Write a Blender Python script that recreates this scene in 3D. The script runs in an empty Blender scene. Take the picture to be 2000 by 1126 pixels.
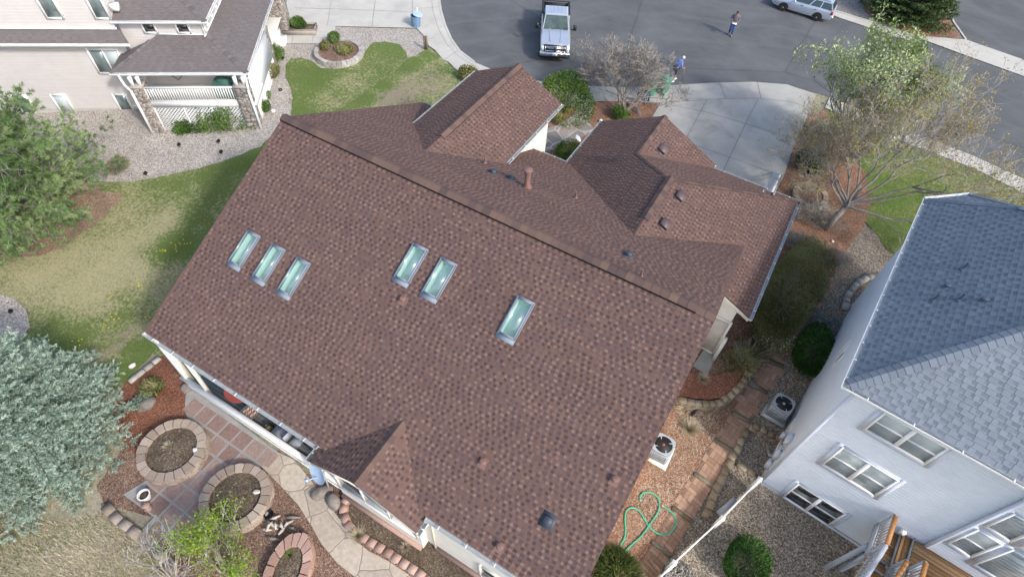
import bpy, bmesh, math, random
import numpy as np
from mathutils import Vector, Matrix
from mathutils.geometry import delaunay_2d_cdt
R = math.radians
C = bpy.context.scene.collection
scene = bpy.context.scene
rng = np.random.default_rng(7)
random.seed(7)

# ------------------------------------------------------------------ camera model
# world axes follow the brown-roofed house: X along its ridge, Y towards the street, street level z = 0
CAM_F, PITCH, ROLL, YAW, CAM_H = 1150.06, .90584, .07786, -.47366, 20.0
def _axes():
    cp, sp = math.cos(PITCH), math.sin(PITCH)
    fw = np.array([0, cp, -sp]); rt = np.array([1., 0, 0]); up = np.array([0, sp, cp])
    cr, sr = math.cos(ROLL), math.sin(ROLL)
    r2 = cr*rt+sr*up; u2 = -sr*rt+cr*up
    cy, sy = math.cos(YAW), math.sin(YAW)
    Mx = np.array([[cy, sy, 0], [-sy, cy, 0], [0, 0, 1.]])
    return Mx@fw, Mx@r2, Mx@u2
FW, RT, UP = _axes()
O = np.array([0, 0, CAM_H])
def ray(x, y): return FW+((x-1000)*RT-(y-563)*UP)/CAM_F
def at(x, y, z=0.0):
    d = ray(x, y); return O+d*((z-CAM_H)/d[2])
def smooth(a, b, t):
    t = min(1, max(0, (t-a)/(b-a))); return t*t*(3-2*t)
def terrain(X, Y):
    zl = -0.6*(1-smooth(8, 20, Y))
    zr = -1.55*(1-smooth(12, 22, Y))-0.55*(1-smooth(3, 12, Y))
    return zl+(zr-zl)*smooth(-1.0, 4.5, X)
def G(x, y, dz=0.0):
    z = 0
    for _ in range(14):
        p = at(x, y, z+dz); z = terrain(p[0], p[1])
    return np.array([p[0], p[1], z+dz])
def GZ(x, y, h):     # point seen at pixel, h metres above the ground below it
    return G(x, y, h)

cam = bpy.data.cameras.new('camera'); cam.sensor_width = 36; cam.lens = CAM_F/2000*36
cam.clip_start = .1; cam.clip_end = 2000
co = bpy.data.objects.new('camera', cam); C.objects.link(co)
mm = Matrix(((RT[0], UP[0], -FW[0]), (RT[1], UP[1], -FW[1]), (RT[2], UP[2], -FW[2]))).to_4x4()
mm.translation = Vector((0, 0, CAM_H)); co.matrix_world = mm
scene.camera = co

# ------------------------------------------------------------------ mesh builder
ORG = {}
class MB:
    def __init__(s): s.v = []; s.f = []; s.m = []; s.t = []; s.arr = []
    def poly(s, pts, mi=0, tint=.5):
        b = len(s.v); s.v += [tuple(map(float, p)) for p in pts]; s.f.append(tuple(range(b, b+len(pts)))); s.m.append(mi); s.t.append(tint)
    def faces(s, verts, faces, mi=0, tint=.5):
        b = len(s.v); s.v += [tuple(map(float, p)) for p in verts]
        for f in faces: s.f.append(tuple(b+i for i in f)); s.m.append(mi); s.t.append(tint)
    def box(s, c, size, rz=0, mi=0, tint=.5, ax=None, taper=1.0):
        x, y, z = [q/2 for q in size]
        if ax is None:
            ca, sa = math.cos(rz), math.sin(rz); ax = ((ca, sa, 0), (-sa, ca, 0), (0, 0, 1))
        A = np.array(ax, float); c = np.array(c, float)
        vs = [c+A[0]*i*x*(taper if k > 0 else 1)+A[1]*j*y*(taper if k > 0 else 1)+A[2]*k*z for k in (-1, 1) for j in (-1, 1) for i in (-1, 1)]
        s.faces(vs, [(0, 2, 3, 1), (4, 5, 7, 6), (0, 1, 5, 4), (2, 6, 7, 3), (0, 4, 6, 2), (1, 3, 7, 5)], mi, tint)
    def bar(s, p, q, w, h, mi=0, tint=.5, up=(0, 0, 1)):
        p, q = np.array(p, float), np.array(q, float); d = q-p; L = np.linalg.norm(d)
        if L < 1e-6: return
        d /= L; u = np.array(up, float)
        if abs(d@u) > .98: u = np.array([1., 0, 0])
        a = np.cross(u, d); a /= np.linalg.norm(a); b = np.cross(d, a)
        s.box((p+q)/2, (L, w, h), ax=(d, a, b), mi=mi, tint=tint)
    def tube(s, pts, r, n=8, mi=0, tint=.5, caps=True):
        pts = [np.array(p, float) for p in pts]
        rs = r if isinstance(r, (list, tuple)) else [r]*len(pts)
        b = len(s.v); prev = None
        for i, p in enumerate(pts):
            d = pts[min(i+1, len(pts)-1)]-pts[max(i-1, 0)]; d = d/(np.linalg.norm(d)+1e-9)
            if prev is None:
                u = np.array([0, 0, 1.]) if abs(d[2]) < .9 else np.array([1., 0, 0]); a = np.cross(d, u)
            else: a = prev-d*(prev@d)
            a /= np.linalg.norm(a)+1e-9; prev = a; c = np.cross(d, a)
            for k in range(n):
                t = 2*math.pi*k/n; s.v.append(tuple(p+rs[i]*(math.cos(t)*a+math.sin(t)*c)))
        for i in range(len(pts)-1):
            for k in range(n):
                s.f.append((b+i*n+k, b+i*n+(k+1) % n, b+(i+1)*n+(k+1) % n, b+(i+1)*n+k)); s.m.append(mi); s.t.append(tint)
        if caps:
            s.f.append(tuple(b+k for k in range(n))[::-1]); s.m.append(mi); s.t.append(tint)
            s.f.append(tuple(b+(len(pts)-1)*n+k for k in range(n))); s.m.append(mi); s.t.append(tint)
    def lathe(s, c, prof, n=16, mi=0, tint=.5, axis=(0, 0, 1), sx=1, sy=1):
        ax = np.array(axis, float); ax /= np.linalg.norm(ax)
        u = np.array([1., 0, 0]) if abs(ax[0]) < .9 else np.array([0, 1., 0])
        u = u-ax*(u@ax); u /= np.linalg.norm(u); w = np.cross(ax, u); c = np.array(c, float)
        b = len(s.v)
        for (r, h) in prof:
            for k in range(n):
                t = 2*math.pi*k/n; s.v.append(tuple(c+ax*h+r*(sx*math.cos(t)*u+sy*math.sin(t)*w)))
        for i in range(len(prof)-1):
            for k in range(n):
                s.f.append((b+i*n+k, b+i*n+(k+1) % n, b+(i+1)*n+(k+1) % n, b+(i+1)*n+k)); s.m.append(mi); s.t.append(tint)
        for i, rev in ((0, True), (len(prof)-1, False)):
            if prof[i][0] > 1e-4:
                q = tuple(b+i*n+k for k in range(n)); s.f.append(q[::-1] if rev else q); s.m.append(mi); s.t.append(tint)
    def blob(s, c, size, seed=0, amp=.25, mi=0, tint=.5, sub=2, rz=0, flat=None):
        bm = bmesh.new(); bmesh.ops.create_icosphere(bm, subdivisions=sub, radius=1)
        rg = random.Random(seed); ds = [(Vector((rg.gauss(0, 1), rg.gauss(0, 1), rg.gauss(0, 1))).normalized(), rg.uniform(-amp, amp)) for _ in range(14)]
        ca, sa = math.cos(rz), math.sin(rz); vs = []
        for v in bm.verts:
            k = 1+sum(a*max(0, v.co.dot(d))**3 for d, a in ds)
            x, y, z = v.co.x*k*size[0], v.co.y*k*size[1], v.co.z*k*size[2]
            if flat is not None: z = max(z, flat)
            vs.append((c[0]+x*ca-y*sa, c[1]+x*sa+y*ca, c[2]+z))
        bm.verts.index_update(); fs = [tuple(v.index for v in f.verts) for f in bm.faces]; bm.free()
        s.faces(vs, fs, mi, tint)
    def quads(s, V, mi=0, tint=None):   # V: (N,4,3) array
        s.arr.append((np.asarray(V, float), mi, tint if tint is not None else np.full(len(V), .5)))
    def build(s, name, mats, parent=None, smooth=False, origin=None, sharp=None):
        if not isinstance(mats, (list, tuple)): mats = [mats]
        org = np.array(origin if origin is not None else (0, 0, 0), float)
        po = ORG.get(parent.name, np.zeros(3)) if parent else np.zeros(3)
        if parent is not None and origin is None: org = po
        nv = len(s.v)
        V = [np.array(s.v, float).reshape(-1, 3)]; loops = [i for f in s.f for i in f]; sizes = [len(f) for f in s.f]; mi = list(s.m); t = list(s.t)
        loops = [np.array(loops, np.int32)]; sizes = [np.array(sizes, np.int32)]; mi = [np.array(mi, np.int32)]; t = [np.array(t, float)]
        off = nv
        for (A, m, ti) in s.arr:
            k = A.shape[1]; n = len(A)
            V.append(A.reshape(-1, 3)); loops.append(np.arange(off, off+n*k, dtype=np.int32)); sizes.append(np.full(n, k, np.int32)); mi.append(np.full(n, m, np.int32)); t.append(np.asarray(ti, float)); off += n*k
        V = np.concatenate(V)-org; loops = np.concatenate(loops); sizes = np.concatenate(sizes); mi = np.concatenate(mi); t = np.concatenate(t)
        me = bpy.data.meshes.new(name)
        me.vertices.add(len(V)); me.vertices.foreach_set('co', V.astype(np.float32).ravel())
        me.loops.add(len(loops)); me.loops.foreach_set('vertex_index', loops)
        me.polygons.add(len(sizes)); st = np.zeros(len(sizes), np.int32); st[1:] = np.cumsum(sizes)[:-1]
        me.polygons.foreach_set('loop_start', st); me.polygons.foreach_set('loop_total', sizes)
        me.polygons.foreach_set('material_index', mi)
        me.update(calc_edges=True)
        a = me.attributes.new('tint', 'FLOAT', 'FACE'); a.data.foreach_set('value', t.astype(np.float32))
        for m in mats: me.materials.append(m)
        me.validate()
        if smooth:
            me.polygons.foreach_set('use_smooth', np.ones(len(me.polygons), bool))
            if sharp: me.set_sharp_from_angle(angle=R(sharp))
        o = bpy.data.objects.new(name, me); C.objects.link(o)
        if parent is not None: o.parent = parent; o.location = tuple(org-po)
        else: o.location = tuple(org)
        ORG[o.name] = org
        return o
def tag(o, label, cat, group=None):
    o['label'] = label; o['category'] = cat
    if group: o['group'] = group
    return o
def thing(name, label, cat, loc=(0, 0, 0), rz=0, group=None):
    o = bpy.data.objects.new(name, None); C.objects.link(o); o.location = tuple(map(float, loc)); o.rotation_euler = (0, 0, rz)
    o.empty_display_size = .2; ORG[o.name] = np.array(loc, float)
    return tag(o, label, cat, group)
def lthing(name, label, cat, loc, rz, group=None):   # parts given in local coordinates (parent may be turned)
    o = thing(name, label, cat, loc, rz, group); ORG[o.name] = np.zeros(3); return o
def struct(o, kind='structure'): o['kind'] = kind; return o
def dup(root, loc, rz=None, label=None, group=None):
    r = root.copy(); C.objects.link(r); r.location = tuple(map(float, loc))
    if rz is not None: r.rotation_euler = (0, 0, rz)
    if label: r['label'] = label
    if group: r['group'] = group
    for ch in list(root.children):
        c = ch.copy(); C.objects.link(c); c.parent = r
        for g in ch.children:
            d = g.copy(); C.objects.link(d); d.parent = c
    return r

# ------------------------------------------------------------------ materials
def new_mat(name):
    m = bpy.data.materials.new(name); m.use_nodes = True; nt = m.node_tree
    for n in list(nt.nodes): nt.nodes.remove(n)
    out = nt.nodes.new('ShaderNodeOutputMaterial'); b = nt.nodes.new('ShaderNodeBsdfPrincipled')
    nt.links.new(b.outputs[0], out.inputs[0])
    return m, nt, b, out
def N(nt, t, **kw):
    n = nt.nodes.new(t)
    for k, v in kw.items(): setattr(n, k, v)
    return n
def ramp(nt, stops, fac, interp='LINEAR'):
    r = nt.nodes.new('ShaderNodeValToRGB'); r.color_ramp.interpolation = interp
    el = r.color_ramp.elements
    while len(el) > 1: el.remove(el[-1])
    el[0].position = stops[0][0]; el[0].color = (*stops[0][1], 1)
    for p, c in stops[1:]:
        e = el.new(p); e.color = (*c, 1)
    nt.links.new(fac, r.inputs[0]); return r.outputs[0]
def noise(nt, scale, detail=4, vec=None, rough=.55, dist=0):
    n = nt.nodes.new('ShaderNodeTexNoise'); n.inputs['Scale'].default_value = scale; n.inputs['Detail'].default_value = detail
    n.inputs['Roughness'].default_value = rough; n.inputs['Distortion'].default_value = dist
    if vec is not None: nt.links.new(vec, n.inputs['Vector'])
    return n.outputs['Fac']
def pos(nt):
    return nt.nodes.new('ShaderNodeNewGeometry').outputs['Position']
def mapped(nt, scale=(1, 1, 1), rot=(0, 0, 0)):
    mp = nt.nodes.new('ShaderNodeMapping'); mp.inputs['Scale'].default_value = scale; mp.inputs['Rotation'].default_value = rot
    nt.links.new(pos(nt), mp.inputs['Vector']); return mp.outputs[0]
def mixc(nt, a, b, fac, mode='MIX'):
    m = nt.nodes.new('ShaderNodeMix'); m.data_type = 'RGBA'; m.blend_type = mode
    for sock, v in ((m.inputs[6], a), (m.inputs[7], b), (m.inputs[0], fac)):
        if hasattr(v, 'is_output') or isinstance(v, bpy.types.NodeSocket): nt.links.new(v, sock)
        elif isinstance(v, (int, float)): sock.default_value = v
        else: sock.default_value = (*v, 1)
    return m.outputs[2]
def math_(nt, op, a, b=None):
    m = nt.nodes.new('ShaderNodeMath'); m.operation = op
    for i, v in enumerate((a, b)):
        if v is None: continue
        if isinstance(v, (int, float)): m.inputs[i].default_value = v
        else: nt.links.new(v, m.inputs[i])
    return m.outputs[0]
def attr(nt, name='tint'):
    a = nt.nodes.new('ShaderNodeAttribute'); a.attribute_name = name; return a.outputs['Fac']
def bump(nt, b, h, strength=.4, dist=.02):
    n = nt.nodes.new('ShaderNodeBump'); n.inputs['Strength'].default_value = strength; n.inputs['Distance'].default_value = dist
    nt.links.new(h, n.inputs['Height']); nt.links.new(n.outputs[0], b.inputs['Normal'])
def setb(b, **kw):
    for k, v in kw.items():
        k = k.replace('_', ' ')
        b.inputs[k].default_value = (*v, 1) if isinstance(v, tuple) else v
def plain(name, c, rough=.6, var=.12, scale=6, metal=0, bmp=0, coat=0, spec=.4):
    m, nt, b, o = new_mat(name)
    f = noise(nt, scale, 6, pos(nt))
    lo = tuple(x*(1-var) for x in c); hi = tuple(min(1, x*(1+var)) for x in c)
    col = ramp(nt, [(.3, lo), (.7, hi)], f); nt.links.new(col, b.inputs['Base Color'])
    setb(b, Roughness=rough, Metallic=metal, Specular_IOR_Level=spec)
    if coat: setb(b, Coat_Weight=coat, Coat_Roughness=.08)
    if bmp: bump(nt, b, noise(nt, scale*12, 3, pos(nt)), bmp, .01)
    return m
def tinted(name, stops, rough=.85, grain=.25, gscale=60, broad=.12, bmp=0, spec=.2, transl=0, rnd=0.0):
    m, nt, b, o = new_mat(name)
    t = attr(nt)
    col = ramp(nt, stops, t)
    p = pos(nt)
    if grain: 
        g = ramp(nt, [(.3, (1-grain,)*3), (.7, (1+grain,)*3)], noise(nt, gscale, 2, p)); col = mixc(nt, col, g, 1, 'MULTIPLY')
    if broad:
        g = ramp(nt, [(.3, (1-broad,)*3), (.7, (1+broad,)*3)], noise(nt, .7, 5, p)); col = mixc(nt, col, g, 1, 'MULTIPLY')
    nt.links.new(col, b.inputs['Base Color']); setb(b, Roughness=rough, Specular_IOR_Level=spec)
    if bmp: bump(nt, b, noise(nt, gscale*2, 3, p), bmp, .01)
    if transl:
        tr = nt.nodes.new('ShaderNodeBsdfTranslucent'); nt.links.new(col, tr.inputs[0])
        mx = nt.nodes.new('ShaderNodeMixShader'); mx.inputs[0].default_value = transl
        nt.links.new(b.outputs[0], mx.inputs[1]); nt.links.new(tr.outputs[0], mx.inputs[2]); nt.links.new(mx.outputs[0], o.inputs[0])
    return m
def glass(name, tint=(.75, .88, .88), gloss=.18, rough=.03):
    m, nt, b, o = new_mat(name); nt.nodes.remove(b)
    tr = nt.nodes.new('ShaderNodeBsdfTransparent'); tr.inputs[0].default_value = (*tint, 1)
    gl = nt.nodes.new('ShaderNodeBsdfGlossy'); gl.inputs['Roughness'].default_value = rough
    mx = nt.nodes.new('ShaderNodeMixShader'); mx.inputs[0].default_value = gloss
    nt.links.new(tr.outputs[0], mx.inputs[1]); nt.links.new(gl.outputs[0], mx.inputs[2]); nt.links.new(mx.outputs[0], o.inputs[0])
    return m
def gravel(name, stops, scale=28, broad=.12, bs=.6):
    m, nt, b, o = new_mat(name); p = pos(nt)
    v = nt.nodes.new('ShaderNodeTexVoronoi'); v.inputs['Scale'].default_value = scale; nt.links.new(p, v.inputs['Vector'])
    sep = nt.nodes.new('ShaderNodeSeparateColor'); nt.links.new(v.outputs['Color'], sep.inputs[0])
    col = ramp(nt, stops, sep.outputs[0])
    ed = ramp(nt, [(.0, (1.06,)*3), (.45, (1,)*3), (.8, (.6,)*3)], v.outputs['Distance'])
    col = mixc(nt, col, ed, 1, 'MULTIPLY')
    g = ramp(nt, [(.3, (1-broad,)*3), (.7, (1+broad,)*3)], noise(nt, 1.1, 6, p)); col = mixc(nt, col, g, 1, 'MULTIPLY')
    g = ramp(nt, [(.35, (.86,)*3), (.65, (1.14,)*3)], noise(nt, 9, 3, p)); col = mixc(nt, col, g, 1, 'MULTIPLY')
    nt.links.new(col, b.inputs['Base Color']); setb(b, Roughness=.9, Specular_IOR_Level=.2)
    inv = math_(nt, 'SUBTRACT', 1.0, v.outputs['Distance']); bump(nt, b, inv, bs, .03)
    return m
def grassy(name, greens, drys, soil, scale=1.0, bias=0.0):
    # vertex attribute 'dry' (0 green .. 1 straw) and 'bare' (soil) give the lawn's own worn patches
    m, nt, b, o = new_mat(name); p = pos(nt)
    fine = noise(nt, 55, 3, p, .7); mid = noise(nt, 7, 5, p, .65); big = noise(nt, .9, 6, p, .6)
    st = noise(nt, 18, 3, mapped(nt, (1, .35, 1), (0, 0, .7)), .6)
    gcol = ramp(nt, [(.2, greens[0]), (.5, greens[1]), (.8, greens[2])], fine)
    dcol = ramp(nt, [(.2, drys[0]), (.5, drys[1]), (.8, drys[2])], fine)
    d = math_(nt, 'ADD', attr(nt, 'dry'), math_(nt, 'ADD', math_(nt, 'MULTIPLY', math_(nt, 'SUBTRACT', mid, .5), 2.3), math_(nt, 'ADD', math_(nt, 'MULTIPLY', math_(nt, 'SUBTRACT', big, .5), 1.1), math_(nt, 'MULTIPLY', math_(nt, 'SUBTRACT', st, .5), .9))))
    d = math_(nt, 'ADD', d, bias)
    f = ramp(nt, [(.15, (0,)*3), (.85, (1,)*3)], d)
    col = mixc(nt, gcol, dcol, f)
    bb = math_(nt, 'ADD', attr(nt, 'bare'), math_(nt, 'MULTIPLY', math_(nt, 'SUBTRACT', noise(nt, 4, 6, p, .7), .5), 1.6))
    col = mixc(nt, col, soil, ramp(nt, [(.45, (0,)*3), (.75, (1,)*3)], bb))
    v = ramp(nt, [(.3, (.58,)*3), (.7, (1.42,)*3)], noise(nt, 20, 5, p, .85)); col = mixc(nt, col, v, 1, 'MULTIPLY')
    nt.links.new(col, b.inputs['Base Color']); setb(b, Roughness=.95, Specular_IOR_Level=.1)
    bump(nt, b, fine, .7, .04)
    return m
def flagstone(name, stops, joint, scale=1.6, jw=.05, rough=.85):
    m, nt, b, o = new_mat(name); p = pos(nt)
    nz = nt.nodes.new('ShaderNodeTexNoise'); nz.inputs['Scale'].default_value = 1.5; nt.links.new(p, nz.inputs['Vector'])
    wp = mixc(nt, p, nz.outputs['Color'], .12)
    v1 = nt.nodes.new('ShaderNodeTexVoronoi'); v1.inputs['Scale'].default_value = scale; v1.feature = 'DISTANCE_TO_EDGE'; nt.links.new(wp, v1.inputs['Vector'])
    v2 = nt.nodes.new('ShaderNodeTexVoronoi'); v2.inputs['Scale'].default_value = scale; nt.links.new(wp, v2.inputs['Vector'])
    sep = nt.nodes.new('ShaderNodeSeparateColor'); nt.links.new(v2.outputs['Color'], sep.inputs[0])
    col = ramp(nt, stops, sep.outputs[0])
    g = ramp(nt, [(.3, (.82,)*3), (.7, (1.16,)*3)], noise(nt, 7, 6, p, .65)); col = mixc(nt, col, g, 1, 'MULTIPLY')
    f = ramp(nt, [(jw*.5, (1,)*3), (jw, (0,)*3)], v1.outputs['Distance'])
    col = mixc(nt, col, joint, f)
    nt.links.new(col, b.inputs['Base Color']); setb(b, Roughness=rough, Specular_IOR_Level=.25)
    bump(nt, b, ramp(nt, [(0, (0,)*3), (jw*1.6, (1,)*3)], v1.outputs['Distance']), .5, .02)
    return m
# ------------------------------------------------------------------ palette
M = {}
M['shingle'] = tinted('brown_shingle', [(0, (.07, .045, .043)), (.22, (.106, .072, .072)), (.45, (.13, .082, .07)), (.65, (.164, .099, .078)), (1, (.232, .15, .12))], grain=.16, gscale=90, broad=.06, rough=.92)
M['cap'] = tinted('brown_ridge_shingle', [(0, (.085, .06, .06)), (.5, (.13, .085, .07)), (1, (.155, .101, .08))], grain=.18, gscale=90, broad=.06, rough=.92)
M['greyshingle'] = tinted('grey_shingle', [(0, (.125, .145, .17)), (.35, (.18, .205, .235)), (.6, (.215, .242, .275)), (1, (.265, .295, .33))], grain=.15, gscale=90, broad=.05, rough=.92)
M['taupeshingle'] = tinted('taupe_shingle', [(0, (.12, .104, .104)), (.5, (.152, .134, .132)), (1, (.185, .164, .16))], grain=.14, gscale=80, broad=.05, rough=.92)
M['white'] = plain('white_paint', (.84, .84, .83), .5, .03)
M['cream'] = plain('cream_stucco', (.74, .71, .64), .9, .06, 3, bmp=.3)
M['beige'] = plain('beige_stucco', (.56, .5, .42), .9, .08, 3, bmp=.3)
M['galv'] = plain('galvanised_gutter', (.52, .55, .55), .45, .1, 5, metal=.35)
M['gutterwhite'] = plain('white_gutter', (.76, .78, .78), .4, .05, 4)
M['bluesiding'] = plain('pale_blue_siding', (.65, .69, .745), .65, .04, 2)
M['bluetrim'] = plain('pale_grey_trim', (.56, .6, .68), .6, .03, 2)
M['tansiding'] = plain('beige_lap_siding', (.575, .545, .53), .65, .03, 2)
M['found'] = plain('foundation_concrete', (.5, .47, .43), .9, .1, 4)
M['glassdark'] = plain('dark_window_glass', (.02, .022, .024), .05, .2, 2, spec=.9)
M['glassblind'] = plain('glass_over_pale_blind', (.5, .56, .56), .1, .06, 1.2, spec=.5)
M['glassgrey'] = plain('glass_over_grey_screen', (.25, .285, .285), .12, .08, 1.5, spec=.5)
M['glassteal'] = plain('grey_green_window_glass', (.16, .21, .21), .06, .15, 1.2, spec=.9)
M['skyglass'] = glass('skylight_glass', (.88, .96, .93), .1, .05)
M['shaft'] = plain('skylight_shaft_plaster', (.7, .77, .75), .9, .02)
M['flash'] = plain('grey_flashing', (.21, .245, .3), .7, .06, 6)
M['copper'] = plain('brown_vent_paint', (.2, .115, .095), .6, .15, 12)
M['ventbrown'] = plain('brown_metal_vent', (.125, .085, .082), .5, .1, 12)
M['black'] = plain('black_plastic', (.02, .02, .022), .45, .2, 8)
M['bluevent'] = plain('slate_painted_vent', (.07, .095, .14), .45, .1, 8)
M['darkblue'] = plain('dark_slate_vent', (.05, .06, .08), .5, .1, 8)
M['asphalt'] = None
M['mulchred'] = gravel('red_bark_mulch', [(0, (.13, .05, .03)), (.4, (.22, .085, .05)), (.75, (.27, .12, .075)), (1, (.36, .22, .15))], 40, .2)
M['mulchorange'] = gravel('orange_bark_mulch', [(0, (.16, .085, .055)), (.4, (.26, .12, .07)), (.7, (.3, .16, .1)), (.9, (.35, .25, .18)), (1, (.42, .36, .28))], 36, .25)
M['mulchbrown'] = gravel('brown_bark_mulch', [(0, (.11, .065, .045)), (.4, (.21, .125, .09)), (.8, (.28, .18, .135)), (1, (.42, .34, .27))], 38, .22)
M['litter'] = gravel('tan_needle_litter', [(0, (.2, .13, .08)), (.5, (.32, .22, .15)), (1, (.4, .3, .22))], 30, .2)
M['gravelpink'] = gravel('pale_pink_gravel', [(0, (.22, .185, .15)), (.35, (.38, .335, .285)), (.7, (.49, .445, .395)), (1, (.62, .59, .545))], 30, .1, .4)
M['gravelgrey'] = gravel('brown_river_gravel', [(0, (.10, .08, .06)), (.35, (.2, .162, .122)), (.7, (.3, .252, .198)), (1, (.44, .4, .335))], 27, .12, .4)
M['gravelisland'] = gravel('grey_street_gravel', [(0, (.14, .125, .115)), (.5, (.26, .24, .225)), (1, (.4, .38, .36))], 24, .1)
M['soil'] = gravel('planter_soil', [(0, (.08, .06, .042)), (.5, (.14, .105, .075)), (.85, (.18, .14, .1)), (1, (.27, .23, .18))], 34, .25)
M['lawn'] = grassy('lawn_grass', ((.07, .11, .027), (.125, .175, .05), (.185, .24, .085)), ((.27, .24, .125), (.4, .36, .205), (.52, .465, .3)), (.31, .25, .19))
M['lawnbright'] = grassy('bright_lawn_grass', ((.06, .105, .022), (.115, .175, .042), (.175, .235, .075)), ((.18, .18, .08), (.26, .25, .12), (.33, .31, .17)), (.22, .19, .13))
M['meadow'] = grassy('dry_meadow', ((.12, .135, .07), (.2, .21, .12), (.29, .29, .18)), ((.26, .215, .15), (.38, .33, .245), (.5, .45, .35)), (.24, .19, .14))
def asphalt_mat():
    m, nt, b, o = new_mat('asphalt'); p = pos(nt)
    col = ramp(nt, [(.3, (.085, .09, .095)), (.5, (.11, .115, .12)), (.72, (.14, .144, .147))], noise(nt, .35, 8, p, .62))
    g = ramp(nt, [(.3, (.85,)*3), (.7, (1.16,)*3)], noise(nt, 40, 3, p, .7)); col = mixc(nt, col, g, 1, 'MULTIPLY')
    # dusty swirls worn by turning tyres
    w = noise(nt, 2.2, 5, mapped(nt, (.25, 1.6, 1), (0, 0, .35)), .6, 1.2)
    col = mixc(nt, col, (.17, .155, .14), ramp(nt, [(.56, (0,)*3), (.8, (.55,)*3)], w))
    ar = nt.nodes.new('ShaderNodeTexWave'); ar.wave_type = 'RINGS'; ar.rings_direction = 'Z'; ar.inputs['Scale'].default_value = .16; ar.inputs['Distortion'].default_value = 9; ar.inputs['Detail'].default_value = 4; ar.inputs['Detail Scale'].default_value = .6; nt.links.new(mapped(nt, (1, .6, 1), (0, 0, .2)), ar.inputs['Vector'])
    col = mixc(nt, col, (.15, .15, .15), ramp(nt, [(.86, (0,)*3), (1, (.3,)*3)], ar.outputs['Fac']))
    # sealed cracks
    v = nt.nodes.new('ShaderNodeTexVoronoi'); v.feature = 'DISTANCE_TO_EDGE'; v.inputs['Scale'].default_value = .05
    nz = nt.nodes.new('ShaderNodeTexNoise'); nz.inputs['Scale'].default_value = .7; nz.inputs['Detail'].default_value = 5; nt.links.new(p, nz.inputs['Vector'])
    nt.links.new(mixc(nt, p, nz.outputs['Color'], .1), v.inputs['Vector'])
    col = mixc(nt, col, (.03, .031, .034), ramp(nt, [(.0, (.3,)*3), (.0035, (0,)*3)], v.outputs['Distance']))
    nt.links.new(col, b.inputs['Base Color']); setb(b, Roughness=.9, Specular_IOR_Level=.25); bump(nt, b, noise(nt, 60, 2, p), .3, .01)
    return m
M['asphalt'] = asphalt_mat()
def concrete_mat(name, a, c, stain):
    m, nt, b, o = new_mat(name); p = pos(nt)
    col = ramp(nt, [(.3, a), (.7, c)], noise(nt, .8, 8, p, .62))
    col = mixc(nt, col, stain, ramp(nt, [(.48, (0,)*3), (.75, (.7,)*3)], noise(nt, .5, 6, mapped(nt, (1, 1, 1), (0, 0, 1)), .65, .6)))
    g = ramp(nt, [(.3, (.93,)*3), (.7, (1.07,)*3)], noise(nt, 25, 4, p, .7)); col = mixc(nt, col, g, 1, 'MULTIPLY')
    nt.links.new(col, b.inputs['Base Color']); setb(b, Roughness=.9, Specular_IOR_Level=.2)
    return m
M['concrete'] = concrete_mat('driveway_concrete', (.35, .34, .312), (.44, .425, .39), (.22, .21, .19))
M['walk'] = concrete_mat('pale_concrete', (.45, .43, .39), (.54, .515, .46), (.38, .355, .315))
M['joint'] = plain('dark_concrete_joint', (.15, .145, .135), .9, .2)
M['jointpale'] = plain('pale_concrete_joint', (.3, .29, .27), .9, .2)
M['flag'] = flagstone('grey_flagstone', [(0, (.2, .18, .17)), (.5, (.27, .24, .225)), (1, (.33, .28, .25))], (.42, .39, .35), 1.15, .05)
M['flagpath'] = flagstone('beige_stamped_stone', [(0, (.4, .34, .28)), (.5, (.45, .385, .315)), (1, (.49, .425, .35))], (.27, .23, .19), 1.35, .022)
M['patiotile'] = tinted('dusty_red_paver', [(0, (.22, .145, .125)), (.5, (.27, .185, .16)), (1, (.31, .225, .195))], grain=.15, gscale=14, broad=.15)
M['patiojoint'] = plain('grey_paver_joint', (.31, .3, .28), .9, .12, 3)
M['block'] = tinted('tan_wall_block', [(0, (.26, .205, .165)), (.5, (.34, .275, .225)), (1, (.42, .35, .29))], grain=.14, gscale=25, broad=.1, bmp=.3)
M['redblock'] = tinted('reddish_wall_block', [(0, (.32, .2, .16)), (.5, (.4, .265, .215)), (1, (.46, .32, .265))], grain=.14, gscale=25, broad=.1, bmp=.3)
M['greyblock'] = tinted('grey_wall_block', [(0, (.3, .28, .25)), (.5, (.4, .375, .34)), (1, (.5, .47, .43))], grain=.14, gscale=25, broad=.1, bmp=.3)
M['goldblock'] = tinted('buff_wall_block', [(0, (.23, .175, .115)), (.5, (.3, .235, .16)), (1, (.36, .295, .21))], grain=.16, gscale=25, broad=.12, bmp=.3)
M['timber'] = tinted('weathered_timber', [(0, (.15, .125, .085)), (1, (.23, .2, .145))], grain=.25, gscale=30, broad=.15)
M['rock'] = plain('grey_boulder', (.2, .175, .155), .9, .35, 5, bmp=.6)
M['stone'] = tinted('ledge_stone', [(0, (.2, .175, .155)), (.5, (.33, .295, .265)), (1, (.47, .43, .39))], grain=.2, gscale=20, broad=.1, bmp=.4)
M['bark'] = plain('grey_bark', (.25, .225, .205), .95, .3, 9, bmp=.5)
M['barkpale'] = plain('pale_twig_bark', (.3, .265, .23), .95, .22, 7)
M['barkdark'] = plain('brown_conifer_bark', (.15, .115, .09), .95, .3, 7, bmp=.4)
M['twig'] = tinted('grey_twig', [(0, (.22, .2, .175)), (.5, (.36, .335, .3)), (1, (.5, .475, .44))], grain=.1, broad=0, rough=.95)
M['twigbrown'] = tinted('brown_grey_twig', [(0, (.17, .15, .13)), (.5, (.29, .26, .23)), (1, (.43, .39, .35))], grain=.1, broad=0, rough=.95)
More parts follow.
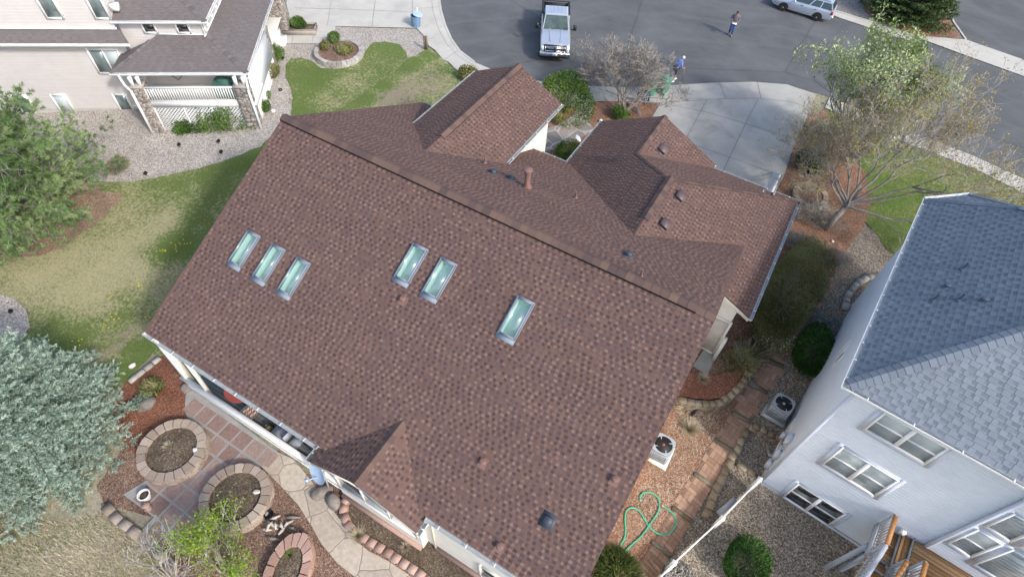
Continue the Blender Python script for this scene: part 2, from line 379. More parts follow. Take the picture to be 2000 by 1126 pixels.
M['bud'] = tinted('amber_bud', [(0, (.25, .17, .04)), (.5, (.38, .29, .075)), (1, (.48, .42, .14))], grain=0, broad=.1, transl=.3)
M['leafpale'] = tinted('pale_green_leaf', [(0, (.13, .2, .075)), (.4, (.35, .43, .16)), (.8, (.53, .6, .3)), (1, (.68, .72, .5))], grain=0, broad=.15, transl=.3, rough=.6)
M['leaflime'] = tinted('lime_leaf', [(0, (.13, .22, .025)), (.5, (.22, .33, .04)), (1, (.33, .42, .07))], grain=0, broad=.1, transl=.35, rough=.6)
M['spruce'] = tinted('blue_spruce_needle', [(0, (.12, .18, .135)), (.45, (.235, .325, .255)), (.8, (.34, .435, .355)), (1, (.43, .52, .44))], grain=0, broad=.12)
M['pine'] = tinted('pine_needle', [(0, (.075, .13, .045)), (.5, (.15, .24, .085)), (.85, (.23, .32, .13)), (1, (.32, .38, .18))], grain=0, broad=.12)
M['juniper'] = tinted('juniper_leaf', [(0, (.045, .09, .018)), (.45, (.11, .185, .035)), (.8, (.2, .28, .06)), (1, (.32, .38, .11))], grain=0, broad=.1)
M['evergreen'] = tinted('dark_evergreen_leaf', [(0, (.025, .05, .018)), (.5, (.06, .10, .035)), (1, (.12, .165, .06))], grain=0, broad=.15)
M['hedge'] = tinted('deep_green_leaf', [(0, (.022, .06, .012)), (.5, (.045, .115, .022)), (1, (.085, .17, .04))], grain=0, broad=.1)
M['freshgreen'] = tinted('fresh_green_leaf', [(0, (.055, .11, .022)), (.5, (.11, .2, .045)), (1, (.2, .3, .09))], grain=0, broad=.12, transl=.25)
M['olive'] = tinted('olive_leaf', [(0, (.11, .105, .04)), (.5, (.22, .225, .085)), (1, (.33, .33, .15))], grain=0, broad=.15, transl=.2)
M['whiteflower'] = tinted('small_pale_blossom', [(0, (.4, .45, .3)), (1, (.68, .7, .55))], grain=0, broad=0)
M['yellow'] = plain('yellow_petal', (.7, .58, .03), .7, .1)
M['straw'] = tinted('straw_blade', [(0, (.3, .235, .15)), (.5, (.45, .38, .27)), (1, (.6, .53, .41))], grain=0, broad=.15)
M['blade'] = tinted('grass_blade', [(0, (.07, .10, .025)), (.5, (.14, .18, .05)), (.8, (.28, .27, .12)), (1, (.4, .36, .2))], grain=0, broad=.1)
M['cedar'] = tinted('stained_cedar_board', [(0, (.3, .165, .075)), (.5, (.39, .225, .105)), (1, (.47, .29, .15))], grain=.15, gscale=22, broad=.15)
M['cedarcap'] = plain('orange_cedar_rail', (.42, .2, .07), .6, .15, 12)
M['greypaint'] = plain('grey_painted_wood', (.42, .45, .5), .6, .06, 6)
M['acgrey'] = plain('grey_unit_steel', (.4, .42, .45), .45, .06, 6, metal=.2)
M['acdark'] = plain('dark_fan_well', (.015, .016, .018), .6, .2, 6)
M['steel'] = plain('brushed_steel', (.55, .56, .58), .35, .1, 9, metal=.8)
M['chrome'] = plain('chrome', (.8, .82, .85), .12, .03, 3, metal=1)
M['silver'] = plain('silver_car_paint', (.6, .635, .69), .28, .02, 3, metal=.55, coat=.8)
M['silver2'] = plain('pale_blue_silver_paint', (.5, .56, .65), .3, .02, 3, metal=.5, coat=.8)
M['carglass'] = plain('car_glass', (.03, .05, .05), .04, .2, 2, spec=1.0)
M['windscreen'] = plain('windscreen_glass', (.07, .1, .095), .12, .35, 2.5, spec=.45)
M['tyre'] = plain('tyre_rubber', (.018, .018, .02), .85, .15, 8)
M['redlamp'] = plain('red_lamp_lens', (.5, .02, .015), .15, .1, 6)
M['amber'] = plain('amber_lens', (.7, .25, .03), .2, .1, 6)
M['lamp'] = plain('clear_lamp_lens', (.75, .78, .8), .1, .1, 8, spec=.9)
M['bedliner'] = plain('black_bed_liner', (.022, .023, .026), .7, .2, 8)
M['navy'] = plain('navy_panel', (.025, .045, .12), .4, .1, 6)
M['cartgreen'] = plain('green_cart_plastic', (.05, .25, .16), .5, .06, 5)
M['bluebin'] = plain('blue_bin_plastic', (.17, .28, .42), .5, .06, 5)
M['bluebinlid'] = plain('pale_blue_lid', (.38, .5, .66), .5, .05, 5)
M['hose'] = plain('green_hose', (.06, .4, .24), .45, .08, 8)
M['greyhose'] = plain('grey_green_hose', (.12, .17, .17), .55, .1, 8)
M['dish'] = plain('pale_blue_dish', (.42, .53, .68), .4, .04, 4)
M['redtable'] = plain('red_table_top', (.32, .075, .06), .5, .12, 6)
M['greyboard'] = plain('grey_deck_board', (.22, .235, .235), .8, .12, 8)
M['darkgrey'] = plain('charcoal_plastic', (.05, .055, .065), .5, .1, 6)
M['greybin'] = plain('pale_grey_plastic', (.42, .45, .5), .5, .06, 6)
M['bbq'] = plain('dark_green_cover', (.06, .15, .12), .8, .15, 5)
M['skin'] = plain('skin', (.42, .24, .17), .6, .06, 8)
M['shirtgrey'] = plain('grey_checked_shirt', (.15, .14, .165), .9, .2, 30)
M['jeans'] = plain('blue_jeans', (.045, .09, .24), .9, .15, 12)
M['shoe'] = plain('tan_shoe', (.2, .13, .1), .7, .1, 8)
M['hairbrown'] = plain('brown_hair', (.045, .03, .022), .8, .2, 20)
M['hairwhite'] = plain('white_hair', (.72, .72, .74), .8, .06, 20)
M['shirtblue'] = plain('blue_shirt', (.16, .26, .62), .9, .08, 12)
M['shortsgrey'] = plain('dark_shorts', (.07, .075, .12), .9, .1, 12)
M['paper'] = plain('white_paper', (.85, .86, .9), .7, .02)
M['signtext'] = plain('pale_sign_lettering', (.72, .76, .85), .6, .03)
M['drift'] = plain('bleached_driftwood', (.5, .45, .4), .9, .25, 9)
M['pot'] = plain('white_glazed_pot', (.78, .78, .77), .35, .03)
M['wicker'] = plain('straw_filling', (.3, .24, .12), .9, .25, 25)
M['green_ball'] = plain('olive_metal_panel', (.12, .17, .1), .6, .1, 8)
M['terracotta'] = plain('terracotta_lattice', (.42, .2, .09), .8, .1, 9)

# ------------------------------------------------------------------ terrain sheet and its zones
def gl(lo, hi, a, b, st):
    xs = [lo+i*8.0 for i in range(int((a-lo)/8.0)+1)]; xs = [x for x in xs if x < a-.01]
    n = int(round((b-a)/st)); xs += [a+i*st for i in range(n+1)]
    x = b+8.0
    while x <= hi: xs.append(x); x += 8.0
    return xs
GXS = gl(-120, 120, -56, 20, 1.0); GYS = gl(-80, 140, -16, 24, 1.0)
GXS = sorted(set(GXS+[x+.5 for x in GXS if -4 <= x < 8])); GYS = sorted(set(GYS+[y+.5 for y in GYS if 0 <= y < 23]))
LAY = .02
def blobs_eval(P, blobs):
    v = 0
    for (x, y, r, a) in blobs: v += a*math.exp(-((P[0]-x)**2+(P[1]-y)**2)/(r*r))
    return v
def put_attr(me, name, vals):
    a = me.attributes.new(name, 'FLOAT', 'POINT'); a.data.foreach_set('value', np.array(vals, np.float32))
def pxb(bl):   # blobs given on the photograph: pixel, radius in metres, amount
    out = []
    for (x, y, r, a) in bl:
        p = G(x, y); out.append((p[0], p[1], r, a))
    return out
def drape(name, px, mat, layer, dry=None, bare=None, base=(0, 0), world=None, kind='structure', flat=False):
    pts = world if world is not None else [G(x, y) for x, y in px]
    tri = delaunay_2d_cdt([Vector((p[0], p[1])) for p in pts], [], [list(range(len(pts)))], 1, 1e-5)
    bm = bmesh.new(); vs = [bm.verts.new((p[0], p[1], 0)) for p in tri[0]]
    for f in tri[2]:
        try: bm.faces.new([vs[i] for i in f])
        except ValueError: pass
    x0, x1 = min(p[0] for p in pts), max(p[0] for p in pts); y0, y1 = min(p[1] for p in pts), max(p[1] for p in pts)
    if not flat:
        for x in GXS:
            if x0 < x < x1: bmesh.ops.bisect_plane(bm, geom=bm.verts[:]+bm.edges[:]+bm.faces[:], plane_co=(x, 0, 0), plane_no=(1, 0, 0))
        for y in GYS:
            if y0 < y < y1: bmesh.ops.bisect_plane(bm, geom=bm.verts[:]+bm.edges[:]+bm.faces[:], plane_co=(0, y, 0), plane_no=(0, 1, 0))
    bm.normal_update()
    for fc in bm.faces:
        if fc.normal.z < 0: fc.normal_flip()
    for v in bm.verts: v.co.z = terrain(v.co.x, v.co.y)+layer*LAY
    me = bpy.data.meshes.new(name); bm.to_mesh(me); bm.free(); me.materials.append(mat)
    me.polygons.foreach_set('use_smooth', np.ones(len(me.polygons), bool))
    db, bb = [(x, y, r, a*1.4) for x, y, r, a in pxb(dry or [])], pxb(bare or [])
    put_attr(me, 'dry', [base[0]+blobs_eval(v.co, db) for v in me.vertices]); put_attr(me, 'bare', [base[1]+blobs_eval(v.co, bb) for v in me.vertices])
    o = bpy.data.objects.new(name, me); C.objects.link(o); ORG[o.name] = np.zeros(3)
    return struct(o, kind)
def rough_edge(px, amp=2.0, step=9, seed=1):   # wavers a smooth outline the way a grown edge wavers
    rg = random.Random(seed); out = []
    n = len(px)
    for i in range(n):
        a, b = px[i], px[(i+1) % n]; L = math.hypot(b[0]-a[0], b[1]-a[1]); k = max(1, int(L/step))
        if L > 700: k = 1
        for j in range(k):
            t = j/k; out.append((a[0]+(b[0]-a[0])*t+rg.uniform(-amp, amp), a[1]+(b[1]-a[1])*t+rg.uniform(-amp, amp)))
    return out
# base ground
gm = MB(); idx = {}
for j, y in enumerate(GYS):
    for i, x in enumerate(GXS): gm.v.append((x, y, terrain(x, y)))
nx = len(GXS)
for j in range(len(GYS)-1):
    for i in range(nx-1): gm.f.append((j*nx+i, j*nx+i+1, (j+1)*nx+i+1, (j+1)*nx+i)); gm.m.append(0); gm.t.append(.5)
ground = gm.build('ground', M['meadow'], smooth=True); struct(ground)
mdb = pxb([(60, 1090, 2.5, .3), (200, 1060, 1.8, .55), (120, 1030, 1.2, -.35)])
put_attr(ground.data, 'dry', [.5+blobs_eval(v, mdb) for v in gm.v]); put_attr(ground.data, 'bare', [.12]*len(gm.v))

drape('gravel_bed', rough_edge([(-300, 160), (0, -60), (420, -60), (540, 60), (545, 85), (640, 52), (815, 58), (832, 74), (833, 96), (812, 111), (796, 114), (760, 150), (600, 240), (560, 236), (510, 287), (440, 315), (380, 332), (300, 350), (250, 357), (200, 354), (100, 365), (-300, 380)], 1.0, 10, 3), M['gravelpink'], 1)
LAWN_C = [(-300, 380), (60, 370), (200, 354), (250, 357), (300, 350), (380, 332), (440, 315), (510, 287), (565, 232), (700, 300), (600, 640), (420, 760), (300, 690), (250, 742), (225, 760), (150, 730), (60, 690), (-300, 720)]
drape('lawn', rough_edge(LAWN_C, 1.2, 12, 4), M['lawn'], 2, base=(.42, .0),
      dry=[(230, 470, 1.6, .25), (90, 540, 1.8, .45), (280, 520, 1.3, .45), (200, 590, 1.4, .4), (260, 380, 1.2, .2), (330, 440, .9, .25), (420, 345, 1.6, -.35), (300, 365, 1.2, -.2), (500, 300, 1.2, -.5), (395, 430, .8, -.4), (300, 510, .5, -.5), (330, 490, .7, -.75), (350, 470, .6, -.6), (255, 580, .5, -.6), (240, 620, .45, -.5), (120, 650, 1.0, -.35), (150, 670, .8, -.5), (90, 665, .7, -.3), (275, 690, .5, -.8), (260, 720, .5, -.7), (210, 700, .5, .1)],
      bare=[(370, 520, .8, .62), (325, 570, .9, .65), (250, 650, .9, .5), (190, 690, .9, .6), (300, 640, .7, .4), (400, 455, .5, .3)])
drape('lawn_green', rough_edge([(568, 226), (572, 193), (568, 173), (558, 148), (558, 128), (568, 116), (588, 114), (608, 119), (628, 134), (659, 137), (693, 129), (713, 102), (727, 85), (753, 82), (781, 88), (793, 102), (797, 114), (780, 132), (740, 162), (700, 192), (660, 217), (640, 250), (575, 250)], .8, 8, 5), M['lawn'], 2.3, base=(.2, -.25),
      dry=[(600, 150, 1.3, -.25), (760, 95, 1.2, -.2), (690, 160, .8, .3), (650, 195, .9, .25), (700, 130, 1, .1), (590, 200, 1, -.2)])
drape('lawn_patchy', rough_edge([(660, 217), (700, 192), (740, 162), (780, 132), (797, 114), (812, 110), (835, 97), (850, 102), (867, 118), (893, 140), (908, 152), (930, 170), (860, 270), (700, 280), (640, 250)], 1.0, 8, 6), M['lawn'], 3, base=(.5, .25),
      dry=[(700, 195, .8, -.75), (740, 165, .7, -.6), (790, 130, .8, -.65), (880, 138, .6, -.8), (835, 112, .6, -.5), (660, 212, .7, -.3)],
      bare=[(800, 175, 1.6, .4), (840, 140, 1.0, .25), (870, 165, .9, .4), (760, 195, 1.0, .4), (700, 190, .7, -.5), (745, 160, .7, -.5), (790, 128, .8, -.4)])
ROAD = [(858, -160), (857, 0), (860, 22), (868, 50), (880, 78), (897, 102), (925, 123), (955, 136), (1000, 148), (1055, 158), (1140, 168), (1230, 171), (1310, 167), (1390, 162), (1470, 160), (1535, 165), (1620, 190), (1700, 222), (1790, 262), (1900, 304), (2000, 350), (2300, 480), (2300, 260), (2000, 150), (1880, 108), (1780, 72), (1712, 49), (1640, 27), (1585, 8), (1540, -12), (1480, -60), (1400, -160)]
drape('road', ROAD, M['asphalt'], 1.2, flat=True)
drape('cross_street', [(1838, -120), (1838, 0), (1862, 48), (1885, 80), (2000, 119), (2400, 260), (2600, 100), (2300, -140)], M['asphalt'], 1.3, flat=True)
drape('island_gravel', [(1500, -90), (1540, -14), (1585, 6), (1640, 25), (1712, 47), (1780, 70), (1885, 80), (1862, 48), (1838, 0), (1838, -100)], M['gravelisland'], 2.1, flat=True)
drape('island_mulch', rough_edge([(1672, -30), (1690, 25), (1722, 50), (1780, 68), (1880, 78), (1858, 50), (1832, 15), (1830, -30)], 1.5, 8, 8), M['mulchorange'], 3.1, flat=True)
drape('neighbor_driveway', [(560, -120), (560, 8), (548, 84), (640, 53), (815, 57), (806, 0), (806, -120)], M['walk'], 3.6, flat=True)
drape('sidewalk', [(806, -120), (806, 0), (807, 30), (812, 55), (828, 72), (838, 92), (850, 100), (866, 119), (876, 123), (893, 140), (908, 152), (925, 165), (945, 160), (958, 137), (925, 123), (897, 102), (880, 78), (868, 50), (860, 22), (857, 0), (857, -120)], M['walk'], 4, flat=True)
drape('far_sidewalk', [(1780, 71), (1885, 79), (2000, 119), (2300, 225), (2300, 262), (2000, 151), (1880, 108)], M['walk'], 3.3, flat=True)
drape('near_sidewalk', [(1620, 192), (1700, 224), (1790, 264), (1900, 306), (2000, 352), (2300, 483), (2300, 520), (2000, 380), (1900, 330), (1780, 285), (1690, 248), (1610, 212)], M['walk'], 3.4, flat=True)
drape('lawn_right', rough_edge([(1612, 214), (1690, 249), (1780, 286), (1900, 331), (2000, 381), (2300, 522), (2300, 640), (1850, 560), (1760, 505), (1741, 497), (1727, 482), (1713, 458), (1690, 436), (1700, 396), (1690, 340), (1640, 270)], 1.0, 9, 9), M['lawnbright'], 2.2, base=(.1, -.2), dry=[(1850, 340, 2, .3), (1950, 400, 2, .35), (1750, 330, 1, .3)])
drape('driveway', [(1048, 160), (1140, 170), (1230, 173), (1310, 169), (1390, 164), (1470, 162), (1536, 167), (1592, 186), (1578, 225), (1548, 290), (1530, 345), (1505, 392), (1390, 400), (1262, 345), (1255, 262), (1290, 203), (1245, 200), (1160, 200), (1130, 212), (1050, 205)], M['concrete'], 3.95)
def joints(name, lines, mat, layer, w=.035):
    m = MB()
    for ln in lines:
        P = [G(x, y) for x, y in ln]
        for a, b in zip(P, P[1:]):
            d = b-a; d[2] = 0; d /= np.linalg.norm(d)+1e-9; nrm = np.array([-d[1], d[0], 0])*w/2
            n = max(1, int(np.linalg.norm(b-a)/.5)); prev = None
            for k in range(n+1):
                p = a+(b-a)*k/n; l, r = p+nrm, p-nrm
                l[2] = terrain(l[0], l[1])+layer*LAY; r[2] = terrain(r[0], r[1])+layer*LAY
                if prev is not None: m.poly([prev[1], r, l, prev[0]])
                prev = (l, r)
    return struct(m.build(name, mat))
joints('driveway_joints', [[(1255, 205), (1320, 201), (1400, 196), (1480, 194), (1540, 201), (1580, 212)], [(1300, 205), (1380, 222), (1450, 242), (1530, 268), (1556, 275)], [(1380, 197), (1345, 262), (1318, 318)], [(1480, 195), (1452, 250), (1418, 322), (1408, 345)], [(1345, 282), (1440, 315), (1520, 345)], [(1328, 168), (1343, 199)], [(1404, 163), (1417, 195)], [(1478, 162), (1485, 194)]], M['joint'], 4.35, .025)
joints('sidewalk_joints', [[(806, 0), (806, 54)], [(842, -20), (845, 22), (855, 55), (872, 88), (900, 116), (935, 135)], [(858, 16), (812, 20)], [(866, 120), (893, 102)], [(650, -10), (640, 52)], [(735, -10), (727, 54)], [(575, 18), (660, 20), (806, 26)], [(618, 53), (610, 85)], [(574, 60), (571, 86)], [(850, 76), (832, 80)]], M['jointpale'], 4.4, .03)
drape('front_walk', [(560, 44), (545, 87), (652, 87), (656, 50)], M['walk'], 3.3)
drape('entry_mulch', rough_edge([(1040, 205), (1130, 212), (1160, 199), (1245, 199), (1291, 203), (1258, 262), (1250, 340), (1000, 345), (1040, 260)], .8, 8, 11), M['mulchorange'], 3.15)
drape('flagstone_walk', rough_edge([(1130, 210), (1160, 200), (1152, 240), (1158, 258), (1140, 268), (1120, 280), (1075, 296), (1040, 300), (1045, 262), (1090, 246), (1118, 228)], .8, 7, 12), M['flag'], 4)
drape('side_mulch', rough_edge([(1500, 392), (1530, 345), (1548, 290), (1578, 225), (1612, 214), (1640, 270), (1690, 340), (1700, 396), (1690, 440), (1650, 492), (1627, 537), (1560, 560), (1420, 640), (1400, 560)], 1.2, 8, 13), M['mulchorange'], 2.6)
drape('house_side_bed', rough_edge([(1400, 560), (1560, 560), (1627, 537), (1600, 560), (1520, 660), (1497, 706), (1462, 748), (1432, 808), (1398, 860), (1358, 926), (1314, 992), (1274, 1060), (1235, 1140), (1150, 1200), (1100, 1100), (1250, 800), (1340, 640)], 1.0, 9, 14), M['mulchorange'], 2.05, base=(.5, .2))
PATH_L = [(1604, 540), (1560, 598), (1521, 656), (1498, 704), (1461, 748), (1431, 806), (1397, 860), (1357, 925), (1314, 991), (1274, 1058), (1225, 1140)]
PATH_R = [(1632, 548), (1590, 612), (1553, 665), (1529, 716), (1497, 767), (1464, 823), (1432, 881), (1390, 949), (1351, 1018), (1307, 1084), (1268, 1150)]
GRAV = PATH_R[:1]+[(1627, 536), (1650, 490), (1690, 438), (1713, 458), (1727, 482), (1741, 497), (1760, 505), (1900, 600), (2100, 800), (2100, 1300), (1200, 1300)]+PATH_R[::-1][:-1]
drape('river_gravel', rough_edge(GRAV, .8, 9, 15), M['gravelgrey'], 1.5)
M['pathbed'] = plain('path_sand_bed', (.21, .14, .1), .95, .2, 8)
drape('brick_path', PATH_L+PATH_R[::-1], M['pathbed'], 2.7)
def inside(p, poly):
    c = False; n = len(poly)
    for i in range(n):
        a, b = poly[i], poly[(i+1) % n]
        if (a[1] > p[1]) != (b[1] > p[1]) and p[0] < (b[0]-a[0])*(p[1]-a[1])/(b[1]-a[1]+1e-12)+a[0]: c = not c
    return c
M['paver'] = tinted('salmon_paver', [(0, (.26, .155, .105)), (.5, (.33, .205, .14)), (1, (.4, .265, .19))], grain=.16, gscale=30, broad=.15)
def pavers(name, poly, ang, L=.34, Wd=.17, gap=.014, layer=3.2, seed=5, mat='paver', th=.02):
    rg = random.Random(seed); m = MB(); c, s = math.cos(ang), math.sin(ang)
    xs = [p[0]*c+p[1]*s for p in poly]; ys = [-p[0]*s+p[1]*c for p in poly]
    i0, i1, j0, j1 = int(min(xs)/L)-1, int(max(xs)/L)+2, int(min(ys)/L)-1, int(max(ys)/L)+2
    for i in range(i0, i1):
        for j in range(j0, j1):
            horiz = (i+j) % 2 == 0
            for k in range(2):
                u0, v0 = (i*L, j*L+k*Wd) if horiz else (i*L+k*Wd, j*L)
                du, dv = (L, Wd) if horiz else (Wd, L)
                cu, cv = u0+du/2, v0+dv/2; X, Y = cu*c-cv*s, cu*s+cv*c
                if not inside((X, Y), poly): continue
                h = rg.uniform(0, .006); q = []
                for a, b in ((u0+gap/2, v0+gap/2), (u0+du-gap/2, v0+gap/2), (u0+du-gap/2, v0+dv-gap/2), (u0+gap/2, v0+dv-gap/2)):
                    x, y = a*c-b*s, a*s+b*c; q.append((x, y, terrain(x, y)+layer*LAY+h))
                t = rg.uniform(.15, .85); m.poly(q, 0, t)
                lo = [(x, y, z-th) for x, y, z in q]
                for e in range(4): m.poly([lo[e], lo[(e+1) % 4], q[(e+1) % 4], q[e]], 0, t)
    return struct(m.build(name, M[mat]))
pa = [tuple(G(x, y)[:2]) for x, y in PATH_L+PATH_R[::-1]]
d0 = G(1398, 860)-G(1314, 991)
pavers('path_pavers', pa, math.atan2(d0[1], d0[0]))
# rear garden
drape('red_mulch', rough_edge([(248, 745), (312, 697), (332, 690), (366, 750), (366, 800), (410, 860), (330, 900), (250, 880), (215, 800)], .8, 8, 17), M['mulchred'], 2.5)
drape('brown_mulch', rough_edge([(205, 985), (190, 950), (225, 900), (250, 862), (275, 850), (330, 900), (420, 900), (520, 880), (545, 880), (600, 925), (668, 940), (700, 990), (860, 1080), (960, 1200), (420, 1200), (330, 1120), (296, 1075), (268, 1045), (300, 1010)], .9, 9, 18), M['mulchbrown'], 2)
PATIO = [(362, 800), (364, 772), (374, 756), (560, 893), (545, 884), (512, 912), (480, 930), (450, 1000), (400, 1052), (372, 1030), (345, 1040), (318, 1052), (300, 1070), (268, 1046), (302, 1010), (242, 966), (292, 936), (398, 872), (372, 830)]
PATIO = [p for i, p in enumerate(PATIO) if i != 3]
drape('patio', PATIO, M['patiojoint'], 3)
pp = [tuple(G(x, y)[:2]) for x, y in PATIO]
m = MB(); rg = random.Random(3); S_, gp = .62, .075
for i in range(-40, 0):
    for j in range(-8, 12):
        x0, y0 = i*S_+.1, j*S_+.28; cx_, cy_ = x0+S_/2, y0+S_/2
        if not inside((cx_, cy_), pp): continue
        w = rg.uniform(0, .012); q = [(a, b, terrain(a, b)+3.45*LAY) for a, b in ((x0+gp/2+w, y0+gp/2), (x0+S_-gp/2, y0+gp/2+w), (x0+S_-gp/2, y0+S_-gp/2), (x0+gp/2, y0+S_-gp/2))]
        m.poly(q, 0, rg.random())
struct(m.build('patio_pavers', M['patiotile']))
FP_L = [(512, 912), (545, 945), (560, 961), (583, 986), (609, 1027), (628, 1061), (660, 1100), (696, 1128), (760, 1180)]
FP_R = [(545, 884), (574, 897), (617, 950), (651, 997), (669, 1020), (690, 1050), (719, 1075), (760, 1096), (805, 1126), (880, 1180)]
drape('stone_path', FP_L+FP_R[::-1], M['flagpath'], 3)
drape('wall_bed', [(682, 972), (668, 1000), (680, 1030), (725, 1062), (780, 1095), (835, 1132), (900, 1190), (1040, 1190), (820, 1040)], M['soil'], 2.8)
drape('gravel_ring', [(-60, 590), (0, 577), (30, 584), (54, 608), (61, 640), (42, 664), (0, 676), (-60, 672), (-85, 630)], M['gravelpink'], 4)
drape('needle_litter', rough_edge([(205, 378), (238, 378), (240, 392), (215, 412), (208, 425), (172, 450), (130, 482), (80, 502), (30, 505), (-120, 490), (-120, 320), (60, 330), (160, 335)], 1.5, 8, 21), M['litter'], 4)

# ------------------------------------------------------------------ roofs
def shingles(mb, poly, base, u, v, nrm, expo=.143, seed=1, holes=(), tabw=(.08, .125), gapw=(.085, .12), dark=(.0, .2), mid=(.44, .57), lite=(.47, .63), mi=0, th=.007, plain_tabs=False, lp=True):
    # poly in (u,v) metres on the slope, v upwards; each course is a tilted strip with raised laminated tabs
    rg = random.Random(seed); base, u, v, nrm = [np.array(a, float) for a in (base, u, v, nrm)]
    P = lambda a, b, h: base+u*a+v*b+nrm*h
    vs = [p[1] for p in poly]; v0, v1 = min(vs), max(vs)
    def span(y):
        xs = []; n = len(poly)
        for i in range(n):
            a, b = poly[i], poly[(i+1) % n]
            if (a[1]-y)*(b[1]-y) <= 0 and abs(a[1]-b[1]) > 1e-9: xs.append(a[0]+(b[0]-a[0])*(y-a[1])/(b[1]-a[1]))
        return (min(xs), max(xs)) if len(xs) >= 2 else None
    y = v0
    while y < v1-.01:
        y1 = min(y+expo, v1); lo, hi = span(y+1e-4), span(y1-1e-4)
        if lo is None or hi is None: y = y1; continue
        segs = [(lo[0], lo[1], hi[0], hi[1])]
        for (hu0, hu1, hv0, hv1) in holes:
            if y1 > hv0+.02 and y < hv1-.02:
                ns = []
                for s_ in segs:
                    if s_[0] < hu0 and s_[1] > hu1: ns += [(s_[0], hu0, s_[2], hu0), (hu1, s_[1], hu1, s_[3])]
                    else: ns.append(s_)
                segs = ns
        rowt = rg.uniform(-.05, .05)
        for (a0, a1, b0, b1) in segs:
            # the course is laid in shingle pieces about a metre long, each with its own shade
            x = a0; base_t = []
            k = max(1, int(round((a1-a0)/.98)))
            for i in range(k):
                f0, f1 = i/k, (i+1)/k
                t = rg.uniform(*mid)+rowt
                mb.poly([P(a0+(a1-a0)*f0, y, th*1.1), P(a0+(a1-a0)*f1, y, th*1.1), P(b0+(b1-b0)*f1, y1, .001), P(b0+(b1-b0)*f0, y1, .001)], mi, t)
            mb.poly([P(a0, y, -.004), P(a1, y, -.004), P(a1, y, th*1.1), P(a0, y, th*1.1)], mi, .1)
            mb.poly([P(b0, y1-.016, th*.18+.002), P(b1, y1-.016, th*.18+.002), P(b1, y1, .0035), P(b0, y1, .0035)], mi, .2)  # butt shadow of the course above, painted as a thin dark strip
            if plain_tabs: continue
            x = a0+rg.uniform(0, .2); clump = 0
            while x < a1-.05:
                w = rg.uniform(*tabw); x1 = min(x+w, a1, b1)
                x0 = max(x, b0)
                if x1-x0 > .04:
                    if rg.random() < .06: clump = rg.uniform(-.28, .12)
                    t = min(1, max(0, rg.uniform(*lite)+clump*.5)); hb, ht = th*2.1, th*1.0
                    n1, n2 = x0+.008, x1-.008
                    q = [P(x0, y-.004, hb), P(x1, y-.004, hb), P(n2, y1-.004, ht), P(n1, y1-.004, ht)]
                    mb.poly(q, mi, t)
                    if lp and rg.random() < .5: h_ = y1-y; mb.poly([P(x0+.006, y+.004, hb+.0012), P(x1-.006, y+.004, hb+.0012), P(x1-.008, y+h_*.55, (hb+ht)/2+.0015), P(x0+.008, y+h_*.55, (hb+ht)/2+.0015)], mi, rg.uniform(.7, .96))
                    mb.poly([P(x0, y-.004, 0), P(x1, y-.004, 0), q[1], q[0]], mi, .15)
                    mb.poly([P(x1, y-.004, 0), P(n2, y1-.004, 0), q[2], q[1]], mi, .2); mb.poly([P(n1, y1-.004, 0), P(x0, y-.004, 0), q[0], q[3]], mi, .2)
                g = rg.uniform(*gapw)
                if rg.random() < .86:   # the dark band printed on the lower layer shows in the cut-out
                    d0, d1 = x1+.004, min(x1+g-.004, a1, b1)
                    if d1-d0 > .03 and d0 > b0:
                        yy = y+expo*rg.uniform(.0, .12); ya, yb_ = y+expo*.34, min(y1, y+expo*.93); mb.poly([P(d0, ya, th*.75+.0012), P(d1, ya, th*.75+.0012), P(d1, yb_, th*.2+.0018), P(d0, yb_, th*.2+.0018)], mi, rg.uniform(*dark))
                x = x1+g
        y = y1
def capline(mb, p, q, w=.17, drop=.07, h=.02, step=.2, seed=1, mi=0, up=(0, 0, 1), n1=None, n2=None, raised=0.0, tr=(0, 1)):
    # overlapping cap pieces along a ridge or hip; s1, s2 are the fall on either side
    rg = random.Random(seed); p, q = np.array(p, float), np.array(q, float); d = q-p; L = np.linalg.norm(d); d /= L
    a1 = np.array(n1, float); a2 = np.array(n2, float); k = max(1, int(L/step)); upv = np.array([0, 0, 1.])
    for i in range(k):
        s0 = p+d*(L*i/k-.02); s1 = p+d*(L*(i+1)/k); t = rg.uniform(*tr); z0, z1 = h+raised+.012, h+raised
        A = [s0+a1*w+upv*z0, s0+upv*(z0+.012), s0+a2*w+upv*z0]; B = [s1+a1*w+upv*z1, s1+upv*(z1+.012), s1+a2*w+upv*z1]
        mb.poly([A[0], A[1], B[1], B[0]], mi, t); mb.poly([A[1], A[2], B[2], B[1]], mi, t)
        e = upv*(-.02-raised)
        k_ = mi+1 if raised > .02 else mi; up_ = upv*-.012; mb.poly([A[0]+e, A[0]+up_, B[0]+up_, B[0]+e], k_, .0); mb.poly([A[2]+up_, A[2]+e, B[2]+e, B[2]+up_], k_, .0); mb.poly([A[0]+up_, A[0], B[0], B[0]+up_], mi, t); mb.poly([A[2], A[2]+up_, B[2]+up_, B[2]], mi, t); mb.poly([A[0], A[0]+e, A[2]+e, A[2], A[1]], mi, .2)  # edge faces darkest as a painted shadow gap; raised caps show black vent plastic
    mb.poly([B[0]+e, B[0], B[1], B[2], B[2]+e], mi, .2)
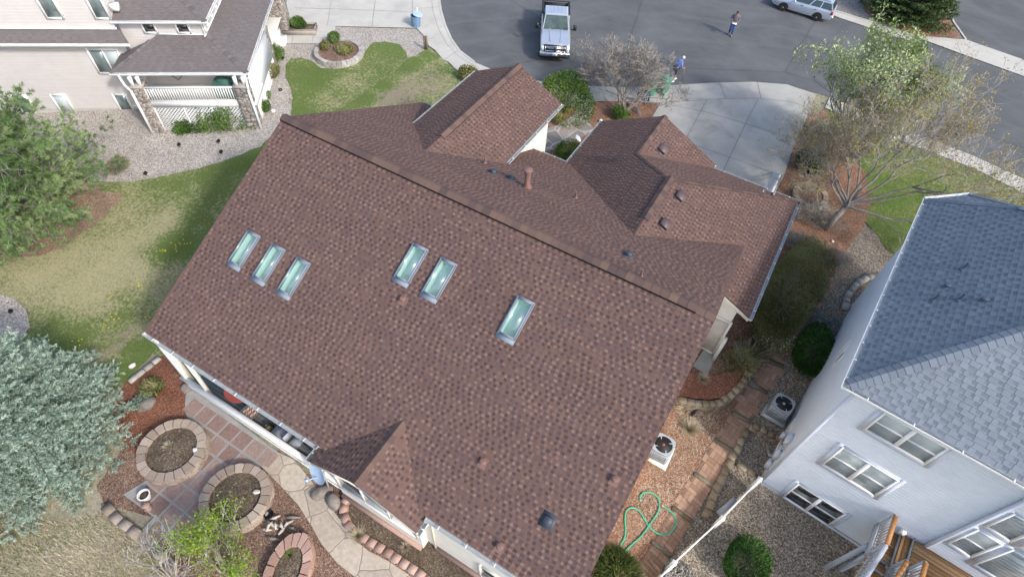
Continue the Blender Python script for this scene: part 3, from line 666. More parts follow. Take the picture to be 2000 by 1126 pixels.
def gutter(name, p, q, out, parent, mat, w=.12, h=.11, hang=.9, drop=.1):
    # an open K-gutter hung along an eave, with hangers across it
    p, q, out = np.array(p, float), np.array(q, float), np.array(out, float); m = MB(); d = q-p; L = np.linalg.norm(d); d /= L; dn = np.array([0, 0, -1.])
    prof = [(0, .0), (0, h), (w*.7, h), (w, h*.35), (w, -.004), (w-.014, -.004), (w-.014, h*.35), (w*.68, h-.008), (.008, h-.008)]
    for i in range(len(prof)-1):
        a, b = prof[i], prof[i+1]
        m.poly([p+out*a[0]+dn*a[1], q+out*a[0]+dn*a[1], q+out*b[0]+dn*b[1], p+out*b[0]+dn*b[1]])
    for e in (p, q): m.poly([e+out*a+dn*b for a, b in prof[:5]])
    k = max(1, int(L/hang))
    for i in range(k):
        c = p+d*(L*(i+.5)/k); m.bar(c+dn*-.003, c+out*w+dn*-.003, .03, .01, 1)
    return m.build(name, [mat, M['white']], parent)
UPN = lambda k: np.array([k/math.hypot(1, k), 1/math.hypot(1, k)])

# ------------------------------------------------------------------ the brown-roofed house
X0, X1, YR, ZR, KK = -15.586, .62, 11.469, 6.80, .4917
ZE = 2.9364; YE = YR-(ZR-ZE)/KK; ZF = 2.92; YF = YR+(ZR-ZF)/KK
H = thing('brown_roofed_house', 'large one-storey house with brown shingle roof, six skylights and cream walls', 'house', (-7.5, 11.5, 0))
def slope(name, corner, u, k, poly, seed, holes=(), parent=H, mat='shingle', under=True, **kw):
    # corner: eave point; u: unit vector along the eave; slope rises to the left of u
    u = np.array(u, float); hz = np.array([-u[1], u[0], 0]); c = 1/math.hypot(1, k); v = hz*c+np.array([0, 0, k*c]); n = np.cross(u, v)
    m = MB(); shingles(m, poly, np.array(corner, float), u, v, n, seed=seed, holes=holes, **kw)
    if under:
        m.poly([np.array(corner)+u*a+v*b-n*.035 for a, b in poly], 0, .1)
    # drip edge round the slope
    for i in range(len(poly)):
        a, b = poly[i], poly[(i+1) % len(poly)]
        A, B = [np.array(corner)+u*t[0]+v*t[1] for t in (a, b)]
        m.poly([A-n*.045, B-n*.045, B+n*.004, A+n*.004], 0, .1)
    return m.build(name, M[mat], parent)
SL = lambda z, k: z*math.hypot(1, k)/k     # slope length for a rise
W0 = X1-X0; LM = SL(ZR-ZE, KK)
def rear_uv(X, Y): return (X-X0, (Y-YE)*math.hypot(1, KK))
SKY = [(-14.19, -13.69, 6.68, 7.73), (-13.07, -12.57, 6.66, 7.73), (-11.97, -11.47, 6.67, 7.73), (-8.59, -8.07, 8.60, 9.66), (-7.5, -6.97, 8.58, 9.65), (-4.72, -4.19, 8.57, 9.65)]
holes = []
for (a, b, c, d) in SKY:
    p, q = rear_uv(a, c), rear_uv(b, d); holes.append((p[0]+.03, q[0]-.03, p[1]+.03, q[1]-.03))
slope('roof', (X0, YE, ZE), (1, 0, 0), KK, [(0, 0), (W0, 0), (W0, LM), (0, LM)], 11, holes, under=False)
LF = SL(ZR-ZF, KK)
slope('roof', (X1, YF, ZF), (-1, 0, 0), KK, [(0, 0), (W0, 0), (W0, LF), (0, LF)], 12)
m = MB(); nn = UPN(KK)
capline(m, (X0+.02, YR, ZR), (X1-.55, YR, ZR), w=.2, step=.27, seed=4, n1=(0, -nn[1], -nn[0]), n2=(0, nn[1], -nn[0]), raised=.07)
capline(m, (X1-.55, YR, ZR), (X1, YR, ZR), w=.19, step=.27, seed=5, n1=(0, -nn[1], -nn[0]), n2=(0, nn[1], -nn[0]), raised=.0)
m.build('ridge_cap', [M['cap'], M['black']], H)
# tall entry gable
EZ, EK, EL, ER, EY = 4.53, .478, -13.5, -8.985, 20.98
EM, EH = (EL+ER)/2, (ER-EL)/2; ERZ = EZ+EK*EH; LE = SL(EK*EH, EK)
yb = YR+(ZR-ERZ)/KK-.3; ye = YR+(ZR-EZ)/KK
slope('roof', (EL, EY, EZ), (0, -1, 0), EK, [(0, 0), (EY-ye, 0), (EY-yb, LE), (0, LE)], 21)
slope('roof', (ER, ye, EZ), (0, 1, 0), EK, [(0, 0), (EY-ye, 0), (EY-ye, LE), (ye-yb, LE)][:3]+[(ye-yb, LE)] if False else [(0, 0), (EY-ye, 0), (EY-ye, LE), (yb-ye, LE)], 22)
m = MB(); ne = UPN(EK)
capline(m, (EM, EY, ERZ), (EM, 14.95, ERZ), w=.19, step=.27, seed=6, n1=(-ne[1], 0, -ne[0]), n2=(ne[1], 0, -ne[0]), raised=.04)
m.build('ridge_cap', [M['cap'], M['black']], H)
# garage wing: a hip with a gable set into its front
GZ_, GK, GL_, GR_, GF, GB = 2.8416, .5064, -7.685, 1.863, 22.83, 15.49
GM, GH = (GL_+GR_)/2, (GR_-GL_)/2; GT = GZ_+GK*GH; fs = math.hypot(1, GK)
SX = -4.83; SHW = SX-GL_; ST = GZ_+GK*SHW; SR = SX+SHW; SF = 23.15
ryb = YR+(ZR-GT)/KK-.3; gye = YR+(ZR-GZ_)/KK
hb = GF-GH      # ridge end
hs = GF-SHW     # small ridge meets the hip slope
# left slope: eave from front to back
slope('roof', (GL_, SF, GZ_), (0, -1, 0), GK, [(0, 0), (SF-gye, 0), (SF-ryb, GH*fs), (SF-hb, GH*fs), (SF-hs, SHW*fs), (0, SHW*fs)], 31)
# right slope
slope('roof', (GR_, GB, GZ_), (0, 1, 0), GK, [(0, 0), (GF-GB, 0), (hb-GB, GH*fs), (ryb-GB, GH*fs), (2.72, (GR_-.62)*fs), (0, (GR_-.62)*fs)], 32)
# front hip slope to the right of the small gable
slope('roof', (GR_, GF, GZ_), (-1, 0, 0), GK, [(0, 0), (GR_-SR, 0), (GR_-SX, SHW*fs), (GR_-GM, GH*fs)], 33)
slope('roof', (SR, GF-.02, GZ_), (0, 1, 0), GK, [(0, 0), (SF-GF, 0), (SF-GF, SHW*fs), (-SHW, SHW*fs)], 34)
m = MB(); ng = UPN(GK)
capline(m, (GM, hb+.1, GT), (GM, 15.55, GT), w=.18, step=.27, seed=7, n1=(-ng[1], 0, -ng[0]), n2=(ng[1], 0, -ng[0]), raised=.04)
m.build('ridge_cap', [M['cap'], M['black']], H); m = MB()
capline(m, (SX, SF, ST), (SX, hs, ST), w=.16, step=.27, seed=8, n1=(-ng[1], 0, -ng[0]), n2=(ng[1], 0, -ng[0]))
m.build('ridge_cap', [M['cap'], M['black']], H); m = MB()
capline(m, (GR_, GF, GZ_), (GM, hb, GT), w=.14, step=.22, seed=9, n1=(.5, -.5, -.02), n2=(-.5, .5, -.24))
m.build('ridge_cap', [M['cap'], M['black']], H); m = MB()
capline(m, (SX, hs, ST), (GM, hb, GT), w=.14, step=.22, seed=10, n1=(-.5, -.5, -.24), n2=(.5, .5, -.24))
m.build('ridge_cap', [M['cap'], M['black']], H)
# rear gable bump
BX, BW, BY, BZ, BK = -5.97, 1.98, 3.13, 2.80, .5
BT = BZ+BK*BW; LB = SL(BK*BW, BK); byr = YR-(ZR-BT)/KK+.25; bye = YR-(ZR-BZ)/KK
slope('roof', (BX-BW, bye+.25, BZ), (0, -1, 0), BK, [(0, 0), (bye+.25-BY, 0), (bye+.25-BY, LB), (bye+.25-byr, LB)], 41)
slope('roof', (BX+BW, BY, BZ), (0, 1, 0), BK, [(0, 0), (bye+.25-BY, 0), (byr-BY, LB), (0, LB)], 42)
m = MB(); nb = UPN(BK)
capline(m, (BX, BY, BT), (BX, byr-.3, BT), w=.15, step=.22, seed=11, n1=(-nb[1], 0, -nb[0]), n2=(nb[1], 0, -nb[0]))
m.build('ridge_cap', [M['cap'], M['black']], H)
# walls
def prism(m, poly, z0, z1, mi=0):
    n = len(poly)
    for i in range(n):
        a, b = poly[i], poly[(i+1) % n]; m.poly([(*a, z0), (*b, z0), (*b, z1), (*a, z1)], mi)
    m.poly([(*p, z1) for p in poly], mi)
def gable_wall(m, axis, c, a0, a1, z0, ze0, ze1, apex, mi=0):
    # wall in the plane axis=c between a0..a1, with its top following a gable
    pt = (lambda a, z: (c, a, z)) if axis == 'x' else (lambda a, z: (a, c, z))
    m.poly([pt(a0, z0), pt(a1, z0), pt(a1, ze1)]+([pt(*apex)] if apex else [])+[pt(a0, ze0)], mi)
yw0, yw1, xw0, xw1 = YE+1.25, YF-.45, X0+.35, X1-.42
zu = lambda Y: ZR-KK*abs(Y-YR)-.07
m = MB()
gable_wall(m, 'x', xw0, yw0, yw1, -1.2, zu(yw0), zu(yw1), (YR, zu(YR)))
gable_wall(m, 'x', xw1, yw1, yw0, -2.2, zu(yw1), zu(yw0), (YR, zu(YR)))
m.poly([(xw0, yw1, -1.2), (xw1, yw1, -1.2), (xw1, yw1, zu(yw1)), (xw0, yw1, zu(yw1))])
m.poly([(xw0, yw0+1.6, -1.2), (BX-BW+.35, yw0+1.6, -1.2), (BX-BW+.35, yw0+1.6, zu(yw0+1.6)), (xw0, yw0+1.6, zu(yw0+1.6))])   # back of the porch
yq = YE+.13
m.poly([(BX+BW-.3, yq, -1.6), (xw1, yq, -2.2), (xw1, yq, zu(yq)), (BX+BW-.3, yq, zu(yq))])
m.poly([(xw1, yq, -2.2), (xw1, yw0, -2.2), (xw1, yw0, zu(yw0)), (xw1, yq, zu(yq))])
bx0, bx1, byw = BX-BW+.3, BX+BW-.3, BY+.35
gable_wall(m, 'y', byw, bx0, bx1, -1.2, BZ+BK*.3-.06, BZ+BK*.3-.06, (BX, BT-.06))
for bx in (bx0, bx1): m.poly([(bx, byw, -1.2), (bx, yw0+1.6, -1.2), (bx, yw0+1.6, BZ+.1), (bx, byw, BZ+.1)])
# entry walls
ex0, ex1, eyw = EL+.4, ER-.4, EY-.35
gable_wall(m, 'y', eyw, ex1, ex0, -.6, EZ+EK*.4-.06, EZ+EK*.4-.06, (EM, ERZ-.06))
m.poly([(ex1, eyw, -.6), (ex1, YR+2, -.6), (ex1, YR+2, EZ+.1), (ex1, eyw, EZ+.1)]); m.poly([(ex0, eyw, -.6), (ex0, YR+2, -.6), (ex0, YR+2, EZ+.1), (ex0, eyw, EZ+.1)])
# garage walls
gx0, gx1, gyw = GL_+.4, GR_-.45, GF-.4
gable_wall(m, 'y', gyw, SR-.3, gx0, -.8, GZ_+.1, GZ_+.1, (SX, ST-.06))
m.poly([(gx1, gyw, -1.6), (SR-.3, gyw, -.8), (SR-.3, gyw, GZ_+.12), (gx1, gyw, GZ_+.12)])
m.poly([(gx0, gyw, -.8), (gx0, YF-1.5, -.8), (gx0, YF-1.5, GZ_+.1), (gx0, gyw, GZ_+.1)])
m.poly([(gx1, gyw, -2), (gx1, GB+.3, -2), (gx1, GB+.3, GZ_+.16), (gx1, gyw, GZ_+.16)])
gb = GB+.3
m.poly([(gx1, gb, -2), (xw1, gb, -2), (xw1, gb, GZ_+GK*(GR_-xw1)-.06), (gx1, gb, GZ_+.16)])
m.build('wall', M['cream'], H)
# fascia and rake boards
m = MB()
for a, b in (((X0, YE, ZE), (X0, YR, ZR)), ((X0, YF, ZF), (X0, YR, ZR)), ((X1, YE, ZE), (X1, YR, ZR)), ((X1, YF, ZF), (X1, YR, ZR))):
    a, b = np.array(a), np.array(b); o = np.array([0.02 if a[0] < -5 else -.02, 0, -.14]); m.bar(a+o, b+o, .03, .2)
for a, b in (((GR_, GB+.02, GZ_), (.66, GB+.02, GZ_+GK*(GR_-.66))), ((EL, EY, EZ), (EM, EY, ERZ)), ((ER, EY, EZ), (EM, EY, ERZ)), ((GL_, SF, GZ_), (SX, SF, ST)), ((SR, SF, GZ_), (SX, SF, ST)), ((BX-BW, BY, BZ), (BX, BY, BT)), ((BX+BW, BY, BZ), (BX, BY, BT))):
    o = np.array([0, .02 if a[1] < 12 or a[1] == GB+.02 else -.02, -.14]); m.bar(np.array(a)+o, np.array(b)+o, .03, .2)
for a, b in (((X0, YE+.02, ZE), (BX-BW, YE+.02, ZE)), ((BX+BW, YE+.02, ZE), (X1, YE+.02, ZE)), ((BX-BW+.02, bye, BZ), (BX-BW+.02, BY, BZ)), ((BX+BW-.02, bye, BZ), (BX+BW-.02, BY, BZ)), ((X0, YF-.02, ZF), (EL, YF-.02, ZF)), ((ER, YF-.02, ZF), (GL_, YF-.02, ZF)), ((EL+.02, ye, EZ), (EL+.02, EY, EZ)), ((ER-.02, ye, EZ), (ER-.02, EY, EZ)), ((GL_+.02, gye, GZ_), (GL_+.02, SF, GZ_)), ((GR_-.02, GB, GZ_), (GR_-.02, GF, GZ_)), ((SR, GF-.02, GZ_), (GR_, GF-.02, GZ_))):
    o = np.array([0, 0, -.15]); m.bar(np.array(a)+o, np.array(b)+o, .03, .18)
m.build('fascia', M['cream'], H)
gq = lambda a, b, out, mat='galv': gutter('gutter', a, b, out, H, M[mat])
zg = -.03
gq((X0, YE, ZE+zg), (BX-BW-.02, YE, ZE+zg), (0, -1, 0)); gq((BX+BW+.0, YE, ZE+zg), (X1, YE, ZE+zg), (0, -1, 0))
gq((BX-BW, YE+.05, BZ+zg), (BX-BW, BY, BZ+zg), (-1, 0, 0)); gq((BX+BW, YE-.12, BZ+zg), (BX+BW, BY, BZ+zg), (1, 0, 0))
gq((EL, ye, EZ+zg), (EL, EY, EZ+zg), (-1, 0, 0)); gq((ER, ye, EZ+zg), (ER, EY, EZ+zg), (1, 0, 0))
gq((X0, YF, ZF+zg), (EL, YF, ZF+zg), (0, 1, 0)); gq((ER, YF, ZF+zg), (GL_, YF, ZF+zg), (0, 1, 0))
gq((GL_, gye, GZ_+zg), (GL_, SF, GZ_+zg), (-1, 0, 0)); gq((GR_, GB, GZ_+zg), (GR_, GF, GZ_+zg), (1, 0, 0)); gq((SR, GF, GZ_+zg), (GR_+.1, GF, GZ_+zg), (0, 1, 0))
# skylights with a real shaft below the glass
c_, s_ = 1/math.hypot(1, KK), KK/math.hypot(1, KK)
SV = np.array([0, c_, s_]); SN = np.array([0, -s_, c_]); SU = np.array([1., 0, 0])
for i, (a, b, c, d) in enumerate(SKY):
    ctr = np.array([(a+b)/2, (c+d)/2, ZR-KK*(YR-(c+d)/2)]); hw, hl = (b-a)/2, (d-c)/2/c_
    P = lambda u, v, n: ctr+SU*u+SV*v+SN*n
    m = MB(); T = .11
    for (u0, u1, v0, v1) in ((-hw, -hw+.035, -hl, hl), (hw-.035, hw, -hl, hl), (-hw+.035, hw-.035, -hl, -hl+.04), (-hw+.035, hw-.035, hl-.04, hl)):
        m.box(P((u0+u1)/2, (v0+v1)/2, T/2), (u1-u0, v1-v0, T), ax=(SU, SV, SN))
    fr = m.build('skylight', M['flash'], H)
    m = MB()      # apron below and step flashing beside the frame
    m.box(P(0, -hl-.08, .022), (2*hw+.1, .17, .012), ax=(SU, SV, SN)); m.box(P(0, hl+.03, .022), (2*hw+.08, .06, .012), ax=(SU, SV, SN))
    for s in (-1, 1): m.box(P(s*(hw+.025), 0, .024), (.05, 2*hl+.06, .014), ax=(SU, SV, SN))
    m.build('flashing', M['flash'], fr)
    m = MB(); m.box(P(0, 0, T-.012), (2*hw-.07, 2*hl-.08, .012), ax=(SU, SV, SN)); m.build('glass', M['skyglass'], fr)
    m = MB(); iw, il, D = hw-.035, hl-.04, .3
    for q in ([(-iw, -il), (-iw, il)], [(iw, il), (iw, -il)], [(-iw, il), (iw, il)], [(iw, -il), (-iw, -il)]):
        m.poly([P(*q[0], 0), P(*q[1], 0), P(*q[1], -D), P(*q[0], -D)])
    m.poly([P(-iw, -il, -D), P(iw, -il, -D), P(iw, il, -D), P(-iw, il, -D)])
    m.build('shaft', M['shaft'], fr)
def on_rear(x, y):
    d = ray(x, y); t = (ZR-KK*YR-CAM_H)/(d[2]-KK*d[1]); return O+d*t
def on_front(x, y):
    d = ray(x, y); t = (ZR+KK*YR-CAM_H)/(d[2]+KK*d[1]); return O+d*t
def on_gar(x, y):
    d = ray(x, y); t = (GZ_+GK*GR_-CAM_H)/(d[2]+GK*d[0]); return O+d*t
for x, y in ((787, 587), (943, 904), (1200, 938), (976, 1068)):
    p = on_rear(x, y); m = MB(); m.box(p+SN*.012, (.26, .3, .012), ax=(SU, SV, SN))
    m.lathe(p, [(.06, 0), (.055, .1), (.1, .11), (.105, .13), (.085, .165), (.02, .185)], 14); m.build('roof_vent', M['copper'], H, smooth=True, sharp=40)
p = on_rear(1070, 1016); m = MB(); m.box(p+SN*.06, (.3, .28, .12), ax=(SU, SV, SN), taper=.75); m.box(p+SN*.01, (.42, .42, .015), ax=(SU, SV, SN)); m.build('exhaust_vent', M['darkblue'], H)
FU, FV, FN = np.array([-1., 0, 0]), np.array([0, -c_, s_]), np.array([0, s_, c_])
for x, y in ((963, 337), (998, 349), (1227, 498)):
    p = on_front(x, y); m = MB(); m.box(p+FN*.06, (.26, .26, .12), ax=(FU, FV, FN), taper=.75); m.box(p+FN*.01, (.38, .38, .015), ax=(FU, FV, FN)); m.build('exhaust_vent', M['darkblue'], H)
for x, y in ((947, 319), (1124, 387), (1251, 541)):
    p = on_front(x, y); m = MB(); m.tube([p, p+np.array([0, 0, .34])], .032, 10); m.lathe(p, [(.09, -.03), (.07, .05), (.04, .1)], 12); m.build('vent_pipe', M['copper'], H, smooth=True, sharp=40)
p = on_front(1029, 366); m = MB(); m.lathe(p, [(.2, -.08), (.17, .06), (.11, .14), (.105, .74), (.16, .76), (.16, .85), (.08, .9)], 18); m.build('flue', M['copper'], H, smooth=True, sharp=40)
gc, gs = 1/fs, GK/fs; GU, GV, GN = np.array([0, 1., 0]), np.array([-gc, 0, gs]), np.array([gs, 0, gc])
for x, y in ((1293, 294), (1327, 386), (1297, 440)):
    p = on_gar(x, y); m = MB(); m.box(p+GN*.012, (.5, .42, .02), ax=(GU, GV, GN)); m.box(p+GN*.07, (.34, .3, .13), ax=(GU, GV, GN), taper=.8); m.box(p+GN*.145, (.42, .4, .02), ax=(GU, GV, GN)); m.build('roof_vent', M['ventbrown'], H)
# ------------------------------------------------------------------ details of the brown-roofed house
def frame_axes(rz): c, s = math.cos(rz), math.sin(rz); return np.array([c, s, 0]), np.array([-s, c, 0])
def window(parent, P, w, h, cols=1, rows=1, fr='white', pane='glassdark', t=.07, depth=.06, panes=None, name='window', sub=True, mull=.07, sill=False):
    # P(u, d, z): world point; u along the wall from the window's lower left corner, d outwards, z up
    m = MB()
    def bx(u0, u1, z0, z1, d0, d1, mi=0):
        c = P((u0+u1)/2, (d0+d1)/2, (z0+z1)/2); ex = P(1, 0, 0)-P(0, 0, 0); ey = P(0, 1, 0)-P(0, 0, 0)
        m.box(c, (u1-u0, abs(d1-d0), z1-z0), ax=(ex, ey, (0, 0, 1)), mi=mi)
    bx(-t, 0, -t, h+t, -.02, depth); bx(w, w+t, -t, h+t, -.02, depth); bx(0, w, -t, 0, -.02, depth); bx(0, w, h, h+t, -.02, depth)
    cw, rh = w/cols, h/rows
    for i in range(1, cols): bx(i*cw-mull/2, i*cw+mull/2, 0, h, -.02, depth-.01)
    for i in range(cols):
        a = i*cw+(mull/2 if i else 0); b = (i+1)*cw-(mull/2 if i < cols-1 else 0)
        for j in range(1, rows): bx(a, b, j*rh-.025, j*rh+.025, -.02, depth-.02)
    o = m.build(name, M[fr], parent)
    k = 0
    for i in range(cols):
        for j in range(rows):
            m = MB(); a = i*cw+(mull/2 if i else 0); b = (i+1)*cw-(mull/2 if i < cols-1 else 0); z0 = j*rh+(.025 if j else 0); z1 = (j+1)*rh-(.025 if j < rows-1 else 0)
            bx(a, b, z0, z1, -.02, .02+.006*((i+j) % 2)); mat = panes[k % len(panes)] if panes else pane; k += 1
            m.build('pane', M[mat], o)
    return o
def wallP(p0, u, n): return lambda a, d, z: np.array([p0[0]+u[0]*a+n[0]*d, p0[1]+u[1]*a+n[1]*d, p0[2]+z])
# rear bump windows (white triple unit) and end wall window
window(H, wallP((-7.45, byw, .62), (1, 0, 0), (0, -1, 0)), 3.0, 1.25, 3, 1, panes=['glassdark', 'glassgrey', 'glassdark'], t=.1)
window(H, wallP((-2.2, yq, -.05), (1, 0, 0), (0, -1, 0)), 1.1, .95, 2, 1, fr='cream', pane='glassdark', t=.1)
window(H, wallP((ex1, 17.4, .5), (0, 1, 0), (1, 0, 0)), .8, 1.3, 1, 1, fr='cream')
# recessed panel and ledge on the side wall by the steps
dy = GB+.3
m = MB(); m.box((.98, dy-.02, .75), (.82, .05, 2.0)); dr = m.build('side_door', M['beige'], H)
m = MB(); m.box((.53, dy-.045, .8), (.09, .1, 2.2)); m.box((1.435, dy-.045, .8), (.09, .1, 2.2)); m.box((.98, dy-.045, 1.86), (.82, .1, .1)); m.build('frame', M['cream'], dr)
m = MB(); m.box((1.33, dy-.07, .75), (.05, .07, .05)); m.build('handle', M['steel'], dr)
m = MB(); m.box((1.55, dy-.1, .2), (.14, .22, 1.5)); m.build('wall_ledge', M['cream'], H)
m = MB(); m.box((BX, byw-.06, -.5), (3.3, .13, .3)); m.build('brick_ledge', M['redblock'], H); m = MB(); m.box((-1.75, yq-.06, -.5), (4.3, .13, .3)); m.build('brick_ledge', M['redblock'], H)
m = MB(); m.tube([(-3.93, BY+.3, 2.6), (-3.93, yq-.06, 2.4), (-3.93, yq-.06, -.6)], .04, 8); m.build('downspout', M['cream'], H)
# porch: floor, rail with balusters, posts
DZ = -.48
pt = thing('porch_railing', 'long white baluster railing along the back porch under the brown eave', 'railing', (-11.7, 3.55, -.6))
m = MB(); xa, xb, yr_ = X0+.4, BX-BW+.2, 3.56
m.box(((xa+xb)/2, yr_, .36), (xb-xa, .19, .05)); m.box(((xa+xb)/2, yr_, .26), (xb-xa, .05, .08)); m.box(((xa+xb)/2, yr_, -.4), (xb-xa, .06, .08))
m.build('handrail', M['white'], pt)
m = MB()
x = xa+.1
while x < xb: m.box((x, yr_, -.07), (.05, .045, .6)); x += .105
m.build('baluster', M['white'], pt)
m = MB(); m.box(((xa+xb)/2, yr_+.03, -.54), (xb-xa, .03, .26)); m.build('skirt_board', M['white'], pt)
m = MB(); 
y = 3.6
k = 0
while y < 6.4: m.box(((xa+xb)/2, y+.065, DZ-.02+.001*(k % 3)), (xb-xa, .135, .04)); y += .14; k += 1
m.build('porch_floor', M['greyboard'], H)
for q, w_ in ((xa+.12, .24), (xa+1.15, .13), (xb-.1, .13)):
    m = MB(); m.box((q, 3.68, 1.1), (w_, w_, 3.5)); m.build('porch_post', M['cream'], H)

# ------------------------------------------------------------------ the pale blue neighbour house
AB = math.radians(-6.0); U2, V2 = frame_axes(AB); OB = np.array([4.52, 11.88, 0]); ZB = 6.0; KB = .72
def B(u, v, z): return np.array([OB[0]+U2[0]*u+V2[0]*v, OB[1]+U2[1]*u+V2[1]*v, z])
BH = thing('pale_blue_house', 'tall pale blue lap-sided house with a blue-grey hip roof and rear deck', 'house', B(5, 5, -1.5))
def clip(poly, a, b, c):     # keep a*u+b*v <= c
    out = []
    for i in range(len(poly)):
        p, q = poly[i], poly[(i+1) % len(poly)]; fp, fq = a*p[0]+b*p[1]-c, a*q[0]+b*q[1]-c
        if fp <= 0: out.append(p)
        if fp*fq < 0: t = fp/(fp-fq); out.append((p[0]+(q[0]-p[0])*t, p[1]+(q[1]-p[1])*t))
    return out
EV = [(0, 0), (11, 0), (11, 10.9), (1.25, 10.9), (0, 9.58)]
ed = []
for i in range(len(EV)):
    a, b = np.array(EV[i], float), np.array(EV[(i+1) % len(EV)], float); d = (b-a)/np.linalg.norm(b-a); n = np.array([-d[1], d[0]]); ed.append((a, d, n))
fB = math.hypot(1, KB)
for i, (a, d, n) in enumerate(ed):
    poly = [tuple(p) for p in EV]
    for j, (a2, d2, n2) in enumerate(ed):
        if i == j: continue
        # height_i <= height_j : n.(p-a) <= n2.(p-a2)
        poly = clip(poly, n[0]-n2[0], n[1]-n2[1], n@a-n2@a2)
        if not poly: break
    if len(poly) < 3: continue
    if i == 1: continue
    uv = [((np.array(p)-a)@d, ((np.array(p)-a)@n)*fB) for p in poly]
    dW = U2*d[0]+V2[:3]*d[1]
    slope('roof', B(a[0], a[1], ZB), dW, KB, uv, 60+i, parent=BH, mat='greyshingle', expo=.155, tabw=(.1, .24), gapw=(.08, .2), dark=(.08, .28), mid=(.44, .56), lite=(.44, .62), lp=False)
m = MB()
ap = {}
kb = UPN(KB)
def hipcap(p, q, w=.17, seed=1):
    p, q = np.array(p), np.array(q); d = q-p; d[2] = 0; d /= np.linalg.norm(d); s = np.array([-d[1], d[0], 0]); f = .5*KB
    capline(m, p, q, w=w, step=.2, seed=seed, n1=s+np.array([0, 0, -.28]), n2=-s+np.array([0, 0, -.28]), h=.03, tr=(.3, .62))
hipcap(B(.05, .05, ZB), B(5.4, 5.4, ZB+5.4*KB), .19, 3)
apx = None
# chamfer slope's apex: meet of its two neighbours' planes
q1 = ed[4]; q3 = ed[3]; q2 = ed[2]
def hgt(e, p): return (np.array(p)-e[0])@e[2]
best = min(((abs(hgt(q1, (u/50, v/50))-hgt(q3, (u/50, v/50)))+abs(hgt(q2, (u/50, v/50))-hgt(q3, (u/50, v/50))), u/50, v/50) for u in range(20, 250) for v in range(300, 545)))
au, av = best[1], best[2]; az = ZB+KB*hgt(q3, (au, av))
m.build('ridge_cap', M['greyshingle'], BH)
for i, (q, e, w_) in enumerate(((B(0, 9.58, ZB), B(au, av, az), .14), (B(1.25, 10.9, ZB), B(au, av, az), .14), (B(au, av, az), B(5.4, 5.5, ZB+5.4*KB), .16))): m = MB(); hipcap(q, e, w_, 4+i); m.build('ridge_cap', M['greyshingle'], BH)
# walls as real lap boards
def lap(m, p0, u, n, w, z0, z1, expo=.15, t=.03, mi=0):
    z = z0; p0 = np.array(p0, float)
    while z < z1-.01:
        z2 = min(z+expo, z1); a, b = p0+u*0, p0+u*w
        zc = z2-(z2-z)*.2; q = lambda o, zz: [(a[0]+n[0]*o, a[1]+n[1]*o, zz), (b[0]+n[0]*o, b[1]+n[1]*o, zz)]
        f0, f1, f2, f3 = q(t, z), q(t, zc), q(.002, z2), q(.002, z)
        m.poly([*f0, *f1[::-1]], mi); m.poly([*f1, *f2[::-1]], mi); m.poly([*f3, *f0[::-1]], mi)
        z = z2
m = MB()
lap(m, B(.35, .3, 0), U2, -V2, 4.68, -1.35, ZB+.05)
lap(m, B(.35, 9.4, 0), -V2, -U2, 9.1, -1.35, ZB+.05)
lap(m, B(1.4, 10.6, 0), (B(.35, 9.4, 0)-B(1.4, 10.6, 0))/np.linalg.norm(B(.35, 9.4, 0)-B(1.4, 10.6, 0)), (-U2+V2)/1.414, 1.6, -1.2, ZB)
lap(m, B(5.03, .22, 0), U2, -V2, 6, -2.4, ZB+.05)
m.build('wall', M['bluesiding'], BH)
m = MB(); m.poly([B(.3, .26, -2.6), B(10.6, .18, -2.6), B(10.6, .18, -1.35), B(.3, .26, -1.35)]); m.poly([B(.31, 9.5, -2.6), B(.31, .26, -2.6), B(.31, .26, -1.35), B(.31, 9.5, -1.35)])
m.poly([B(5.03, .3, -2.6), B(5.03, .215, -2.6), B(5.03, .215, ZB), B(5.03, .3, ZB)]); m.build('foundation', M['bluetrim'], BH)
for q in (B(.35, .3, 2.3), B(5.02, .2, 2.3)): m = MB(); m.box(q, (.1, .1, 7.4), rz=AB); m.build('corner_board', M['bluetrim'], BH)
m = MB()
for k in range(2):   # soffit and fascia
    pass
m.poly([B(0, 0, ZB-.17), B(11, 0, ZB-.17), B(11, .35, ZB-.17), B(.35, .35, ZB-.17)]); m.poly([B(0, 9.58, ZB-.17), B(0, 0, ZB-.17), B(.35, .35, ZB-.17), B(.35, 9.5, ZB-.17)])
m.bar(B(0, .015, ZB-.09), B(11, .015, ZB-.09), .03, .16); m.bar(B(.015, 0, ZB-.09), B(.015, 9.58, ZB-.09), .03, .16); m.bar(B(.01, 9.58, ZB-.09), B(1.25, 10.89, ZB-.09), .03, .16); m.bar(B(1.25, 10.89, ZB-.09), B(11, 10.89, ZB-.09), .03, .16)
m.build('fascia', M['white'], BH)
gutter('gutter', B(-.02, 0, ZB-.02), B(11, 0, ZB-.02), -V2, BH, M['gutterwhite'], hang=1.2); gutter('gutter', B(0, -.1, ZB-.02), B(0, 9.58, ZB-.02), -U2, BH, M['gutterwhite'], hang=.7)
dch = (B(1.25, 10.9, 0)-B(0, 9.58, 0)); dch /= np.linalg.norm(dch); nch = np.array([-dch[1], dch[0], 0])
gutter('gutter', B(-.03, 9.58, ZB-.02), B(1.25, 10.93, ZB-.02), nch, BH, M['gutterwhite'], hang=.9); gutter('gutter', B(1.22, 10.9, ZB-.02), B(11, 10.9, ZB-.02), V2, BH, M['gutterwhite'], hang=.9)
pw = lambda u, z, v=.3: wallP(B(u, v, z), U2, -V2)
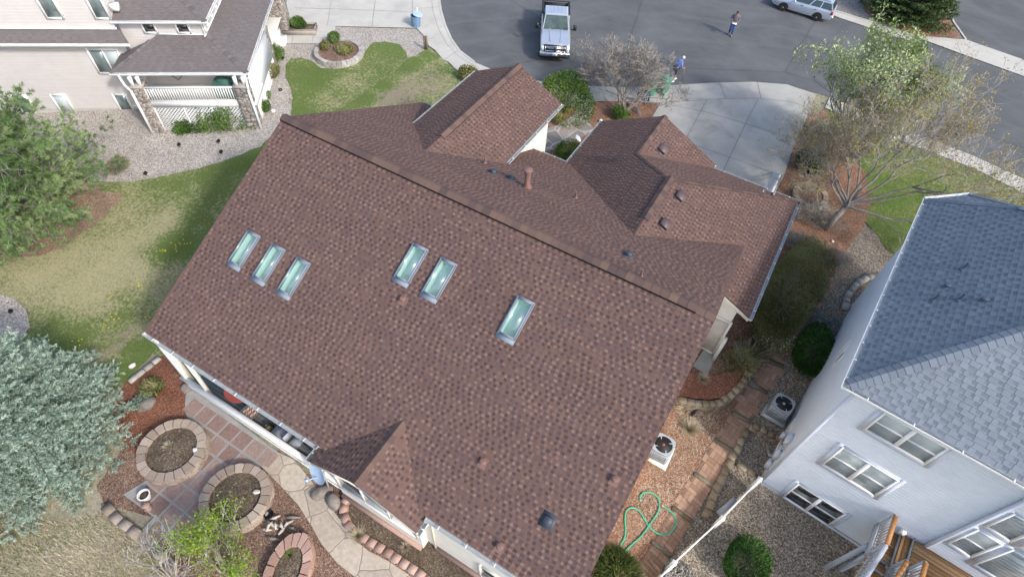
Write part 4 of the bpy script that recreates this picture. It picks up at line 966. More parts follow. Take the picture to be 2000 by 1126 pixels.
def bwin(u, z, w, h, cols, panes, v=.285, rows=2):
    m_ = None
    o = window(BH, pw(u, z, v), w, h, cols, rows, t=.05, depth=.075, panes=panes, mull=.11)
    m = MB(); p = pw(u, z, v)
    for (u0, u1, z0, z1) in ((-.2, -.05, -.2, h+.12), (w+.05, w+.2, -.2, h+.12), (-.05, w+.05, -.2, -.05), (-.05, w+.05, h+.05, h+.12)):
        m.box(p((u0+u1)/2, .02, (z0+z1)/2), (u1-u0, .05, z1-z0), rz=AB)
    m.build('frame', M['bluetrim'], o)
bwin(1.27, 4.45, 1.63, 1.0, 2, ['glassgrey', 'glassblind'])
bwin(1.27, 1.77, 1.63, 1.3, 2, ['glassgrey', 'glassblind'])
bwin(1.27, -1.38, 1.63, 1.25, 2, ['glassdark', 'glassdark'])
bwin(5.2, 1.77, .6, 1.3, 1, ['glassgrey', 'glassblind'], .21); bwin(5.2, 3.45, .6, 1.05, 1, ['glassblind'], .21, 1)
bwin(6.1, 1.5, 1.3, 1.6, 1, ['glassblind'], .21, 1); bwin(6.1, 3.45, 1.3, 1.05, 1, ['glassblind'], .21, 1)
bwin(7.7, 1.5, .9, 1.6, 1, ['glassblind'], .21, 1)
window(BH, wallP(B(.345, 4.95, 1.75), -V2, -U2), .75, .8, 2, 1, t=.05, depth=.05, pane='glassdark')
window(BH, wallP(B(.345, 2.7, -1.1), -V2, -U2), 1.3, .8, 2, 1, t=.05, depth=.05, pane='glassdark')
for v, z, w, h in ((1.2, .6, .35, .4), (.85, -.1, .3, .35), (.7, -.75, .28, .35), (2.0, -.6, .2, .3)): m = MB(); m.box(B(.24, v, z), (.2, w, h), rz=AB); m.build('meter_box', M['bluetrim'], BH)
m = MB(); m.tube([B(.2, 1.0, .3), B(.2, .95, -.5), B(.16, 1.2, -1.0), B(.05, 1.6, -1.3)], .05, 8); m.build('conduit', M['greypaint'], BH, smooth=True)
m = MB(); m.box(B(4.3, .2, .85), (.16, .12, .2), rz=AB); m.build('wall_lamp', M['white'], BH)
def on_bl(x, y):    # point on the neighbour's left roof slope
    d = ray(x, y); k0 = -U2@OB
    # z = ZB + KB*u, u = U2.(p-OB)
    t = (ZB-CAM_H+KB*(U2@(O-OB)))/(d[2]-KB*(U2@d)); return O+d*t
for x, y, kind in ((1879, 526, 'p'), (1848, 560, 'm'), (1823, 586, 'p'), (1872, 586, 'p'), (1920, 587, 'm')):
    p = on_bl(x, y); m = MB(); m.lathe(p, [(.1, -.06), (.085, .03), (.045, .06)], 12)
    if kind == 'p': m.tube([p, p+np.array([0, 0, .32])], .035, 10); nm = 'vent_pipe'
    else: m.lathe(p, [(.06, 0), (.06, .09), (.1, .1), (.1, .13), (.04, .16)], 12); nm = 'roof_vent'
    m.build(nm, M['bluevent'], BH, smooth=True, sharp=40)

# deck and stairs behind the blue house
DK = thing('wooden_deck', 'stained cedar deck with stairs and grey railing behind the pale blue house', 'deck', B(5, -.5, -2))
def boards(name, u0, u1, v0, v1, z, along='u', w=.14, seed=1):
    m = MB(); rg = random.Random(seed); a = v0 if along == 'u' else u0; e = v1 if along == 'u' else u1
    while a < e-.02:
        b = min(a+w-.012, e); c = (a+b)/2
        if along == 'u': m.box(B((u0+u1)/2, c, z-.018), (u1-u0, b-a, .036), rz=AB, tint=rg.random())
        else: m.box(B(c, (v0+v1)/2, z-.018), (b-a, v1-v0, .036), rz=AB, tint=rg.random())
        a += w
    return m.build(name, M['cedar'], DK)
boards('deck_board', 4.68, 9.5, -2.6, .17, .87, 'u', seed=1)
boards('landing_board', 3.74, 4.38, -.88, .25, .52, 'u', seed=2)
boards('step_board', 4.36, 4.7, -.88, .25, .7, 'v', .16, 3)
for q, s_z in ((B(4.37, -.3, .6), (.03, 1.15, .2)), (B(4.69, -.3, .77), (.03, 1.15, .2)), (B(4.68, -1.75, .7), (.04, 1.7, .34)), (B(7, -2.62, .7), (5, .04, .3)), (B(3.73, -.3, .38), (.04, 1.2, .3))): m = MB(); m.box(q, s_z, rz=AB); m.build('riser_board', M['greypaint'], DK)
for k in range(9):
    v = -.88-.28*(k+.5); z = .52-.19*(k+1)
    m = MB()
    for q in (-.07, .07): m.box(B(4.06, v+q, z-.018), (.64, .13, .036), rz=AB, tint=random.random())
    m.build('stair_tread', M['cedar'], DK)
    m = MB(); m.box(B(4.06, v+.14, z+.08), (.64, .025, .16), rz=AB); m.build('stair_riser', M['greypaint'], DK)
def rail(p, q, seed=0, post=True, cap='cedarcap', hgt_=.95):
    p, q = np.array(p), np.array(q); m = MB(); L = np.linalg.norm(q-p); d = (q-p)/L; upv = np.array([0, 0, 1.])
    k = int(L/.12)
    for i in range(1, k): a = p+d*(L*i/k); m.bar(a+upv*.08, a+upv*(hgt_-.06), .035, .035)
    m.bar(p+upv*.1, q+upv*.1, .04, .07); m.bar(p+upv*(hgt_-.08), q+upv*(hgt_-.08), .04, .07)
    for e in (p, q): m.bar(e-upv*.25, e+upv*(hgt_-.02), .09, .09)
    m.build('railing', M['greypaint'], DK)
    m = MB(); m.bar(p+upv*hgt_, q+upv*hgt_, .14, .035); m.build('rail_cap', M[cap], DK)
rail(B(3.76, .2, .52), B(3.76, -.88, .52)); rail(B(3.76, -.92, .48), B(3.76, -3.3, -1.18), cap='greypaint'); rail(B(4.42, -.95, .48), B(4.42, -3.3, -1.18)); rail(B(4.72, -.9, .87), B(4.72, -2.55, .87)); rail(B(4.75, -2.58, .87), B(9.4, -2.58, .87))
for u, v, z in ((3.8, -.9, .4), (4.4, -.9, .4), (4.75, -2.5, .7), (7, -2.5, .7)): m = MB(); m.bar(B(u, v, -2.4), B(u, v, z), .14, .14); m.build('post', M['greypaint'], DK)
m = MB(); p = G(1612, 1108); m.bar(p+np.array([0, 0, .02]), B(3.7, -.6, .3), .16, .2); m.build('brace', M['greypaint'], DK)
# ------------------------------------------------------------------ the beige neighbour house (left)
AL = math.radians(35.3); U3, V3 = frame_axes(AL); OL = np.array([-24.23, 16.50, 0])
def Lh(u, v, z): return np.array([OL[0]+U3[0]*u+V3[0]*v, OL[1]+U3[1]*u+V3[1]*v, z])
LH = thing('beige_house', 'beige lap-sided house with taupe roofs and a white wraparound porch', 'house', Lh(-8, 6, -.5))
GZL = -.55
m = MB()
lap(m, Lh(-22, 1.64, 0), U3, -V3, 22-6.05, -.3, 6.9, .16, .013); lap(m, Lh(-6.05, 1.64, 0), U3, -V3, 4.05, -.3, 2.8, .16, .013)
lap(m, Lh(-6.05, 2.0, 0), U3, -V3, 3.95, 3.0, 4.8, .14, .013)
lap(m, Lh(-2.1, 2.0, 0), V3, U3, 9, 1.2, 4.8, .16, .013)
lap(m, Lh(-6.05, 1.64, 0), V3, U3, 9, 4.6, 9, .16, .013)
m.build('wall', M['tansiding'], LH)
m = MB(); m.poly([Lh(-22, 1.61, -1.2), Lh(-2, 1.61, -1.2), Lh(-2, 1.61, -.3), Lh(-22, 1.61, -.3)]); m.poly([Lh(-2.05, 1.6, -1.2), Lh(-2.05, 9, -1.2), Lh(-2.05, 9, 1.2), Lh(-2.05, 1.6, 1.2)]); m.build('foundation', M['found'], LH)
m = MB()
m.box(Lh(-2.1, 2.0, 4.1), (.13, .13, 1.3), rz=AL); m.bar(Lh(-4.5, 1.98, 3.77), Lh(-2.1, 1.98, 3.77), .04, .06); m.bar(Lh(-22, 1.6, 4.28), Lh(-6, 1.6, 4.28), .05, .1); m.bar(Lh(-2.06, 1.7, 3.82), Lh(-2.06, 10, 3.82), .04, .08)
m.build('trim', M['white'], LH)
kw = dict(parent=LH, mat='taupeshingle', expo=.15, tabw=(.14, .34), gapw=(.1, .3), dark=(.2, .4), mid=(.4, .6), lite=(.42, .7), lp=False)
KL = .42; fL = math.hypot(1, KL)
slope('porch_roof', Lh(-6.45, 0, 2.9), U3, KL, [(0, 0), (6.45, 0), (4.45, 2*fL), (2.0, 2*fL), (1.6, 1.6*fL)], 70, **kw)
slope('porch_roof', Lh(0, 0, 2.9), V3, KL, [(0, 0), (11, 0), (11, 2.05*fL), (2.05, 2.05*fL)], 71, **kw)
slope('porch_roof', Lh(-6.45, 1.7, 2.9), -V3, KL, [(0, 0), (1.7, 0), (0, 1.7*fL)], 72, **kw)
slope('upper_roof', Lh(-6.06, 1.6, 4.68), U3, KL, [(0, 0), (4.32, 0), (.92, 3.4*fL), (0, 3.4*fL)], 73, **kw)
slope('upper_roof', Lh(-1.74, 1.6, 4.68), V3, KL, [(0, 0), (9, 0), (9, 3.46*fL), (3.46, 3.46*fL)], 74, **kw)
slope('pent_roof', Lh(-22, 1.1, 3.78), U3, .8, [(0, 0), (16.5, 0), (16.1, .54*1.28), (0, .54*1.28)], 75, **kw)
for p, q, w in ((Lh(0, 0, 2.9), Lh(-2, 2, 2.9+2*KL), .13), (Lh(-6.45, 0, 2.9), Lh(-4.75, 1.7, 2.9+1.7*KL), .13), (Lh(-1.74, 1.6, 4.68), Lh(-5.14, 5.0, 4.68+3.4*KL), .13)):
    m = MB(); d = q-p; d[2] = 0; d /= np.linalg.norm(d); s = np.array([-d[1], d[0], 0]); capline(m, p, q, w=w, step=.16, seed=3, n1=s+np.array([0, 0, -.25]), n2=-s+np.array([0, 0, -.25]), h=.02)
    m.build('ridge_cap', M['taupeshingle'], LH)
gutter('gutter', Lh(-6.45, 0, 2.88), Lh(.1, 0, 2.88), -V3, LH, M['gutterwhite']); gutter('gutter', Lh(0, 0, 2.88), Lh(0, 11, 2.88), U3, LH, M['gutterwhite']); gutter('gutter', Lh(-6.1, 1.6, 4.66), Lh(-1.64, 1.6, 4.66), -V3, LH, M['gutterwhite']); gutter('gutter', Lh(-1.74, 1.6, 4.66), Lh(-1.74, 10, 4.66), U3, LH, M['gutterwhite']); gutter('gutter', Lh(-22, 1.1, 3.76), Lh(-5.5, 1.1, 3.76), -V3, LH, M['gutterwhite'])
m = MB()
m.bar(Lh(-6.45, .02, 2.8), Lh(0, .02, 2.8), .04, .18); m.bar(Lh(-.02, 0, 2.8), Lh(-.02, 11, 2.8), .04, .18); m.bar(Lh(-6.43, 0, 2.82), Lh(-6.43, 1.6, 2.82), .04, .14); m.bar(Lh(-6.1, 1.62, 4.58), Lh(-1.74, 1.62, 4.58), .04, .18); m.bar(Lh(-1.76, 1.6, 4.58), Lh(-1.76, 10, 4.58), .04, .18); m.bar(Lh(-22, 1.12, 3.68), Lh(-5.5, 1.12, 3.68), .04, .16)

m.poly([Lh(-6.4, .05, 2.72), Lh(-.05, .05, 2.72), Lh(-.05, 1.65, 2.72), Lh(-6.4, 1.65, 2.72)]); m.poly([Lh(-.05, .05, 2.715), Lh(-.05, 11, 2.715), Lh(-2, 11, 2.715), Lh(-2, .05, 2.715)])
m.build('fascia', M['white'], LH)
pl = lambda u, z, v=1.62: wallP(Lh(u, v, z), U3, -V3)
window(LH, pl(-7.83, -.47), .55, 1.02, 1, 1, t=.1, pane='glassteal'); window(LH, pl(-10.95, -.47), .6, 1.02, 1, 1, t=.1, pane='glassblind'); window(LH, pl(-12.9, -.47), .6, 1.02, 1, 1, t=.1, pane='glassteal')
window(LH, pl(-7.87, 1.92), 1.3, 1.22, 2, 1, t=.1, panes=['glassteal', 'glassblind'])
window(LH, pl(-8.85, 4.82), .62, 1.4, 1, 1, t=.1, pane='glassteal'); window(LH, pl(-6.66, 4.82), .55, 1.4, 1, 1, t=.1, pane='glassteal')
for u in (-4.9, -3.3): window(LH, pl(u, 3.92, 1.97), .5, .42, 1, 1, t=.09, pane='glassdark')
for v in (2.4, 3.3, 4.2): window(LH, wallP(Lh(-2.09, v, 4.0), V3, U3), .5, .5, 1, 1, t=.09, pane='glassteal')
m = MB(); p = Lh(-4.0, 3.0, 5.44); m.lathe(p, [(.14, -.06), (.1, .06), (.05, .1)], 12); m.tube([p, p+np.array([0, 0, .4])], .045, 8); m.build('vent_pipe', M['bluevent'], LH, smooth=True, sharp=40)
m = MB(); m.box(Lh(-5.75, 1.9, 5.2), (.35, .3, .3), rz=AL); m.build('vent_hood', M['white'], LH)
# porch
m = MB()
k = 0
v = -.25
while v < 1.6: m.box(Lh(-3, v+.06, 1.17+.001*(k % 3)), (6.1, .125, .04), rz=AL); v += .13; k += 1
m.box(Lh(-1.1, 6, 1.17), (2.0, 8.6, .04), rz=AL); m.build('porch_floor', M['cream'], LH)
def stonecol(u, v, w, z1, seed, name='stone_column'):
    m = MB(); rg = random.Random(seed); z = GZL-.3
    while z < z1-.02:
        h = rg.uniform(.05, .11); z2 = min(z+h, z1)
        for s in range(4):
            du, dv = ((0, -1), (1, 0), (0, 1), (-1, 0))[s]; t = -w/2
            while t < w/2-.02:
                l = rg.uniform(.12, .34); t2 = min(t+l, w/2); o = rg.uniform(0, .025); c = (t+t2)/2
                cu, cv = (u+c, v+dv*(w/2-.02+o)) if du == 0 else (u+du*(w/2-.02+o), v+c)
                sz = (t2-t-.006, .06, z2-z-.006) if du == 0 else (.06, t2-t-.006, z2-z-.006)
                m.box(Lh(cu, cv, (z+z2)/2), sz, rz=AL, tint=rg.random()); t = t2
        z = z2
    m.box(Lh(u, v, z1/2+GZL/2-.15), (w-.06, w-.06, z1-GZL+.28), rz=AL, tint=.1)
    m.box(Lh(u, v, z1+.02), (w+.08, w+.08, .06), rz=AL, tint=.6)
    return m.build(name, M['stone'], LH)
stonecol(-5.4, -.12, .62, 2.3, 1); stonecol(-.42, -.12, .62, 2.3, 2); stonecol(-.42, 5.2, .62, 2.3, 3); stonecol(-.42, 9.2, 1.1, 2.4, 4)
for u, v in ((-5.55, -.2), (-5.2, -.2), (-.6, -.2), (-.2, -.2), (-.42, 5.1), (-.42, 5.4)): m = MB(); m.box(Lh(u, v, 2.55), (.15, .15, .48), rz=AL); m.build('porch_post', M['white'], LH)
m = MB()
m.bar(Lh(-5.1, -.3, 2.25), Lh(-.72, -.3, 2.25), .1, .07); m.bar(Lh(-5.1, -.3, 1.5), Lh(-.72, -.3, 1.5), .05, .06); m.box(Lh(-2.92, -.3, 1.28), (4.4, .05, .36), rz=AL)
u = -5.05
while u < -.75: m.box(Lh(u, -.3, 1.87), (.06, .035, .72), rz=AL); u += .125
m.bar(Lh(-5.68, -.1, 2.2), Lh(-5.68, 1.6, 2.2), .1, .06)
v = 0
while v < 1.6: m.box(Lh(-5.68, v, 1.8), (.035, .06, .8), rz=AL); v += .13
m.build('porch_railing', M['white'], LH)
m = MB()
def slat(u0, z0, u1, z1): m.bar(Lh(u0, -.3, z0), Lh(u1, -.3, z1), .008, .045, up=tuple(-V3))
za, zb = GZL-.05, 1.1; hh = zb-za; u = -5.1-hh
while u < -.7:
    for s in (0, 1):
        a0, a1 = u, u+hh; t0 = max(0, (-5.1-u)/hh); t1 = min(1, (-.72-u)/hh)
        if t1 > t0:
            f = (lambda t: (u+hh*t, za+hh*t)) if s == 0 else (lambda t: (u+hh*t, zb-hh*t)); p, q = f(t0), f(t1)
            d = .306 if s else .294; m.bar(Lh(p[0], -d, p[1]), Lh(q[0], -d, q[1]), .04, .008, up=tuple(V3))
    u += .17
for u in (-5.05, -3.6, -2.2, -.78): m.box(Lh(u, -.31, (za+zb)/2), (.07, .03, hh), rz=AL)
m.build('lattice', M['white'], LH)
m = MB()      # solid white screen on the right flank of the porch
m.box(Lh(-.12, 2.6, 1.45), (.05, 4.6, 1.7), rz=AL); m.box(Lh(-.12, 2.6, 2.33), (.12, 4.7, .08), rz=AL)
v = .3
while v < 4.95: m.box(Lh(-.1, v, .1), (.03, .05, 1.3), rz=AL); v += .1
m.build('porch_screen', M['white'], LH)
for p in ([Lh(-6.1, -.05, 2.8), Lh(-5.8, -.45, 2.45), Lh(-5.62, -.5, 2.2), Lh(-5.62, -.52, GZL+.1), Lh(-5.55, -.75, GZL+.02)], [Lh(-.1, -.05, 2.8), Lh(.0, -.42, 2.5), Lh(-.02, -.5, 2.2), Lh(-.02, -.52, GZL+.1), Lh(.05, -.75, GZL+.02)], [Lh(-1.85, 1.66, 4.6), Lh(-2.0, 1.92, 4.45), Lh(-2.0, 1.94, 3.85)]):
    m = MB()
    for a, b in zip(p, p[1:]): m.bar(a, b, .1, .08)
    m.build('downspout', M['white'], LH)
m = MB()
m.box(G(539, 74, .3), (.5, .9, .7), rz=AL); m.box(G(543, 80, .1), (1.0, .9, .3), rz=AL)
m.build('porch_step', M['white'], LH)
m = MB(); m.box(Lh(-4.55, 1.55, 2.1), (.16, .12, .36), rz=AL); m.build('meter_box', M['black'], LH); m = MB(); m.box(Lh(-3.7, 1.55, 2.1), (.3, .1, .3), rz=AL); m.tube([Lh(-4.5, 1.5, 1.9), Lh(-4.1, 1.45, 1.55), Lh(-3.7, 1.5, 1.95)], .02, 6, 1); m.build('meter_box', [M['tansiding'], M['black']], LH)
# things on the left porch
g1 = thing('covered_grill', 'grill under a dark green cover on the white porch of the beige house', 'grill', Lh(-1.55, .6, 1.2))
m = MB(); m.box(Lh(-1.55, .6, 1.62), (.95, .55, .82), rz=AL); m.blob(Lh(-1.55, .6, 2.0), (.48, .3, .26), 3, .1); m.build('cover', M['bbq'], g1, smooth=True, sharp=50)
m = MB()
for a in (-.35, .35): m.lathe(Lh(-1.55+a, .4, 1.27), [(.001, -.02), (.07, -.02), (.07, .02), (.001, .02)], 10, axis=tuple(V3))
m.build('wheel', M['black'], g1)
for i, v in enumerate((2.2, 3.1)):
    m = MB(); m.box(Lh(-.45, v, 1.5), (.5, .6, .08), rz=AL); m.box(Lh(-.7, v, 1.85), (.08, .6, .7), rz=AL)
    for a in (-.2, .2):
        for b in (-.25, .25): m.box(Lh(-.45+a, v+b, 1.35), (.05, .05, .3), rz=AL)
    for b in (-.3, .3): m.box(Lh(-.45, v+b, 1.72), (.5, .06, .05), rz=AL)
    o = m.build('porch_chair', M['bbq'], origin=Lh(-.45, v, 1.2)); tag(o, ['dark green chair behind the porch screen, nearer the stone corner column', 'dark green chair behind the porch screen, nearer the front steps'][i], 'chair', 'green porch chairs')
# ------------------------------------------------------------------ vegetation
def unit(a): return a/(np.linalg.norm(a, axis=-1, keepdims=True)+1e-9)
def cards(m, P, size, asp=.6, mi=0, tint=None, nrm=None, bias=.5, dirs=None, jd=.35):
    # one leaf-sized face at every point
    P = np.asarray(P, float); n = len(P)
    if n == 0: return
    s = np.broadcast_to(np.asarray(size, float), (n,))[:, None]
    d = unit(rng.normal(size=(n, 3))) if dirs is None else unit(np.asarray(dirs)+rng.normal(size=(n, 3))*jd)
    k = unit(rng.normal(size=(n, 3))+(np.array([0, 0, 1.])*bias*2 if nrm is None else np.asarray(nrm)*bias*2))
    w = unit(np.cross(d, k)); a = d*s*.5; b = w*s*.5*asp
    V = np.stack([P-a, P+b*.9-a*.1, P+a, P-b*.9-a*.1], 1)
    m.quads(V, mi, tint if tint is not None else rng.random(n))
def prisms(m, A, Bq, r0, r1, n=3, mi=0, tint=None):
    A = np.asarray(A, float); Bq = np.asarray(Bq, float); N_ = len(A)
    if N_ == 0: return
    r0 = np.broadcast_to(np.asarray(r0, float), (N_,)); r1 = np.broadcast_to(np.asarray(r1, float), (N_,))
    d = unit(Bq-A); u = np.where(np.abs(d[:, 2:3]) < .9, np.array([[0, 0, 1.]]), np.array([[1., 0, 0]])); a = unit(np.cross(d, u)); c = np.cross(d, a)
    t = tint if tint is not None else rng.random(N_)
    ring = lambda p, r, k: p+r[:, None]*(math.cos(2*math.pi*k/n)*a+math.sin(2*math.pi*k/n)*c)
    for k in range(n):
        m.quads(np.stack([ring(A, r0, k), ring(A, r0, k+1), ring(Bq, r1, k+1), ring(Bq, r1, k)], 1), mi, t)
def skeleton(base, dirs, length, rad, levels, rg, split=(3, 4), spread=.55, up=.15, shrink=.68, nseg=4, wob=.14, rmin=.006, minlen=.2, along=.35, zfloor=None):
    # recursive limbs: list of (level, a, b, ra, rb); tips
    segs, tips = [], []
    def grow(p, d, L, r, lv):
        q = p; ds = d
        for i in range(nseg):
            ds = unit(ds+rg.normal(size=3)*wob+np.array([0, 0, up*(.5 if lv else .2)]))
            if zfloor is not None and ds[2] < zfloor: ds = unit(np.array([ds[0], ds[1], zfloor]))
            e = q+ds*L/nseg
            f0, f1 = 1-i/nseg*.45, 1-(i+1)/nseg*.45; segs.append((lv, q, e, max(rmin, r*f0), max(rmin, r*f1))); q = e
            if lv < levels and i >= 1 and rg.random() < along*1.6:
                s = unit(rg.normal(size=3)); s = unit(s-ds*(s@ds)); grow(q, unit(ds*(1-spread*.5)+s*spread*1.1), L*shrink*rg.uniform(.6, .95), r*.45, lv+1)
        if lv >= levels or L < minlen: tips.append((q, ds)); return
        for k in range(rg.integers(split[0], split[1]+1)):
            s = unit(rg.normal(size=3)); s = unit(s-ds*(s@ds)); grow(q, unit(ds*(1-spread*.3)+s*spread), L*shrink*rg.uniform(.75, 1.1), r*.52, lv+1)
    for d in dirs: grow(np.array(base, float), unit(np.array(d, float)), length*rg.uniform(.85, 1.1), rad, 0)
    return segs, tips
def seg_mesh(m, segs, lo, hi, n, mi=0):
    S = [s for s in segs if lo <= s[0] <= hi]
    if S: prisms(m, [s[1] for s in S], [s[2]+(s[2]-s[1])*.06 for s in S], [s[3] for s in S], [s[4] for s in S], n, mi)
def shade(P, scale, seed):   # leaf colour drifts clump by clump
    r = np.random.default_rng(seed); f = r.normal(size=(5, 3))*scale; ph = r.uniform(0, 6.28, 5)
    return np.clip(.5+.16*np.sum(np.sin(P@f.T+ph), 1)+rng.normal(size=len(P))*.17, 0, 1)

def conifer(name, label, base, h, Rr, mat, nlev, nbr, seed, group=None, spray=13, leaf=(.16, .05), droop=.25, top=.85, jitter=.2, cat='tree', dense=7, jd=.35):
    rg = np.random.default_rng(seed); base = np.array(base, float); t = thing(name, label, cat, base, 0, group)
    m = MB(); m.tube([base-np.array([0, 0, .2]), base+np.array([0, 0, h*.5]), base+np.array([0, 0, h*.97])], [h*.02+.05, h*.014+.02, .015], 9); 
    wood_a, wood_b, wr = [], [], []
    P, D, TL, TT = [], [], [], []
    for lv in range(nlev):
        f = lv/(nlev-1); z = .12+(h-.2)*f; r = Rr*(1-f)**top+.12; n = max(5, int(nbr*(.35+.65*(1-f))))
        for k in range(n):
            az = 2*math.pi*(k+rg.uniform(-.4, .4)+lv*.37)/n; L = r*rg.uniform(1-jitter, 1+jitter*.5); el = -droop+.75*f+rg.uniform(-.1, .1)
            d = np.array([math.cos(az)*math.cos(el), math.sin(az)*math.cos(el), math.sin(el)]); p0 = base+np.array([0, 0, z])
            prev = p0; nb = 5; pts = []
            for i in range(1, nb+1):
                s = i/nb; p = p0+d*L*s+np.array([0, 0, .28*L*s*s*(.5+.5*f)]); pts.append(p); wood_a.append(prev); wood_b.append(p); wr.append(.018*(1-s)+.006); prev = p
            # side twigs set both ways along the outer part
            ns = max(4, int(spray*L/Rr)+2)
            side = np.array([-math.sin(az), math.cos(az), 0])
            for i in range(ns):
                s = .22+.78*(i+rg.random())/ns; c = p0+d*L*s+np.array([0, 0, .28*L*s*s*(.5+.5*f)])
                tl = (.16+.42*(1-s)*L/2.2)*rg.uniform(.7, 1.2)+.1
                for sg in (-1, 1):
                    td = unit(d*.75+side*sg*rg.uniform(.5, 1)+np.array([0, 0, rg.uniform(-.1, .3)]))
                    P.append(c); D.append(td); TL.append(tl); TT.append(s)
    TL = np.array(TL); TT = np.array(TT); T0 = np.repeat(np.array(P), dense, 0); D0 = np.repeat(np.array(D), dense, 0); uu = rng.random(len(T0)); ax_ = T0+D0*(np.repeat(TL, dense)*uu)[:, None]
    rd = unit(np.cross(D0, rng.normal(size=T0.shape))); D = unit(D0*.75+rd*.75+np.array([0, 0, .15])); P = ax_+D*leaf[0]*.4
    tw = np.repeat(rng.normal(size=len(TL))*.13, dense)
    prisms(m, wood_a, wood_b, wr, np.array(wr)*.7, 4)
    m.build('trunk', M['barkdark'], t)
    m = MB(); cards(m, P, rng.uniform(leaf[0]*.7, leaf[0]*1.2, len(P)), leaf[1]/leaf[0], 0, np.clip(.22+.3*np.repeat(TT, dense)+.28*uu+tw+rng.normal(size=len(P))*.1, 0, 1), dirs=D, bias=.3, jd=jd)
    m.build('crown', M[mat], t); return t
gp = lambda x, y: G(x, y)
# blue spruce lower left
sb = gp(72, 866)
conifer('blue_spruce', 'big silvery blue spruce beside the paved patio', sb, 5.3, 3.3, 'spruce', 19, 25, 3, spray=14, leaf=(.1, .026), droop=.14, top=.58, jitter=.1, dense=34, jd=.15)
# long-needled pine at the upper left
def pine(name, label, base, h, Rr, seed, lean):
    rg = np.random.default_rng(seed); base = np.array(base, float); t = thing(name, label, 'tree', base)
    m = MB(); top = base+np.array([lean[0], lean[1], h]); 
    m.tube([base-np.array([0, 0, .2]), base*.6+top*.4-np.array([lean[0]*.2, 0, 0]), top], [.2, .13, .03], 10)
    A, Bq, r_, P, D = [], [], [], [], []
    for k in range(230):
        f = ((k+rg.random())/230)**1.4; z = .05+.95*f; p0 = base*(1-z)+top*z; az = k*2.4+rg.uniform(-.4, .4); L = Rr*(1-f**1.3*.82)*rg.uniform(.62, 1.1); el = rg.uniform(-.08, .22)+.8*f*f
        d = np.array([math.cos(az)*math.cos(el), math.sin(az)*math.cos(el), math.sin(el)]); prev = p0; n = 7
        for i in range(1, n+1):
            s = i/n; p = p0+d*L*s+np.array([0, 0, .2*L*s*s])+rg.normal(size=3)*.05; A.append(prev); Bq.append(p); r_.append(.035*(1-s)+.01)
            if s > .3:
                for q in range(6):
                    td = unit(d*.6+rg.normal(size=3)*.65+np.array([0, 0, .5])); tl = rg.uniform(.25, .7); e = p+td*tl; A.append(p); Bq.append(e); r_.append(.01); P.append(e); D.append(td)
            prev = p
        P.append(prev); D.append(d)
    prisms(m, A, Bq, r_, np.array(r_)*.6, 4); m.build('trunk', M['bark'], t)
    P = np.array(P); D = np.array(D); k = 40; PP = np.repeat(P, k, 0)-np.repeat(D, k, 0)*(rng.random(len(P)*k)*.16)[:, None]; DD = np.repeat(D, k, 0)
    nd = unit(rng.normal(size=PP.shape)+DD*1.1); ln = rng.uniform(.09, .16, len(PP))[:, None]; C0 = PP+nd*ln*.5
    w = unit(np.cross(nd, rng.normal(size=PP.shape)))*.011; e = nd*ln*.5
    m = MB(); m.quads(np.stack([C0-e-w, C0-e+w, C0+e+w*.5, C0+e-w*.5], 1), 0, np.clip(np.repeat(shade(P-base, 1.5, seed), k)+rng.normal(size=len(PP))*.12, 0, 1)); m.build('crown', M['pine'], t)
    return t
pine('pine_tree', 'tall long-needled pine standing in tan litter by the beige house', gp(35, 425), 5.6, 4.75, 5, (.3, -.1))
# evergreen across the street
conifer('evergreen_tree', 'dark broad evergreen on the street island across the road', G(1768, 32), 4.6, 2.9, 'evergreen', 18, 22, 9, spray=11, leaf=(.17, .06), top=.5, jitter=.2, dense=12, droop=.0)

def broad(name, label, base, dirs, length, rad, levels, seed, leafmat, nleaf, lsize, barkm='bark', twigm='twig', split=(2, 3), spread=.5, up=.12, shrink=.7, leafspread=.22, asp=.65, cat='tree', wob=.14, rmin=.006, nseg=4, along=.35, thick=1, lbias=.4, minlen=.2, zfloor=None):
    rg = np.random.default_rng(seed); base = np.array(base, float); t = thing(name, label, cat, base)
    segs, tips = skeleton(base, dirs, length, rad, levels, rg, split, spread, up, shrink, nseg, wob, rmin, minlen, along, zfloor)
    m = MB(); seg_mesh(m, segs, 0, thick, 8); m.build('trunk', M[barkm], t)
    m = MB(); seg_mesh(m, segs, thick+1, 99, 3, 0)
    mats = [M[twigm]]
    if leafmat:
        mats.append(M[leafmat]); T = np.array([q for q, d in tips]); k = nleaf
        P = np.repeat(T, k, 0)+rng.normal(size=(len(T)*k, 3))*leafspread
        cards(m, P, rng.uniform(lsize*.6, lsize*1.25, len(P)), asp, 1, shade(P-base, 1.1, seed), bias=lbias)
    m.build('crown', mats, t); return t
